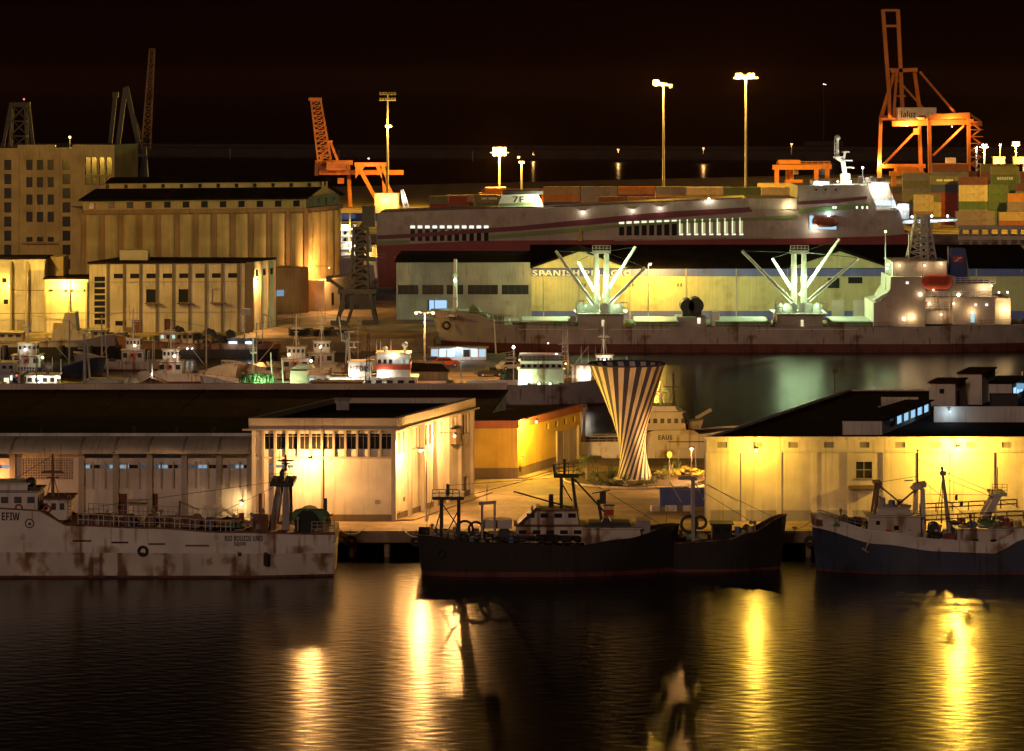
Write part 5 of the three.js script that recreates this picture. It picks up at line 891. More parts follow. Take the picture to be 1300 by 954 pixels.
{ // grain silos
  const o = thing('grain_silo_hall', 'long ribbed grain silo hall with gabled monitor roof', 'silo building'), d = 697, a = [X(105, d), d], b = [X(388, d + 12), d + 12], c = [X(431, d + 32), d + 32], f1 = frame(...a, ...b), f2 = frame(...b, ...c), W = Math.hypot(b[0] - a[0], 12), W2 = Math.hypot(c[0] - b[0], 20);
  const yE = Y(267, d), yT = Y(258, d) + 0, yr = Y(252, d);
  const n = 12;
  mk('wall', bx(0, W, GY, yE, -0.4, 0), M.silo, o, f1); mk('gable_wall', bx(0, W2, GY, yE, -0.4, 0), M.silo, o, f2);
  for (let i = 0; i < n; i++) { const g = new THREE.CylinderGeometry(W / n * 0.62, W / n * 0.62, yE - GY - 1, 10, 1, true, -0.75, 1.5).translate(W * (i + 0.5) / n, (yE + GY) / 2 - 0.5, -W / n * 0.42); mk('silo_cell', g, M.silo, o, f1); }
  for (let i = 0; i < 5; i++) { const g = new THREE.CylinderGeometry(W2 / 5 * 0.62, W2 / 5 * 0.62, yE - GY - 1, 10, 1, true, -0.75, 1.5).translate(W2 * (i + 0.5) / 5, (yE + GY) / 2 - 0.5, -W2 / 5 * 0.42); mk('silo_cell', g, M.silo, o, f2); }
  for (let i = 0; i <= n; i++) mk('rib', bx(W * i / n - 0.45, W * i / n + 0.45, GY, yE - 0.8, 0, 0.5), M.silotrim, o, f1);
  mk('cornice', bx(0, W + 0.3, yE - 0.8, yE, 0, 0.8), M.silotrim, o, f1); mk('cornice', bx(0, W2, yE - 0.8, yE, 0, 0.8), M.silotrim, o, f2);
  const gy = yE + 1.9, hs = [], hm = []; for (let i = 0; i < n; i++) { hs.push([W * (i + 0.32) / n, W * (i + 0.68) / n, yE + 0.3, yE + 1.5]); hm.push([W * (i + 0.4) / n, W * (i + 0.6) / n, yE + 4.05, yE + 4.8]); }
  mk('attic_wall', holed(0, W, yE, gy, -0.4, 0, hs), M.silo, o, f1); hs.forEach((h, i) => mk('window', bx(...h, -0.35, -0.25), M.glass, o, f1));
  mk('attic_back', bx(0.4, W, yE, yE + 0.1, -20, -0.4), M.silo, o, f1);
  // roof slopes and monitor, gable end as outline
  const rz = W2 * 0.85, f1s = f1.clone().multiply(new THREE.Matrix4().set(1, 0, -0.62, 0, 0, 1, 0, 0, 0, 0, 1, 0, 0, 0, 0, 1));
  const ridge = yE + 3.8, mon = yE + 5.1, mr = yE + 6.2;
  const loc = (pts, x0, x1) => profileX(pts.map(([z, y]) => [z, y]), x0, x1);
  mk('roof_slope', loc([[0.9, gy - 0.1], [0.9, gy + 0.2], [-rz * 0.36, ridge + 0.2], [-rz * 0.36, ridge - 0.1]], -0.5, W + 0.7), M.darkroof, o, f1s);
  mk('roof_slope', loc([[-rz - 0.9, gy + 0.2], [-rz - 0.9, gy - 0.1], [-rz * 0.64, ridge - 0.1], [-rz * 0.64, ridge + 0.2]], -0.5, W + 0.7), M.darkroof, o, f1s);
  mk('monitor_wall', [...holed(2, W, ridge - 0.6, mon, -rz * 0.36 - 0.3, -rz * 0.36, hm), bx(2, W, ridge - 0.6, mon, -rz * 0.64, -rz * 0.64 + 0.3)], M.silo, o, f1s); hm.forEach(h => mk('monitor_window', bx(...h, -rz * 0.36 - 0.25, -rz * 0.36 - 0.2), M.glass, o, f1s));
  mk('monitor_roof', loc([[-rz * 0.33, mon - 0.05], [-rz * 0.5, mr], [-rz * 0.67, mon - 0.05]], 1.5, W + 0.8), M.darkroof, o, f1s);
  mk('gable_wall', outlineZ([[0, yE], [W2, yE], [W2, gy], [W2 * 0.64, ridge], [W2 * 0.64, mon], [W2 * 0.5, mr - 0.4], [W2 * 0.36, mon], [W2 * 0.36, ridge], [0, gy]], -0.45, -0.02), M.silo, o, f2);
  for (const k of [0.14, 0.38, 0.6, 0.84]) mk('gable_window', bx(W2 * k - 0.5, W2 * k + 0.5, yE + 0.3, yE + 1.7, -0.015, 0.04), M.glass, o, f2); for (const k of [0.44, 0.56]) mk('gable_window', bx(W2 * k - 0.4, W2 * k + 0.4, mon - 1.0, mon - 0.1, -0.015, 0.04), M.glass, o, f2);
  mk('lean_to', bx(0, W2 + 1, GY, GY + 6.2, 0.5, 4), M.cream, o, f2); for (const k of [0.2, 0.45, 0.8]) mk('window', bx(W2 * k, W2 * k + 1.2, GY + 1, GY + 3.5, 4.005, 4.06), M.glass, o, f2);
  mk('front_annex', bx(W - 12, W - 0.5, GY, GY + 9, 0.9, 5), M.silotrim, o, f1); mk('annex_window', bx(W - 8, W - 5.5, GY + 3.4, GY + 4.6, 5.005, 5.05), litWin([0.3, 0.5, 0.75], 0.4), o, f1);
}
wallLamp(X(417, 706), Y(341, 706), -708, SO, 330, 'bright sodium lamp on the gable end of the grain silo hall', { ry: 1.0, b: 0.24, arm: 3.4, k: 22, bare: true });
{ // grain elevator tower
  const o = thing('grain_tower', 'tall pale grain elevator tower with columns of dark windows', 'tower'), d = 726, x = p => X(p, d), y = p => Y(p, d), z = -d;
  const holes = []; for (let i = 0; i < 8; i++) { const t = 203 + i * 18; holes.push([x(79), x(89), y(t + 13), y(t)]); holes.push([x(5), x(14), y(t + 13), y(t)]); }
  for (const p of [33, 46.5, 60]) { for (let i = 0; i < 5; i++) holes.push([x(p), x(p + 8), y(i === 4 ? 307 : 216 + i * 22), y(i === 4 ? 301 : 203 + i * 22)]); }
  for (const p of [108, 116, 126, 135]) { holes.push([x(p), x(p + 6.5), y(222), y(200)]); holes.push([x(p), x(p + 6.5), y(235), y(225)]); }
  mk('wall', holed(x(-40), x(92), GY, y(188), z - 0.5, z, holes.filter(h => h[0] < x(92))), M.silo, o); mk('wall', holed(x(92), x(145), GY, y(184), z - 0.52, z + 0.3, holes.filter(h => h[0] > x(92))), M.silo, o);
  holes.forEach(h => mk('window', bx(...h, z - 0.4, z - 0.3), M.glass, o));
  mk('side_wall', bx(0, 14, GY, y(184), -0.4, 0), M.silo, o, frame(x(145), d, x(148) + 3, d + 14)); mk('back_wall', bx(x(-40), x(150), GY, y(188) - 0.1, z - 14, z - 13.5), M.silo, o);
  mk('raised_parapet', bx(x(22), x(70), y(188), y(184), z - 1, z + 0.2), M.silo, o); mk('roof', [bx(x(-40), x(92), y(188) - 0.5, y(188) - 0.1, z - 13.5, z - 0.5), bx(x(92), x(145), y(184) - 0.5, y(184) - 0.1, z - 13.5, z - 0.52)], M.darkroof, o);
  mk('ledge', bx(x(28), x(74), y(310), y(308), z, z + 0.8), M.silotrim, o); for (const p of [22, 74, 96]) mk('rib', bx(x(p) - 0.3, x(p) + 0.3, GY, y(192), z, z + 0.25), M.silo, o);
}
{
  const o = thing('roof_lamp_mast', 'short mast with bright sodium lamp on the grain tower roof', 'lamp', [X(86, 730), Y(188, 726) - 0.1, -733]); mk('pole', cyl(V(0, 0, 0), V(0, 2.0, 0), 0.1), M.steel, o); bulb(o, 0, 2.2, 0, SY, 160, 0.24, 24);
}
// boats along the silo quay
{
  const d = 626, xa = X(-30, d), xb = X(152, d), L = xb - xa, cx = (xa + xb) / 2, g = thing('grey_patrol_ship', 'grey ship with sloped funnel block moored under the lit quay store', 'ship', [cx, 0, -d]), lx = p => X(p, d) - cx, ly = p => Y(p, 622);
  const o = { L, B: 8, dir: 1, full: 0.6, sheer: lerpKeys([[0, ly(436)], [0.4, ly(434)], [0.7, ly(432)], [1, ly(424)]]) }; hullParts(o, g, M.shipgrey, M.hullblack, ly(441), { drop: 0.3 });
  mk('funnel_block', outlineZ([[lx(66), ly(434)], [lx(118), ly(434)], [lx(118), ly(424)], [lx(99), ly(420)], [lx(97), ly(398)], [lx(84), ly(398)], [lx(80), ly(414)], [lx(70), ly(420)]], -2.5, 2.5), M.shipgrey, g);
  house(g, lx(-20), lx(30), ly(434), ly(424), 2.2, M.shipgrey, { win: 5 }); house(g, lx(100), lx(136), ly(432), ly(421), 2, M.shipgrey, { win: 4, lit: i => i < 2, lc: [1, 0.75, 0.35] });
  mk('mast', cyl(V(lx(90), ly(398), 0), V(lx(90), ly(372), 0), 0.12, 0.06), M.shipgrey, g); mk('fender_row', [0, 1, 2, 3].map(i => cyl(V(lx(10 + i * 36), 2.2, 4.1), V(lx(10 + i * 36), 0.4, 4.1), 0.5, 0.5)), M.rubber, g);
}
{
  const d = 625, xa = X(152, d), xb = X(352, d), L = xb - xa, cx = (xa + xb) / 2, g = thing('seiner', 'dark cluttered seiner moored before the many bayed quay warehouse', 'fishing boat', [cx, 0, -d]), lx = p => X(p, d) - cx, ly = p => Y(p, 621);
  const o = { L, B: 7, dir: -1, full: 0.66, sheer: lerpKeys([[0, ly(438)], [0.5, ly(437)], [0.8, ly(434)], [1, ly(427)]]) }; hullParts(o, g, M.deckrust, M.hullblack, ly(444), { drop: 0.5 });
  house(g, lx(204), lx(246), ly(438), ly(424), 2.2, M.shiprust, { name: 'wheelhouse', win: 6, lit: i => i === 0 || i === 2, lc: [0.6, 0.9, 0.8], lk: 0.6 });
  for (let i = 0; i < 8; i++) mk('net_pile', netPile(rr(1.0, 1.6), rr(0.9, 1.7)).translate(lx(200 + i * 13), ly(436 - (i % 3) * 4), rr(-1, 1.4)), M.black, g); clutter(g, lx(170), lx(300), ly(437), -1, 3, 26);
  mk('a_frame', [beam(V(lx(311), ly(438), 1.5), V(lx(311), ly(395), 1), 0.22), beam(V(lx(334), ly(438), 1.5), V(lx(334), ly(400), 1), 0.22), bx(lx(307), lx(318), ly(402), ly(394), -0.8, 1), beam(V(lx(334), ly(400), 1), V(lx(344), ly(405), 1), 0.2), beam(V(lx(344), ly(405), 1), V(lx(346), ly(420), 1), 0.18)], M.shipgrey, g);
  for (const p of [229, 240, 246]) deckLamp(g, lx(p), ly(443), 3.7, WH, 1, 0.14, 12);
  for (const p of [297, 318]) { mk('window', bx(lx(p) - 0.7, lx(p) + 0.8, ly(438), ly(434), 3.4, 3.5), litWin([0.6, 0.85, 1], 1.2), g); shine(g, lx(p), ly(435), 4.2, CB, 3, 0.1); }
  house(g, lx(290), lx(326), ly(440), ly(431), 2.6, M.black, { name: 'after_house' });
}
for (let i = 0; i < 8; i++) { const s = thing('quay_crate', 'dark stacked crate on the far quay edge', 'crate', [X(372 + i * 9, 640), GY, -640 - (i % 3)], rr(0, 1), 'crates on the far quay edge'), h = rr(0.8, 1.7); mk('crate_body', bx(-0.7, 0.7, 0.12, h, -0.6, 0.6), M.black, s); mk('crate_lid', bx(-0.75, 0.75, h, h + 0.08, -0.65, 0.65), M.plinth, s); mk('skid', [bx(-0.6, -0.4, 0, 0.12, -0.6, 0.6), bx(0.4, 0.6, 0, 0.12, -0.6, 0.6)], M.plinth, s); }
{ // dark grain unloader
  const d = 672, g = thing('grain_unloader', 'dark rail mounted grain unloader with tall tower by the silo gable', 'unloader', [X(456, d), GY, -d]), lx = p => X(p, d) - X(456, d), ly = p => Y(p, d) - GY, put = (n, q, m = M.black) => mk(n, q, m, g);
  for (const z of [-3, 3]) { put('portal_leg', [beam(V(lx(428), 0, z), V(lx(438), ly(370), z), 0.6), beam(V(lx(478), 0, z), V(lx(470), ly(370), z), 0.6), beam(V(lx(428), 0.4, z), V(lx(440), ly(382), z), 0.3), beam(V(lx(440), 0, z), V(lx(450), ly(384), z), 0.4)]); }
  put('portal_deck', bx(lx(430), lx(478), ly(372), ly(366), -3.4, 3.4)); put('machine_house', bx(lx(438), lx(476), ly(392), ly(374), -2.4, 2.4));
  put('tower', lattice(V(lx(456), ly(366), 0), V(lx(458), ly(290), 0), 3.4, 8, 0.45, 2.6)); put('tower_casing', bx(lx(451), lx(462), ly(366), ly(292), -0.8, 0.8));
  put('head_house', [bx(lx(460), lx(476), ly(288), ly(262), -1.2, 1.2), beam(V(lx(452), ly(300), 0), V(lx(474), ly(262), 0), 0.8)]);
  put('jib', [beam(V(lx(416), ly(352), 0), V(lx(456), ly(348), 0), 0.5), beam(V(lx(415), ly(353), 0), V(lx(436), ly(368), 0), 0.6), bx(lx(414), lx(421), ly(358), ly(351), -0.8, 0.8)]); put('spout_bracket', [bx(lx(462), lx(477), ly(336), ly(331), -1.6, 1.6), beam(V(lx(476), ly(334), 1.4), V(lx(478), ly(352), 1.4), 0.5)], M.shipgrey); put('spout', [outlineZ([[lx(464), ly(320)], [lx(472), ly(320)], [lx(469), ly(298)], [lx(467), ly(298)]], -0.5, 0.5)], M.shipgrey);
  for (const q of [[430, 0], [470, 0]]) put('bogie', bx(lx(q[0]) - 1.4, lx(q[0]) + 1.4, 0, 0.9, 2.6, 3.4));
}
{ // striped coaster bow bits beyond: small white tanker behind the silo gable
  const d = 812, cx = X(462, d), g = thing('tank_ship', 'ship with pale pipework deck lying behind the silo gable', 'ship', [cx, 0, -d]), lx = p => X(p, d) - cx, ly = p => Y(p, d);
  const o = { L: 22, B: 10, dir: -1, full: 0.6, sheer: lerpKeys([[0, ly(330)], [1, ly(326)]]) }; hullParts(o, g, M.shipgrey, M.boot, 1, { drop: 0.5 });
  house(g, lx(431), lx(452), ly(328), ly(285), 3, M.mastwhite, { name: 'accommodation', win: 4, lit: i => i % 2 === 0 }); mk('deck_pipes', [0, 1, 2, 3, 4].map(i => cyl(V(lx(432), ly(292 + i * 8), 3.4), V(lx(450), ly(290 + i * 8), 3.4), 0.3, 0.3)), M.mastwhite, g); mk('yellow_mast', [bx(lx(432), lx(434), ly(325), ly(270), 3.2, 3.6), bx(lx(444), lx(446), ly(325), ly(270), 3.2, 3.6)], M.yellow, g); mk('blue_block', bx(lx(430), lx(482), ly(281), ly(271), -2, 1), M.bluepaint, g);
  deckLamp(g, lx(440), ly(288), 4.4, WH, 16, 0.2); deckLamp(g, lx(447), ly(312), 4.4, WH, 14, 0.2);
}

// ------------------------------------------------------------------ fish warehouse with blue band
{
  const o = thing('fish_warehouse', 'long yellow warehouse with blue band lettered SPANISH PELAGIC', 'warehouse'), d = 686, x = p => X(p, d), y = p => Y(p, d), z = -d, cut = [674, 735, 800, 871, 935, 1000, 1132, 1180, 1240, 1320], cor = mat(C(0.62, 0.58, 0.33), { bumpMap: T.corr, bumpScale: 0.03, map: T.steel });
  for (let i = 0; i + 1 < cut.length; i++) mk('wall_panel', bx(x(cut[i]) + 0.03, x(cut[i + 1]) - 0.03, y(395), y(351), z - 0.3, z), cor, o);
  for (const c of cut) mk('joint_post', bx(x(c) - 0.12, x(c) + 0.12, GY, y(341), z - 0.2, z + 0.08), M.trim, o);
  for (let i = 0; i + 1 < cut.length; i++) { mk('blue_band_panel', bx(x(cut[i]) + 0.13, x(cut[i + 1]) - 0.13, y(351) + 0.003, y(341), z - 0.3, z + 0.02), M.blueband, o); mk('base_panel', bx(x(cut[i]) + 0.13, x(cut[i + 1]) - 0.13, GY, y(395) - 0.003, z - 0.3, z + 0.02), M.blueband, o); }
  mk('band_lettering', text('SPANISH PELAGIC', 1.05, x(738), y(346.7), z + 0.03, { w: x(801) - x(677), t: 0.1 }), M.printwhite, o);
  // pitched roof running back, with two gable fronts
  mk('roof', profileX([[z + 0.5, y(341)], [z - 26, y(341) + 3.4], [z - 52, y(341)]], x(674), x(1320)), M.darkroof, o);
  for (const [a, b, h] of [[674, 800, 22], [1000, 1132, 22]]) { const m = (a + b) / 2; mk('gable_front', outlineZ([[x(a), y(341)], [x(b), y(341)], [x(m), y(341 - h)]], z - 0.3, z), cor, o); mk('gable_roof', [outlineZ([[x(a) - 0.5, y(341) - 0.1], [x(m), y(341 - h)], [x(m), y(341 - h) + 0.35], [x(a) - 0.5, y(341) + 0.25]], z - 20, z + 0.5), outlineZ([[x(b) + 0.5, y(341) - 0.1], [x(m), y(341 - h)], [x(m), y(341 - h) + 0.35], [x(b) + 0.5, y(341) + 0.25]], z - 20, z + 0.5)], M.darkroof, o); }
  mk('back_wall', bx(x(674), x(1320), GY, y(341), z - 52, z - 51.7), M.grey, o);
  mk('louvre', bx(x(1051), x(1066), y(366), y(353), z + 0.005, z + 0.06), M.glass, o); mk('louvre', bx(x(1077), x(1095), y(360), y(352), z + 0.005, z + 0.06), M.glass, o);
  for (const [a, b] of [[1056, 1072], [1083, 1105]]) mk('loading_door', bx(x(a), x(b), GY, y(381), z + 0.025, z + 0.1), M.white, o);
  for (let i = 0; i < 3; i++) mk('wall_sign', [bx(x(738 + i * 61), x(739.5 + i * 61), y(364), y(360), z + 0.005, z + 0.1), bx(x(742 + i * 61), x(743.5 + i * 61), y(364), y(360), z + 0.005, z + 0.1)], M.dark, o);
}
{
  const o = thing('grey_cold_store', 'grey flat fronted cold store with dark strip windows beside the yellow fish warehouse', 'warehouse'), d = 684, x = p => X(p, d), y = p => Y(p, d), z = -d, cut = [503, 532, 564, 593, 633, 673];
  const holes = [[505, 531], [536, 563], [567, 588], [594, 632], [637, 671]].map(([a, b]) => [x(a), x(b), y(374), y(362)]);
  mk('wall', holed(x(503), x(673), GY, y(333), z - 0.4, z, holes), M.grey, o); holes.forEach(h => { const w = mk('strip_window', bx(h[0], h[1], h[2], h[3], z - 0.35, z - 0.25), M.glass, o); mk('mullion', [1, 2, 3].map(k => bx(h[0] + (h[1] - h[0]) * k / 4 - 0.05, h[0] + (h[1] - h[0]) * k / 4 + 0.05, h[2], h[3], z - 0.25, z - 0.15)), M.black, w); });
  mk('panel_line', bx(x(503), x(673), y(380) - 0.1, y(380), z, z + 0.06), M.trim, o); mk('roof', [profileX([[z + 0.6, y(333)], [z - 20, y(333) + 0.5], [z - 45, y(333)]], x(503) - 0.4, x(673) + 0.3)], M.darkroof, o);
  for (const p of [601, 624, 645]) mk('round_vent', torus(0.35, 0.1, x(p), y(385), z + 0.05), M.trim, o); mk('door', bx(x(643), x(655), GY, y(388), z + 0.005, z + 0.06), M.trim, o);
  mk('lit_window', bx(x(545), x(567), y(394), y(381.5), z + 0.005, z + 0.08), litWin([0.35, 0.6, 0.9], 0.8), o); mk('blue_frame', [bx(x(543), x(545), y(394), y(381), z, z + 0.15), bx(x(551), x(552), y(394), y(381), z + 0.081, z + 0.15)], M.bluepaint, o);
}
streetLamp(823, 681, Y(336, 681), SY, 460, 'yellow sodium street lamp before the blue banded fish warehouse', { reach: 0.4, b: 0.24, k: 24, r: 0.14 });
streetLamp(690, 681, Y(349, 681), SY, 40, 'weak sodium street lamp by the lettering of the fish warehouse', { reach: 0.2, b: 0.12, k: 5, r: 0.14 });

// ------------------------------------------------------------------ refrigerated cargo ship
{
  const dN = 634, d = 643, xa = X(556, dN), xb = X(1312, dN), L = xb - xa, cx = (xa + xb) / 2, g = thing('reefer_ship', 'long grey cargo ship with two pairs of floodlit derrick posts and aft accommodation', 'cargo ship', [cx, 0, -d]);
  const lx = p => X(p, dN) - cx, ly = p => Y(p, dN), mx = p => X(p, d) - cx, my = p => Y(p, d), put = (n, q, m) => mk(n, q, m, g);
  const o = { L: L * 0.985, B: 18, dir: -1, full: 0.78, rake: 0.022, stern: 0.75, over: 0.01, sheer: lerpKeys([[0, ly(413)], [0.3, ly(416)], [0.76, ly(415)], [0.905, ly(413)], [0.93, ly(400), 1], [1, ly(397)]]) };
  hullParts(o, g, M.shipgrey, M.boot, ly(437), { drop: 0.4, deck: M.deck });
  put('bow_name_marks', [0, 1, 2.4, 3, 3.6, 4.2, 5.6].map((k, i) => bx(lx(562 + k * 2.9), lx(562 + k * 2.9) + (i % 3 ? 0.34 : 0.2), ly(403.8), ly(401.8), 0, 4.6 + k * 0.42)), M.printwhite);
  put('anchor', [torus(0.6, 0.2, lx(566), ly(416), 4.0)], M.dark);
  put('load_line', [[657, 716], [735, 760], [775, 850], [960, 1090]].map(([a, b]) => bx(lx(a), lx(b), ly(418.5), ly(418), 9.0, 9.05)), M.printwhite);
  const hatch = (a, b) => { put('hatch_cover', bx(mx(a), mx(b), my(416), my(406), -6.5, 6.5), M.deck); put('hatch_top', bx(mx(a) - 0.2, mx(b) + 0.2, my(406), my(405), -6.7, 6.7), M.steel); };
  hatch(664, 730); hatch(806, 858); hatch(906, 975); hatch(1054, 1106);
  const derricks = (c, booms) => {
    put('mast_house', bx(mx(c - 30), mx(c + 28), my(417), my(397), -5, 5), M.shipgrey);
    put('mast_house_deck', bx(mx(c - 34), mx(c + 34), my(397), my(396), -6, 6), M.steel);
    for (const k of [-6, 7]) put('derrick_post', cyl(V(mx(c + k), my(397), 0), V(mx(c + k), my(320), 0), 0.62, 0.45, 12), M.mastwhite);
    put('mast_head', [bx(mx(c - 11), mx(c + 12), my(322), my(318), -1.2, 1.2), ...railing([V(mx(c - 11), my(318), 1.2), V(mx(c + 12), my(318), 1.2)], 0.9, 0.6, 0.05, 2)], M.mastwhite);
    for (const [bxp, byp, ex, ey, z] of booms) { put('cargo_boom', cyl(V(mx(c + bxp), my(byp), z), V(mx(c + ex), my(ey), z), 0.36, 0.26, 8), M.mastwhite); wires(g, [[V(mx(c + (ex < 0 ? -6 : 7)), my(320), z * 0.3), V(mx(c + ex), my(ey), z)]], 0.06); }
    for (const k of [-26, -16, -9, 4, 12, 22]) winch(g, mx(c + k), my(396), rr(1, 4), M.steel, 0.9, 1.6);
    put('winch_cab', railing([V(mx(c - 32), my(396), 5), V(mx(c - 23), my(396), 5)], 2.3, 1.2, 0.08, 2), M.mastwhite); put('winch_cab', railing([V(mx(c + 24), my(396), 5), V(mx(c + 33), my(396), 5)], 2.0, 1.2, 0.08, 2), M.mastwhite);
    put('doorway', bx(mx(c), mx(c + 3.5), my(412), my(404), 5.005, 5.06), litWin([1, 0.85, 0.5], 0.7));
    for (const [k, q] of [[-6, 357], [7, 350]]) { mk('lamp_arm', beam(V(mx(c + k), my(q) + 0.3, -2.9), V(mx(c + k), my(q) + 0.3, 2.9), 0.12), M.mastwhite, g); deckLamp(g, mx(c + k), my(q), 2.9, MG, 20, 0.24, 30); deckLamp(g, mx(c + k), my(q), -2.9, MG, 340, 0.24, 30); }  // rear lamps added to throw green light on the fish warehouse wall
    deckLamp(g, mx(c - 20), my(386), 5, MG, 7, 0.14, 8); deckLamp(g, mx(c + 20), my(386), 5, MG, 7, 0.14, 8);
  };
  derricks(763, [[-10, 385, -58, 317, 4.5], [-2, 383, -29, 334, -5], [4, 380, 45, 315, -5], [11, 383, 55, 338, 4.5]]);
  derricks(1014, [[-10, 382, -74, 317, 4.5], [-1, 378, -31, 330, -5], [5, 378, 55, 305, -5], [10, 380, 73, 326, 4.5]]);
  put('foremast', [cyl(V(mx(578), my(404), 0), V(mx(578), my(329), 0), 0.5, 0.3, 10), bx(mx(575), mx(581.5), my(379), my(378), -1, 1), bx(mx(576), mx(580), my(352), my(346), -0.6, 0.6)], M.mastwhite); deckLamp(g, mx(578), my(356), 1.0, MG, 110, 0.26, 26);
  put('windlass', [bx(mx(588), mx(618), my(406), my(398), -4, 3), cyl(V(mx(602), my(395), -3), V(mx(602), my(395), 3), 1, 1, 12), bx(mx(622), mx(640), my(412), my(400), -3, 4)], M.deck);
  put('fore_gear', railing([V(mx(620), my(412), 4), V(mx(650), my(414), 6)], 2.2, 1, 0.09, 2), M.steel);
  put('cargo_gear_house', bx(mx(858), mx(895), my(416), my(401), -4, 4), M.shipgrey); put('tank_pair', [cyl(V(mx(872), my(388), -3), V(mx(872), my(388), 3), 1.3, 1.3, 12), cyl(V(mx(883), my(387), -3), V(mx(883), my(387), 3), 1.4, 1.4, 12), bx(mx(866), mx(890), my(401), my(392), -2, 2)], M.black); put('stair_box', bx(mx(902), mx(912), my(412), my(394), 0, 4), M.mastwhite); put('doorway', bx(mx(884), mx(888), my(409), my(402), 4.005, 4.05), litWin([1, 0.9, 0.6], 1));
  // accommodation
  const zf = 8.2, oy = (a, b, c, e, zz, m = M.shipgrey, n = 'accommodation') => put(n, bx(lx(a), lx(b), ly(c), ly(e), -zz, zz), m);
  put('front_screen', outlineZ([[lx(1110), ly(415)], [lx(1176), ly(415)], [lx(1176), ly(352)], [lx(1132), ly(352)], [lx(1131), ly(368)], [lx(1122), ly(382)], [lx(1110), ly(385)]], -zf, zf), M.ferrywhite);
  oy(1136, 1205, 352, 334, 6, M.shipgrey, 'bridge'); put('bridge_top', bx(lx(1134), lx(1207), ly(334), ly(332.5), -6.6, 6.6), M.shipgrey);
  oy(1176, 1216, 413, 352, 6.6, M.shipgrey); oy(1211, 1265, 413, 379, 7.6, M.ferrywhite); oy(1214, 1262, 379, 362, 6.2, M.shipgrey); oy(1265, 1286, 413, 380, 6.4, M.cream);
  for (const [a, b, q, zz] of [[1176, 1207, 395, 7.9], [1176, 1207, 379, 7.9], [1211, 1268, 379, 8], [1214, 1266, 362, 6.8]]) { put('deck_edge', bx(lx(a), lx(b), ly(q), ly(q - 1.3), -zz, zz), M.shipgrey); put('deck_railing', railing([V(lx(a), ly(q - 1.3), zz), V(lx(b), ly(q - 1.3), zz)], 1, 1, 0.05, 3), M.mastwhite); }
  put('lifeboat', new THREE.CapsuleGeometry(1.45, 3.0, 4, 12).rotateZ(1.57).translate(lx(1190), ly(359), 7.4), M.rednet); put('davit', [bx(lx(1174), lx(1176), ly(372), ly(350), 6, 8), bx(lx(1205), lx(1207), ly(372), ly(350), 6, 8)], M.shipgrey);
  put('funnel', outlineZ([[lx(1212), ly(363)], [lx(1234), ly(363)], [lx(1232), ly(318)], [lx(1214), ly(318)]], -2.2, 2.2), M.bluepaint);
  put('funnel_badge', bx(lx(1216), lx(1229), ly(336), ly(328), 2.2, 2.3), M.rednet); put('funnel_mark', [beam(V(lx(1218), ly(334), 2.34), V(lx(1222), ly(333), 2.34), 0.2), beam(V(lx(1222), ly(333.4), 2.34), V(lx(1223), ly(330), 2.34), 0.2), beam(V(lx(1223), ly(330.4), 2.34), V(lx(1227), ly(329.6), 2.34), 0.2)], M.printwhite);
  put('exhaust', [bx(lx(1211), lx(1212.5), ly(350), ly(316), -0.5, 0.5), beam(V(lx(1233), ly(320), 0), V(lx(1238), ly(358), 0), 0.4)], M.steel);
  put('signal_mast', [...lattice(V(lx(1172), ly(332), 0), V(lx(1177), ly(276), 0), 3.6, 7, 0.28, 1.8), ...lattice(V(lx(1186), ly(332), 0), V(lx(1182), ly(276), 0), 2.6, 7, 0.28, 1.2)], M.steel); put('signal_yard', [bx(lx(1166), lx(1196), ly(297), ly(296), -0.8, 0.8), cyl(V(lx(1160), ly(334), 2), V(lx(1160), ly(300), 2), 0.15), beam(V(lx(1168), ly(312), 0.5), V(lx(1176), ly(311), 0.5), 0.25)], M.steel);
  put('bridge_wing', outlineZ([[lx(1110), ly(382)], [lx(1128), ly(371)], [lx(1128), ly(375)], [lx(1115), ly(384)]], 6, zf + 0.3), M.mastwhite);
  for (const [p, q, s] of [[1151, 358, 1.6], [1238, 386, 1.6], [1252, 386, 1.6]]) put('window', bx(lx(p), lx(p) + s * 0.3, ly(q + 3), ly(q), zf + 0.005, zf + 0.06), litWin([1, 0.9, 0.75], 1));
  put('door', bx(lx(1234), lx(1239), ly(410), ly(399), 7.62, 7.7), litWin([0.4, 0.75, 0.85], 0.7)); put('doorway', bx(lx(1176), lx(1180), ly(392), ly(385), 6.62, 6.7), M.door);
  
  const al = [[1144, 338, 6.8, 6], [1176, 338, 6.8, 8], [1197, 336, 6.8, 8], [1169, 374, 8.7, 30], [1171, 353, 7.4, 7], [1186, 368, 8, 10], [1218, 375, 8.2, 28], [1251, 367, 7, 16], [1181, 386, 8, 16], [1148, 405, 8.9, 40], [1158, 403, 8.8, 12], [1235, 397, 8.2, 10], [1196, 400, 8, 9], [1212, 386, 8.1, 6], [1270, 372, 7.5, 7], [1281, 372, 7.5, 7], [1277, 394, 7.2, 16], [1283, 395, 7.2, 12], [1261, 364, 7, 6]];
  al.forEach(([p, q, zz, I]) => deckLamp(g, lx(p), ly(q), zz, [1, 0.66, 0.3], I * 0.5, I > 20 ? 0.26 : 0.17, I > 20 ? 24 : 12)); deckLamp(g, lx(1130), ly(337), 6, MG, 14, 0.18, 14); deckLamp(g, lx(1129), ly(342), 6, MG, 10, 0.18, 12); deckLamp(g, lx(1129), ly(296), 3, SO, 30, 0.24, 20);
  put('lamp_pole', cyl(V(lx(1129), ly(385), 3), V(lx(1129), ly(296), 3), 0.1), M.steel);
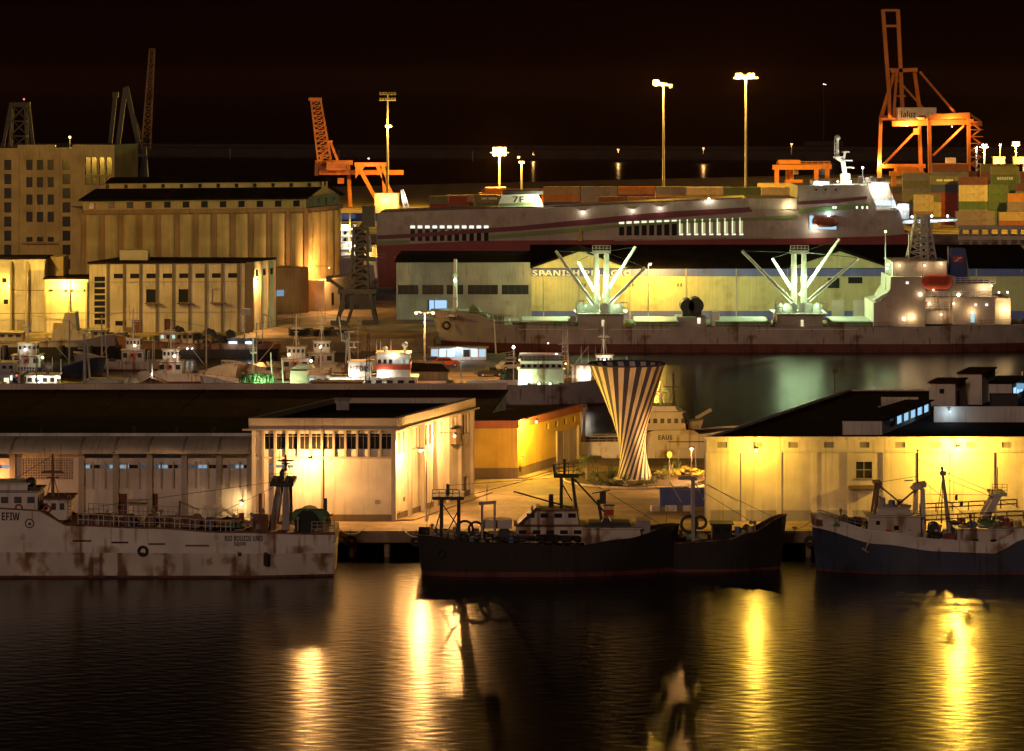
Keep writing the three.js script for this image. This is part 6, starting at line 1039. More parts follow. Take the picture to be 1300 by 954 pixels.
  const rp = []; for (let i = 0; i <= 30; i++) { const t = 0.02 + 0.94 * i / 30, q = hullShape(o)(t, o.sheer(t)); rp.push(V(q[0], o.sheer(t), q[2] - 0.2)); } put('deck_rail', railing(rp, 0.9, 3, 0.035, 2), M.shipgrey);
}

// ------------------------------------------------------------------ ferry
{
  const d = 800, cx = X(810, d), g = thing('car_ferry', 'long car ferry with red hull, maroon and green sweeping stripes and white funnel', 'ferry', [cx, 0, -d - 11]), lx = p => X(p, d) - cx, ly = p => Y(p, d), zf = 11, put = (n, q, m) => mk(n, q, m, g);
  const pl = pts => pts.map(([p, q]) => [lx(p), ly(q)]);
  put('hull', outlineZ([...pl([[478, 312], [600, 306], [1010, 303], [1120, 300], [1160, 296]]), [lx(1138), 0.5], [lx(1120), -2], [lx(482), -2]], -zf, zf), M.ferryred);
  put('superstructure', outlineZ(pl([[478, 312], [600, 306], [1010, 303], [1013, 300], [1013, 268], [955, 262], [952, 252], [860, 256], [720, 263], [600, 266], [484, 270], [478, 274]]), -zf + 0.15, zf - 0.06), M.ferrywhite);
  put('forward_superstructure', outlineZ(pl([[1010, 303.5], [1120, 300.5], [1150, 297], [1146, 282], [1143, 268], [1114, 268], [1103, 235], [1013, 236]]), -zf + 0.2, zf - 0.05), M.ferrywhite);
  const stripe = (n, up, m, z = zf) => put(n, outlineZ(pl([...up.map(([p, a]) => [p, a]), ...up.map(([p, a, b]) => [p, b]).reverse()]), z - 0.04, z + 0.06), m);
  stripe('maroon_stripe', [[479, 299, 304], [520, 297, 302], [600, 291, 296.5], [660, 287, 293], [740, 279, 286], [800, 273, 281], [860, 268, 276], [955, 263, 269]], M.maroon); stripe('maroon_stripe', [[1014, 256, 260], [1060, 253, 258], [1101, 249, 253]], M.maroon);
  stripe('green_stripe', [[620, 299, 304], [700, 292, 298], [800, 284, 287], [960, 276, 279.5], [1012, 273, 277]], M.ferrygreen); stripe('green_stripe', [[1014, 266, 271], [1104, 258, 264]], M.ferrygreen); stripe('green_stripe', [[479, 306, 311], [520, 305, 309]], M.ferrygreen);
  stripe('rubbing_strake', [[780, 304, 306], [980, 301, 303]], M.shipgrey, zf + 0.1);
  put('top_rail', outlineZ(pl([[484, 269.8], [600, 265.8], [720, 262.8], [860, 255.8], [952, 251.8], [952, 250.4], [860, 254.4], [720, 261], [600, 264], [484, 268]]), zf - 0.5, zf + 0.05), M.maroon);
  for (let i = 0; i < 11; i++) { const a = 521 + i * 9.35; put('window', bx(lx(a), lx(a + 5.6), ly(306), ly(290.5), zf - 0.05, zf + 0.03), M.glass); put('lit_window', bx(lx(a), lx(a + 5.6), ly(290), ly(286.6), zf - 0.05, zf + 0.03), litWin([0.85, 0.95, 0.8], 0.95)); }
  for (let i = 0; i < 17; i++) { const a = 786 + i * 9.55, t = 281.5 - i * 0.3, w = i > 7; put('window', bx(lx(a), lx(a + (w ? 4.4 : 6.4)), ly(299), ly(t + 3.2), zf - 0.05, zf + 0.03), w ? litWin([0.55, 0.5, 0.22], i % 3 ? 0.55 : 0.35) : M.glass); put('lit_window', bx(lx(a), lx(a + (w ? 1.5 : 6.4)), ly(w ? 296 : t + 3), ly(t), zf + (w ? 0.035 : -0.05), zf + (w ? 0.06 : 0.03)), litWin([0.85, 0.95, 0.6], 0.9)); if (w) put('lit_window', bx(lx(a), lx(a + 5), ly(298.5), ly(296.8), zf + 0.035, zf + 0.06), litWin([0.9, 0.95, 0.7], 0.9)); }
  put('funnel', outlineZ(pl([[631, 265], [637, 249], [683, 247], [690, 263]]), -2, 4), M.shipwhite); put('funnel_band', bx(lx(638), lx(690), ly(248), ly(243.5), -2.3, 4.2), M.black); put('funnel_green', outlineZ(pl([[632, 263], [634, 260], [676, 258], [688, 262]]), 4, 4.05), M.ferrygreen);
  put('funnel_mark', text('7F', 1.35, lx(658), ly(254.5), 4.02, { w: 2.6 }), M.print);
  put('deck_block', outlineZ(pl([[953, 266], [950, 252], [1012, 252], [1012, 266]]), -8, zf + 0.1), M.cream);
  put('bridge_front', outlineZ(pl([[1103, 234], [1128, 233], [1140, 264], [1114, 267]]), -9, zf - 1), M.shipwhite);
  for (let i = 0; i < 6; i++) put('window', outlineZ(pl([[1113 + i * 4.2, 261], [1116 + i * 4.2, 261], [1114.5 + i * 4.2, 255], [1111.5 + i * 4.2, 255]]), zf - 1.02, zf - 0.9), litWin([0.5, 0.72, 1], 1.3));
  put('bridge_sill', bx(lx(1112), lx(1142), ly(268), ly(266), -9, zf), M.shipwhite); put('bridge_brow', bx(lx(1101), lx(1130), ly(234), ly(231), -9, zf), M.shipgrey);
  put('fore_deck_house', bx(lx(1140), lx(1155), ly(279), ly(259), -6, zf - 1), M.shipwhite); put('fore_deck', outlineZ(pl([[1143, 281], [1220, 279], [1216, 282], [1150, 285]]), -7, 7), M.shipwhite);
  put('radar_mast', [beam(V(lx(1079), ly(236), 0), V(lx(1079), ly(222), 0), 2.2, 1.6), beam(V(lx(1079), ly(224), 0), V(lx(1076), ly(206), 0), 1.0), beam(V(lx(1076), ly(207), 0), V(lx(1067), ly(201), 0), 0.7), bx(lx(1064), lx(1077), ly(202), ly(200), -1, 1), cyl(V(lx(1069), ly(200), 0), V(lx(1069), ly(178), 0), 0.45, 0.3), ball(0.7, lx(1069), ly(176), 0), bx(lx(1075), lx(1084), ly(195), ly(193.5), -1, 1), beam(V(lx(1079), ly(194), 0), V(lx(1077), ly(205), 0), 0.5), bx(lx(1078), lx(1088), ly(206), ly(204.5), -1, 1), bx(lx(1079), lx(1090), ly(215), ly(213.5), -1, 1)], M.mastwhite);
  put('mast_ladder', railing([V(lx(1065), ly(200), 0.6), V(lx(1068), ly(200), 0.6)], 3.8, 0.6, 0.06, 5), M.mastwhite);
  put('roof_railing', railing([V(lx(1030), ly(236), 9), V(lx(1100), ly(235), 9)], 1.4, 1.5, 0.05, 2), M.mastwhite); put('roof_deckhouse', bx(lx(1035), lx(1056), ly(236), ly(231), -3, 6), M.mastwhite); for (let i = 0; i < 6; i++) put('roof_locker', box(rr(0.6, 1.6), rr(0.6, 1.6), 1, lx(1096 + i * 5.5), ly(229), rr(-2, 6)), M.shipgrey);
  const rc = bx(lx(1027), lx(1063), ly(292), ly(273), zf - 0.03, zf + 0.02); put('painted_boat_recess', rc, M.shipgrey); put('lifeboat', new THREE.CapsuleGeometry(1.3, 3.2, 4, 12).rotateZ(1.57).translate(lx(1047), ly(281), zf + 0.4), M.brick); put('recess_window', [bx(lx(1028), lx(1033), ly(290), ly(274), zf + 0.03, zf + 0.08)], litWin([0.4, 0.7, 0.9], 0.8)); put('glowing_recess_rail', bx(lx(1033), lx(1062), ly(291.5), ly(287.5), zf + 0.03, zf + 0.08), litWin([0.5, 0.75, 0.9], 0.6));  // flat grey panel painted for the shaded opening; rail glow put into its colour
  for (const p of [1057, 1060, 1087, 1094, 1100]) put('porthole_window', bx(lx(p), lx(p) + 0.4, ly(265), ly(262), zf + 0.07, zf + 0.12), litWin([1, 0.95, 0.8], 1.1)); for (const p of [1035, 1047, 1060]) put('porthole', bx(lx(p), lx(p) + 0.5, ly(242), ly(240), zf - 0.05, zf + 0.02), M.glass);
  for (const [p, q] of [[740, 272], [803, 270], [838, 267]]) { mk('lamp_hood', bx(lx(p) - 0.8, lx(p) + 0.8, ly(q) + 0.9, ly(q) + 1.05, zf, zf + 0.9), M.shipgrey, g); deckLamp(g, lx(p), ly(q) + 0.4, zf + 0.55, WH, 3, 0.24, 20); }
  for (const [p, q, z, c, I, r] of [[900, 252, zf + 0.5, WH, 14, 0.2], [1001, 262, zf + 0.8, [1, 0.8, 0.45], 11, 0.24], [1035, 288, zf + 1, WH, 14, 0.24], [1100, 214, 3, WH, 70, 0.24], [1052, 274, zf + 0.9, CB, 10, 0.2], [686, 256, 6, [0.9, 1, 0.6], 90, 0.24], [1044, 233, 7, CB, 20, 0.24], [1112, 237, zf + 0.3, WH, 26, 0.2], [1123, 238, zf + 0.3, WH, 22, 0.2], [1068, 232, 3, WH, 30, 0.2], [1085, 232, 3, MG, 14, 0.18], [1145, 264, zf, CB, 16, 0.2], [1160, 276, 8.4, CB, 16, 0.24], [1185, 275, 8.4, CB, 16, 0.24], [1205, 275, 8.4, CB, 12, 0.24]]) deckLamp(g, lx(p), ly(q), z, c, I, r, 22);
  put('floodlight_pole', cyl(V(lx(1100), ly(232), 3), V(lx(1100), ly(215), 3), 0.12), M.steel); put('hanging_net', cyl(V(lx(737), ly(306), zf + 0.5), V(lx(737), ly(290), zf + 0.5), 0.5, 0.3), M.yellow);
  put('stern_marks', [[478, 490, 323], [504, 520, 323], [479, 492, 327], [500, 516, 327]].flatMap(([a, b, q]) => [0, 1, 2, 3, 4].map(k => bx(lx(a + (b - a) * k / 5), lx(a + (b - a) * (k + 0.6) / 5), ly(q + 0.7), ly(q - 0.7), zf, zf + 0.04))), M.shipgrey);
}

// ------------------------------------------------------------------ container terminal
const CC = { red: C(0.36, 0.06, 0.03), rust: C(0.30, 0.10, 0.05), green: C(0.10, 0.17, 0.06), olive: C(0.20, 0.20, 0.10), cream: C(0.66, 0.56, 0.32), grey: C(0.26, 0.25, 0.26), blue: C(0.06, 0.08, 0.20), orange: C(0.50, 0.20, 0.05), mauve: C(0.24, 0.19, 0.20), maroon: C(0.14, 0.04, 0.04), tan: C(0.38, 0.28, 0.15) };
const CN = { red: 'bright red', rust: 'rust brown', green: 'dark green', olive: 'olive', cream: 'cream', grey: 'grey', blue: 'dark blue', orange: 'orange', mauve: 'mauve grey', maroon: 'maroon', tan: 'tan' };
const cmats = {}, cproto = {};
for (const k in CC) cmats[k] = [mat(CC[k], { map: T.steel, bumpMap: T.corr, bumpScale: 0.04, roughness: 0.6 }), mat(CC[k], { map: T.steel, roughness: 0.6 })];
function container(color, len, x, y, d, where) {
  const key = color + len, label = `${CN[color]} ${len > 7 ? 'long' : 'short'} shipping container ${where}`;
  if (!cproto[key]) {
    const g = thing('shipping_container', label, 'shipping container', [x, y, -d], 0, 'containers in the terminal'), h = 2.55;
    mk('shell', bx(-len / 2 + 0.08, len / 2 - 0.08, 0.06, h - 0.03, -1.18, 1.18), cmats[color][0], g);
    const fr = []; for (const z of [-1.16, 1.16]) { fr.push(bx(-len / 2, len / 2, 0, 0.16, z - 0.06, z + 0.06), bx(-len / 2, len / 2, h - 0.14, h, z - 0.06, z + 0.06)); for (const s of [-1, 1]) fr.push(bx(s * (len / 2 - 0.08) - 0.08, s * (len / 2 - 0.08) + 0.08, 0.16, h - 0.14, z - 0.07, z + 0.07)); }
    mk('corner_frame', fr, cmats[color][1], g); mk('door_bars', [-0.6, -0.2, 0.2, 0.6].map(z => bx(-len / 2 + 0.02, -len / 2 + 0.07, 0.2, h - 0.2, z - 0.03, z + 0.03)), M.steel, g);
    cproto[key] = g; return g;
  }
  return copyOf(cproto[key], [x, y, -d], 0, label);
}
function stack(px0, len, d, rows, where) { const x = X(px0, d) + len / 2; return rows.map((c, i) => c && container(c, len, x, GY + 0.01 + i * 2.57, d, where)); }
{
  const w = 'in the stacks beside the quay crane';
  stack(1146, 6.1, 1118, ['grey', 'rust', 'grey', 'olive'], w); stack(1160, 6.1, 1106, ['olive', 'tan', 'cream', 'cream'], w); stack(1170, 6.1, 1114, ['tan', 'cream', 'cream', 'olive'], w);
  const a = stack(1181, 9.1, 1128, ['red', 'red', 'red', 'red', 'blue', 'olive'], w); stack(1217, 9.1, 1122, ['grey', 'grey', 'green', 'cream', 'cream', 'maroon'], w); stack(1213, 12.2, 1104, ['mauve', 'mauve'], w);
  stack(1255, 6.1, 1126, ['green', 'green', 'green', 'green', 'green'], w); const b = stack(1258, 9.1, 1150, ['green', 'olive', 'green', 'green', 'green', 'green', 'olive'], w); stack(1279, 6.1, 1118, ['mauve', 'mauve', 'mauve', 'orange'], w); stack(1290, 12.2, 1140, ['rust', 'maroon', 'mauve', 'olive', 'maroon'], w); stack(1268, 12.2, 1098, ['rust', 'tan'], w);
  stack(1146, 12.2, 1170, ['rust', 'grey', 'olive', 'grey', 'olive', 'grey'], w); stack(1183, 12.2, 1180, ['tan', 'rust', 'maroon', 'grey', 'olive', 'grey', 'rust'], w); stack(1245, 12.2, 1185, ['rust', 'rust', 'maroon', 'grey', 'maroon', 'rust', 'olive'], w); stack(1295, 9.1, 1190, ['rust', 'rust', 'grey', 'green', 'olive', 'rust'], w); stack(1222, 6.1, 1190, ['grey', 'grey', 'grey', 'olive', 'olive', 'maroon'], w);
  mk('lettering', text('BENEFER', 0.95, 0, 1.3, 1.24, { w: 5.2 }), M.printwhite, b[5]); for (const k of [0, 1, 2, 3, 5, 6, 7, 8, 9, 10]) mk('lettering', bx(-2.6 + k * 0.48, -2.24 + k * 0.48, 1.0, 1.65, 1.2, 1.25), M.printwhite, a[5]);
  const w2 = 'in the rows seen over the ferry deck';
  const row = (px0, n, len, d, cols, hgt) => { for (let i = 0; i < n; i++) { const hh = typeof hgt === 'number' ? hgt : hgt[i % hgt.length]; stack(px0 + i * (len + 0.35) * F / d, len, d, Array.from({ length: hh }, (_, k) => cols[(i * 2 + k) % cols.length]), w2); } };
  row(545, 2, 6.1, 1175, ['rust', 'red', 'olive'], 3); row(568, 3, 9.1, 1185, ['green', 'olive', 'tan'], [3, 3, 3]);
  row(690, 5, 12.2, 1190, ['grey', 'blue', 'orange', 'tan', 'grey'], [4, 4, 4, 4, 4]); row(760, 5, 9.1, 1165, ['orange', 'tan', 'rust', 'olive'], [3, 3, 3, 2, 3]); row(872, 4, 12.2, 1185, ['olive', 'green', 'tan', 'cream'], [4, 4, 4, 4]); row(962, 4, 12.2, 1230, ['green', 'olive', 'grey', 'tan'], [4, 4, 3, 3]); row(1040, 3, 12.2, 1215, ['olive', 'rust', 'grey'], [3, 3, 4]); row(1086, 2, 12.2, 1195, ['tan', 'olive'], [4, 4]);
}
function mastHead(o, x, y, z, c, n, I, bw = 1.1, k = 18, rows = 1, face = 1) { // bank of floodlights on a head frame
  for (let r = 0; r < rows; r++) for (let i = 0; i < n; i++) { const xx = x + (i - (n - 1) / 2) * bw * 1.12, yy = y + r * bw * 0.95; const f = mk('floodlight', box(bw, bw * 0.7, 0.4, xx, yy, z, 0, 0.25), M.steel, o); mk('lamp_glass', new THREE.CylinderGeometry(bw * 0.42, bw * 0.42, 0.06, 12).rotateX(1.57 + 0.25).translate(xx, yy - 0.06, z + 0.25 * face), glow(c, k), f); }
  shine(o, x, y - 0.4, z + 0.9 * face, c, I, 0.5);
}
function lightMast(px, d, topPy, label, heads, base = GY, lean = 0) {
  const h = Y(topPy, d) - base, o = thing('light_mast', label, 'light mast', [X(px, d), base, -d]);
  mk('pole', cyl(V(0, 0, 0), V(lean, h, 0), base > 5 ? 0.3 : 0.5, base > 5 ? 0.2 : 0.28, 12), M.galv, o); heads(o, h, lean); return o;
}
lightMast(842.5, 1190, 108, 'tall light mast with one bright lamp arm behind the ferry', (o, h) => { mk('head_frame', [bx(-3, 3, h - 0.2, h + 0.2, -0.4, 0.4), torus(1.2, 0.15, 0, h + 0.6, 0, 1.57)], M.steel, o); mastHead(o, -2.6, h + 0.4, 0.4, SY, 2, 5000, 1.0, 30, 2); mastHead(o, 2.4, h - 0.6, 0.4, SO, 1, 200, 0.9, 2); });
lightMast(947, 1200, 99, 'tall light mast with two bright lamp clusters behind the ferry', (o, h) => { mk('head_frame', [bx(-4, 4, h - 0.2, h + 0.2, -0.4, 0.4), torus(1.2, 0.15, 0, h + 0.6, 0, 1.57)], M.steel, o); mastHead(o, -2.4, h + 0.3, 0.4, SY, 2, 4500, 1.0, 30, 2); mastHead(o, 1.8, h + 0.3, 0.4, SY, 2, 4500, 1.0, 30, 2); });
lightMast(634, 1260, 194, 'light mast with blazing lamp cluster over the ferry funnel', (o, h) => { mk('head_frame', bx(-3.4, 3.4, h - 0.2, h + 0.2, -0.4, 0.4), M.steel, o); mastHead(o, 0, h - 0.6, 0.4, SY, 4, 12000, 1.15, 40, 3); });
lightMast(492, 1230, 120, 'stadium style light mast, top rack dark, one lamp lit halfway', (o, h) => {
  const rack = []; for (const dy of [0.2, 2.2]) rack.push(bx(-2.9, 2.9, h - 2.4 + dy, h - 2.1 + dy, -0.3, 0.3)); mk('head_frame', rack, M.steel, o); for (let r = 0; r < 2; r++) for (let i = 0; i < 6; i++) mk('floodlight', box(0.7, 0.8, 0.5, -2.5 + i, h - 1.5 + r * 2, 0.3, 0, 0.3), M.black, o); const y = Y(160, 1230) - GY; mk('lamp_bracket', bx(-0.8, 1.6, y - 0.1, y + 0.1, 0.2, 0.8), M.steel, o); mastHead(o, 0.3, y, 0.9, SY, 2, 1300, 1.1, 26);
});
lightMast(1250, 1600, 187, 'light mast with sodium lamp beside the quay crane sill', (o, h) => { mk('head_frame', bx(-2, 2, h - 0.2, h + 0.2, -0.3, 0.3), M.steel, o); mastHead(o, 0, h, 0.4, SY, 2, 5000, 1.1, 24, 2); });
lightMast(1290, 1620, 184, 'light mast with sodium lamp above the bright stacked boxes', (o, h) => { mk('head_frame', bx(-2, 2, h - 0.2, h + 0.2, -0.3, 0.3), M.steel, o); mastHead(o, 0, h, 0.4, SY, 3, 5000, 1.1, 26, 2); });
lightMast(1270, 1640, 184, 'slim light mast with one weak lamp beyond the container stacks', (o, h) => { mastHead(o, 0, h, 0.4, SY, 1, 500, 0.9, 12); });
lightMast(820, 1195, 251, 'low lamp post among the containers behind the ferry windows', (o, h) => { mastHead(o, 0, h, 0.6, SO, 2, 1500, 0.9, 24); });
lightMast(662, 1230, 206, 'leaning lamp arm beside the blazing mast', (o, h) => { mastHead(o, 0, h, 0.4, SY, 2, 900, 0.9, 10); mastHead(o, -1, h + 1.8, 0.3, SO, 1, 200, 0.8, 10); }, GY, 0);
lightMast(1240, 1590, 186, 'lamp post with white green lamp behind the crane stair', (o, h) => { mastHead(o, 0, h, 0.4, WH, 1, 600, 0.9, 8); });
for (const [p, q] of [[785, 190], [893, 188], [677, 196], [1005, 183], [292, 205], [600, 214], [430, 214]]) { const d = 2050 + (900 - p) * 0.25; lightMast(p, d, q, 'distant lamp post on the breakwater', (o, h) => { mastHead(o, 0, h, 0.4, SO, 1, 45, 1.1, p > 700 && p < 1010 ? 5 : 2.5); }, 5.5).userData.group = 'lamp posts on the breakwater'; }
lightMast(-70, 610, 205, 'added floodlight mast out of view shining on the grain silo hall', (o, h) => { mk('head_frame', bx(-2, 2, h - 0.2, h + 0.2, -0.3, 0.3), M.steel, o); mastHead(o, 0, h, -0.6, SY, 3, 2800, 1, 12, 1, -1); });  // mast added outside the view for the yellow light on the silos
lightMast(1352, 1075, 150, 'added light mast out of view lighting the stacks beside the quay crane', (o, h) => { mk('head_frame', bx(-2, 2, h - 0.2, h + 0.2, -0.3, 0.3), M.steel, o); mastHead(o, 0, h, -0.6, SY, 3, 4800, 1, 12, 1, -1); });  // unseen mast added to brighten the container fronts
{ // lamps above crane yard
  const o = thing('anchored_ship_light', 'tiny riding light of a ship out on the dark sea', 'ship light', [X(1046, 2600), 0, -2600]); mk('hull', bx(-14, 14, -1, 3, -4, 4), M.hullblack, o); mk('mast', cyl(V(0, 3, 0), V(0, Y(108, 2600), 0), 0.3), M.black, o); bulb(o, 0, Y(107, 2600), 0, WH, 40, 0.24, 30); bulb(o, 1.4, Y(107.5, 2600), 0, [1, 0.5, 0.3], 20, 0.24, 20);
}
// ------------------------------------------------------------------ cranes
{ // ship to shore crane, boom raised
  const d = 1480, cx = X(1180, d), g = thing('quay_crane', 'orange ship to shore crane with raised boom and white machine house marked laluz', 'crane', [cx, GY, -d]), lx = p => X(p, d) - cx, ly = p => Y(p, d) - GY, put = (n, q, m = M.orange) => mk(n, q, m, g), zz = 8;
  const legs = [[1119, 1121, -zz], [1172, 1170, -zz], [1178.5, 1177, zz], [1227.5, 1227, zz]];
  legs.forEach(([b, t, z]) => put('leg', beam(V(lx(b), z < 0 ? ly(211) : 0, z), V(lx(t), ly(150), z), 1.45)));
  put('leg_lower', beam(V(lx(1119), 0, -zz), V(lx(1119), ly(211), -zz), 1.9)); put('leg_lower', beam(V(lx(1172), 0, -zz), V(lx(1172), ly(211), -zz), 1.9));
  put('sill_beam', beam(V(lx(1119), ly(211.5), -zz), V(lx(1178), ly(211.5), -zz), 1.7)); put('sill_beam', beam(V(lx(1178), ly(209), zz), V(lx(1227), ly(209), zz), 1.5));
  put('portal_beam', [beam(V(lx(1120), ly(150), -zz), V(lx(1172), ly(150), -zz), 2.0), beam(V(lx(1177), ly(149), zz), V(lx(1228), ly(146), zz), 2.2), beam(V(lx(1120), ly(150), -zz), V(lx(1172), ly(149), zz), 1.4), beam(V(lx(1172), ly(150), -zz), V(lx(1228), ly(147), zz), 1.4)]);
  put('trolley_girder', [beam(V(lx(1132), ly(157), 2), V(lx(1235), ly(154.5), 2), 2.2), beam(V(lx(1176), ly(147), -3), V(lx(1232), ly(145), -3), 1.4)]);
  put('brace', [beam(V(lx(1122), ly(209), 0), V(lx(1168), ly(161), 0), 0.9), beam(V(lx(1182), ly(197), zz), V(lx(1221), ly(159), zz), 0.8), beam(V(lx(1168), ly(91), 0), V(lx(1214), ly(145), 0), 0.9), beam(V(lx(1138), ly(99), 0), V(lx(1180), ly(146), 0), 0.8)]);
  put('a_frame_leg', [beam(V(lx(1121), ly(150), -zz), V(lx(1136), ly(92), -2), 1.5), beam(V(lx(1172), ly(150), -zz), V(lx(1162), ly(91), -2), 1.5), beam(V(lx(1132), ly(150), zz), V(lx(1138), ly(92), 2), 1.1)]);
  put('apex_beam', beam(V(lx(1131), ly(90), 0), V(lx(1165), ly(88.5), 0), 1.6)); put('tie_beam', beam(V(lx(1136), ly(122), 0), V(lx(1150), ly(122), 0), 0.8));
  const boomA = [[1129, 120, 1121, 12], [1146, 140, 1140, 12]].map(([a, b, c, e]) => beam(V(lx(a), ly(b), 0), V(lx(c), ly(e), 0), 1.6)); put('boom', [...boomA, beam(V(lx(1122), ly(33), 0), V(lx(1141), ly(33), 0), 1), beam(V(lx(1121), ly(13), 0), V(lx(1140), ly(13), 0), 1), beam(V(lx(1127), ly(88), 0), V(lx(1144), ly(88), 0), 0.9), beam(V(lx(1129), ly(150), 2), V(lx(1129), ly(118), 0), 1.4), beam(V(lx(1146), ly(152), 2), V(lx(1146), ly(136), 0), 1.2)]);
  put('machine_house', bx(lx(1138), lx(1187), ly(152), ly(136.5), -2, 6), M.shipwhite); put('machine_house_lettering', text('laluz', 2.7, lx(1151.5), ly(145), 6.02, { w: 6, t: 0.12 }), M.print);
  put('stair', [0, 1, 2, 3, 4, 5, 6].map(i => beam(V(lx(i % 2 ? 1230 : 1242), ly(216 - i * 8.6), zz), V(lx(i % 2 ? 1242 : 1230), ly(207.4 - i * 8.6), zz), 0.7))); put('stair_landing', [0, 1, 2, 3, 4, 5].map(i => bx(lx(1229), lx(1245), ly(208 - i * 8.6), ly(207 - i * 8.6), zz - 1, zz + 1))); put('girder_end', [beam(V(lx(1232), ly(145), -3), V(lx(1246), ly(154), -3), 0.8), bx(lx(1230), lx(1246), ly(160), ly(154), -3, 3)]);
  put('operator_cab', bx(lx(1160), lx(1167), ly(171), ly(163), -1.5, 1.5), M.orange); put('electric_house', bx(lx(1199), lx(1211), ly(207), ly(200), 4, 7.5), M.cream);
  for (const p of [1119, 1172, 1178.5, 1227.5]) put('bogie', bx(lx(p) - 3, lx(p) + 3, 0, 1.6, p < 1175 ? -zz - 0.8 : zz - 0.8, p < 1175 ? -zz + 0.8 : zz + 0.8));
  bulb(g, lx(1117), ly(208), -zz + 2.2, SO, 500, 0.24, 26); mastHead(g, lx(1150), ly(160), 5, SO, 1, 700, 0.5, 3); mastHead(g, lx(1205), ly(160), 10.5, SO, 1, 600, 0.5, 3);
}
function gantry(px0, px1, pyTop, pyBeam, d, label, opt = {}) { // yard gantry crane
  const cx = X((px0 + px1) / 2, d), g = thing('yard_gantry', label, 'gantry crane', [cx, GY, -d]), lx = p => X(p, d) - cx, ly = p => Y(p, d) - GY, w = opt.w || 1.5, z = opt.z || 5;
  for (const zz of [-z, z]) { const s = zz < 0 ? (opt.skew || 0) : 0; for (const p of [px0, px1 - (opt.skew || 0)]) mk('leg', beam(V(lx(p + s), 0, zz), V(lx(p + s), ly(pyBeam), zz), w), M.orange, g); mk('main_beam', bx(lx(px0 + s) - w, lx(px1 - (opt.skew || 0) + s) + w, ly(pyBeam), ly(pyTop), zz - 0.8, zz + 0.8), M.orange, g); mk('ground_beam', bx(lx(px0 + s) - w, lx(px0 + s) + w, 0.3, 1.5, zz - 2, zz + 2), M.orange, g); }
  mk('trolley', [bx(lx(px0 + 4), lx(px0 + 30), ly(pyTop), ly(pyTop - 6), -4, 4), beam(V(lx(px0 + 20), ly(pyBeam), 0), V(lx(px0 + 20), ly(pyBeam + 14), 0), 1.4)], M.orange, g); mk('spreader', [bx(lx(px0 + 12), lx(px0 + 34), ly(pyBeam + 17), ly(pyBeam + 13), -2, 2)], M.orange, g); mk('walkway_railing', railing([V(lx(px0), ly(pyTop), z + 0.8), V(lx(px1), ly(pyTop), z + 0.8)], 1.2, 2, 0.08, 2), M.orange, g);
  mk('cab', bx(lx(px0 + 22), lx(px0 + 28), ly(pyBeam + 6), ly(pyBeam), 1, 3), M.cream, g); return g;
}
gantry(985, 1052, 209, 215, 1255, 'orange yard gantry crane over the containers near the ferry mast', { skew: 17 });
gantry(1133, 1170, 218, 223, 1215, 'orange yard gantry crane standing before the quay crane legs', { skew: 4 });
gantry(612, 690, 244, 248, 1205, 'orange yard gantry crane behind the ferry funnel', { skew: 12, w: 1.2 });
{ // rail crane with raised lattice boom by the light mast
  const d = 1280, cx = X(450, d), g = thing('harbour_crane', 'rusty orange crane with raised lattice boom and twin portal frames behind the silo', 'crane', [cx, GY, -d]), lx = p => X(p, d) - cx, ly = p => Y(p, d) - GY, put = (n, q, m = M.orange) => mk(n, q, m, g);
  for (const [pts, z] of [[[[400, 262], [401, 207]], -5], [[[444, 268], [441, 207]], -5], [[[507, 272], [478, 207]], 5], [[[490, 276], [487, 207]], 5], [[[484, 276], [455, 210]], 5]]) put('leg', beam(V(lx(pts[0][0]), z < 0 ? 0 : 0, z), V(lx(pts[1][0]), ly(pts[1][1]), z), 1.3));
  put('portal_beam', [bx(lx(399), lx(447), ly(210), ly(204), -6, -4), bx(lx(451), lx(491), ly(211), ly(206), 4, 6), bx(lx(405), lx(512), ly(222), ly(216), -1, 1)]); put('knee', [outlineZ([[lx(401), ly(210)], [lx(416), ly(210)], [lx(408), ly(222)]], -5.6, -4.4), outlineZ([[lx(452), ly(211)], [lx(464), ly(211)], [lx(452), ly(226)]], 4.4, 5.6)]);
  put('boom', [...lattice(V(lx(412), ly(204), 0), V(lx(401), ly(128), 0), 4.6, 12, 0.55, 3.4), bx(lx(392), lx(408), ly(128), ly(124), -2, 2)], M.brick); put('a_frame', [beam(V(lx(407), ly(204), 2), V(lx(417), ly(180), 0), 0.9), beam(V(lx(429), ly(204), 2), V(lx(419), ly(180), 0), 0.9), beam(V(lx(414), ly(180), 0), V(lx(422), ly(180), 0), 1)]); put('machine_house', bx(lx(415), lx(440), ly(216), ly(205), -2, 4), M.brick); put('cab', bx(lx(429), lx(437), ly(233), ly(226), 1, 3), M.orange);
  mastHead(g, lx(470), ly(200), 14, SO, 1, 260, 0.5, 2); 
  const w = thing('bright_shed', 'pale shed lit by yellow lamps beyond the ferry stern', 'shed', [X(488, 1190), GY, -1195]); mk('wall', bx(-3.5, 4.6, 0, 7.6, -4, 0), M.cream, w); mk('roof', bx(-3.8, 4.9, 7.6, 7.9, -4.3, 0.3), M.grey, w); mk('lamp_arm', beam(V(0, 6.4, 0), V(0, 6.4, 2.2), 0.15), M.steel, w); bulb(w, 0, 6.2, 2.2, SY, 160, 0.24, 14); mk('stair_frame', lattice(V(8, 0, 1), V(5.8, 9, 1), 2.2, 5, 0.25, 0.8), M.steel, w); bulb(w, 6.6, 6.4, 2.6, WH, 60, 0.24, 14);
}
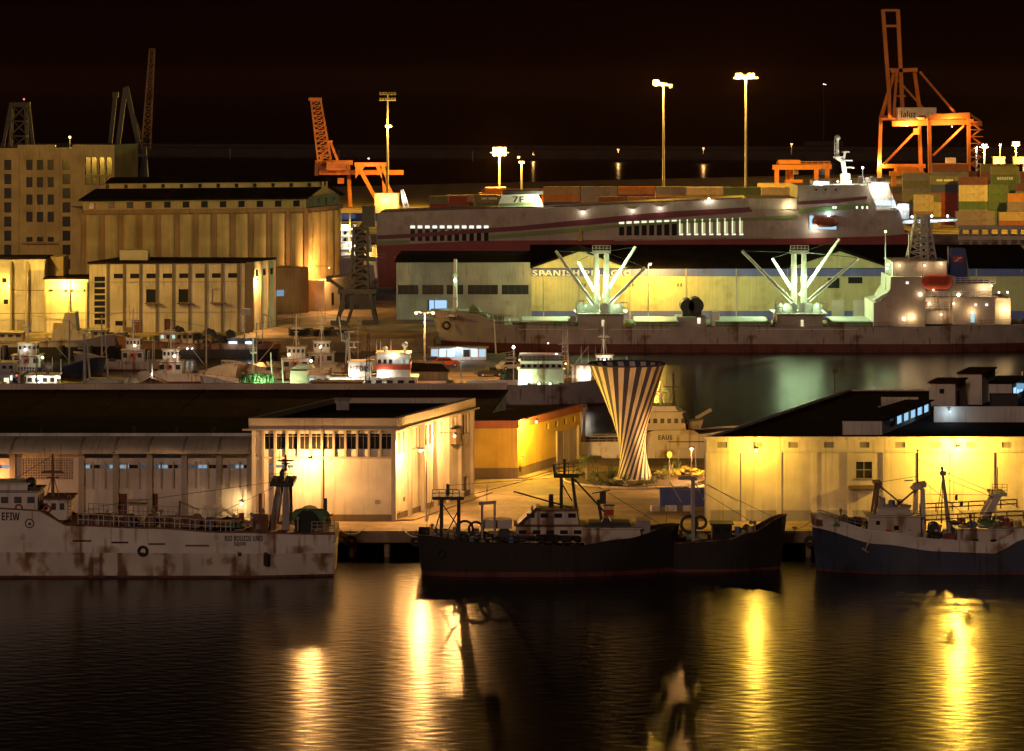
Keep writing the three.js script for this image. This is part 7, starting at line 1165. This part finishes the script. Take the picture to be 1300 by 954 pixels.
{ // dark level luffing cranes behind the silo
  const mkc = (p0, label, f) => { const d = 800, g = thing('dark_harbour_crane', label, 'crane', [X(p0, d), GY, -d]); f(g, p => X(p, d) - X(p0, d), p => Y(p, d) - GY); };
  mkc(165, 'dark jib crane with twin struts and tall lattice jib rising behind the grain tower', (g, lx, ly) => {
    mk('strut', [beam(V(lx(148), ly(200), 1), V(lx(159), ly(112), 0), 1.0), beam(V(lx(160), ly(110), 0), V(lx(176), ly(184), 0), 1.0), beam(V(lx(139), ly(182), -1), V(lx(146), ly(122), 0), 0.9), beam(V(lx(159), ly(112), 0), V(lx(180), ly(175), 0), 0.3), bx(lx(143), lx(150), ly(124), ly(117), -1, 1)], M.black, g); mk('jib', lattice(V(lx(185), ly(190), 0), V(lx(193), ly(62), 0), 2.0, 16, 0.22, 1.1), M.deckrust, g);
    mk('machine_house', bx(lx(152), lx(170), ly(216), ly(186), -2, 3), M.black, g); mk('portal', [beam(V(lx(183), ly(186), 0), V(lx(195), 0, 0), 0.9), beam(V(lx(184), ly(198), 0), V(lx(160), 0, 2), 0.9), beam(V(lx(155), ly(216), 2), V(lx(150), 0, 2), 1), beam(V(lx(156), ly(198), 0), V(lx(186), ly(197), 0), 0.6), beam(V(lx(160), ly(216), -2), V(lx(158), 0, -2), 0.9)], M.black, g); bulb(g, lx(158), ly(208), 3.6, SO, 6, 0.1, 3);
  });
  mkc(22, 'dark crane with tapered tower and red warning light behind the grain tower', (g, lx, ly) => { mk('tower', [...lattice(V(lx(22), 0, 0), V(lx(24), ly(135), 0), 6.5, 12, 0.4, 3), beam(V(lx(3), ly(188), 0), V(lx(13), ly(134), 0), 0.7), beam(V(lx(42), ly(188), 0), V(lx(36), ly(134), 0), 0.7), bx(lx(12), lx(38), ly(134), ly(130), -1, 1)], M.black, g); mk('warning_light', ball(0.22, lx(30), ly(126), 0), glow([1, 0.08, 0.08], 4), g); mk('warning_light_post', cyl(V(lx(30), ly(130), 0), V(lx(30), ly(126), 0), 0.08), M.black, g); });
}
{ // bright small boxes on the far terminal edge
  for (const [p, q] of [[1268, 203], [1294, 203]]) { const d = 1630, s = thing('lit_booth', 'small pale booth lit yellow under the far light masts', 'booth', [X(p, d), GY, -d], 0, 'booths under the far masts'); mk('stilts', [beam(V(-2, 0, 0), V(-2, Y(208, d) - GY, 0), 0.4), beam(V(2, 0, 0), V(2, Y(208, d) - GY, 0), 0.4)], M.steel, s); mk('cabin', bx(-2.6, 2.6, Y(208, d) - GY, Y(200, d) - GY, -2, 2), M.cream, s); mk('roof', bx(-2.9, 2.9, Y(200, d) - GY, Y(199.2, d) - GY, -2.3, 2.3), M.grey, s); }
  const f = thing('low_white_fence', 'low white slotted wall on the quay behind the cargo ship funnel', 'wall', [X(1256, 772), GY, -768]); for (let i = 0; i < 7; i++) mk('post', bx(-7 + i * 2.1, -6.3 + i * 2.1, 0, 13.8, -0.4, 0.4), M.grey, f); mk('rail', [bx(-7.2, 8, 13.8, 14.7, -0.5, 0.5), bx(-7.2, 8, 11.6, 12.4, -0.45, 0.45)], M.cream, f);
}
scene.fog = new THREE.FogExp2(0xffb878, 0.000008);   // thin night haze over the port
renderer.render(scene, camera);
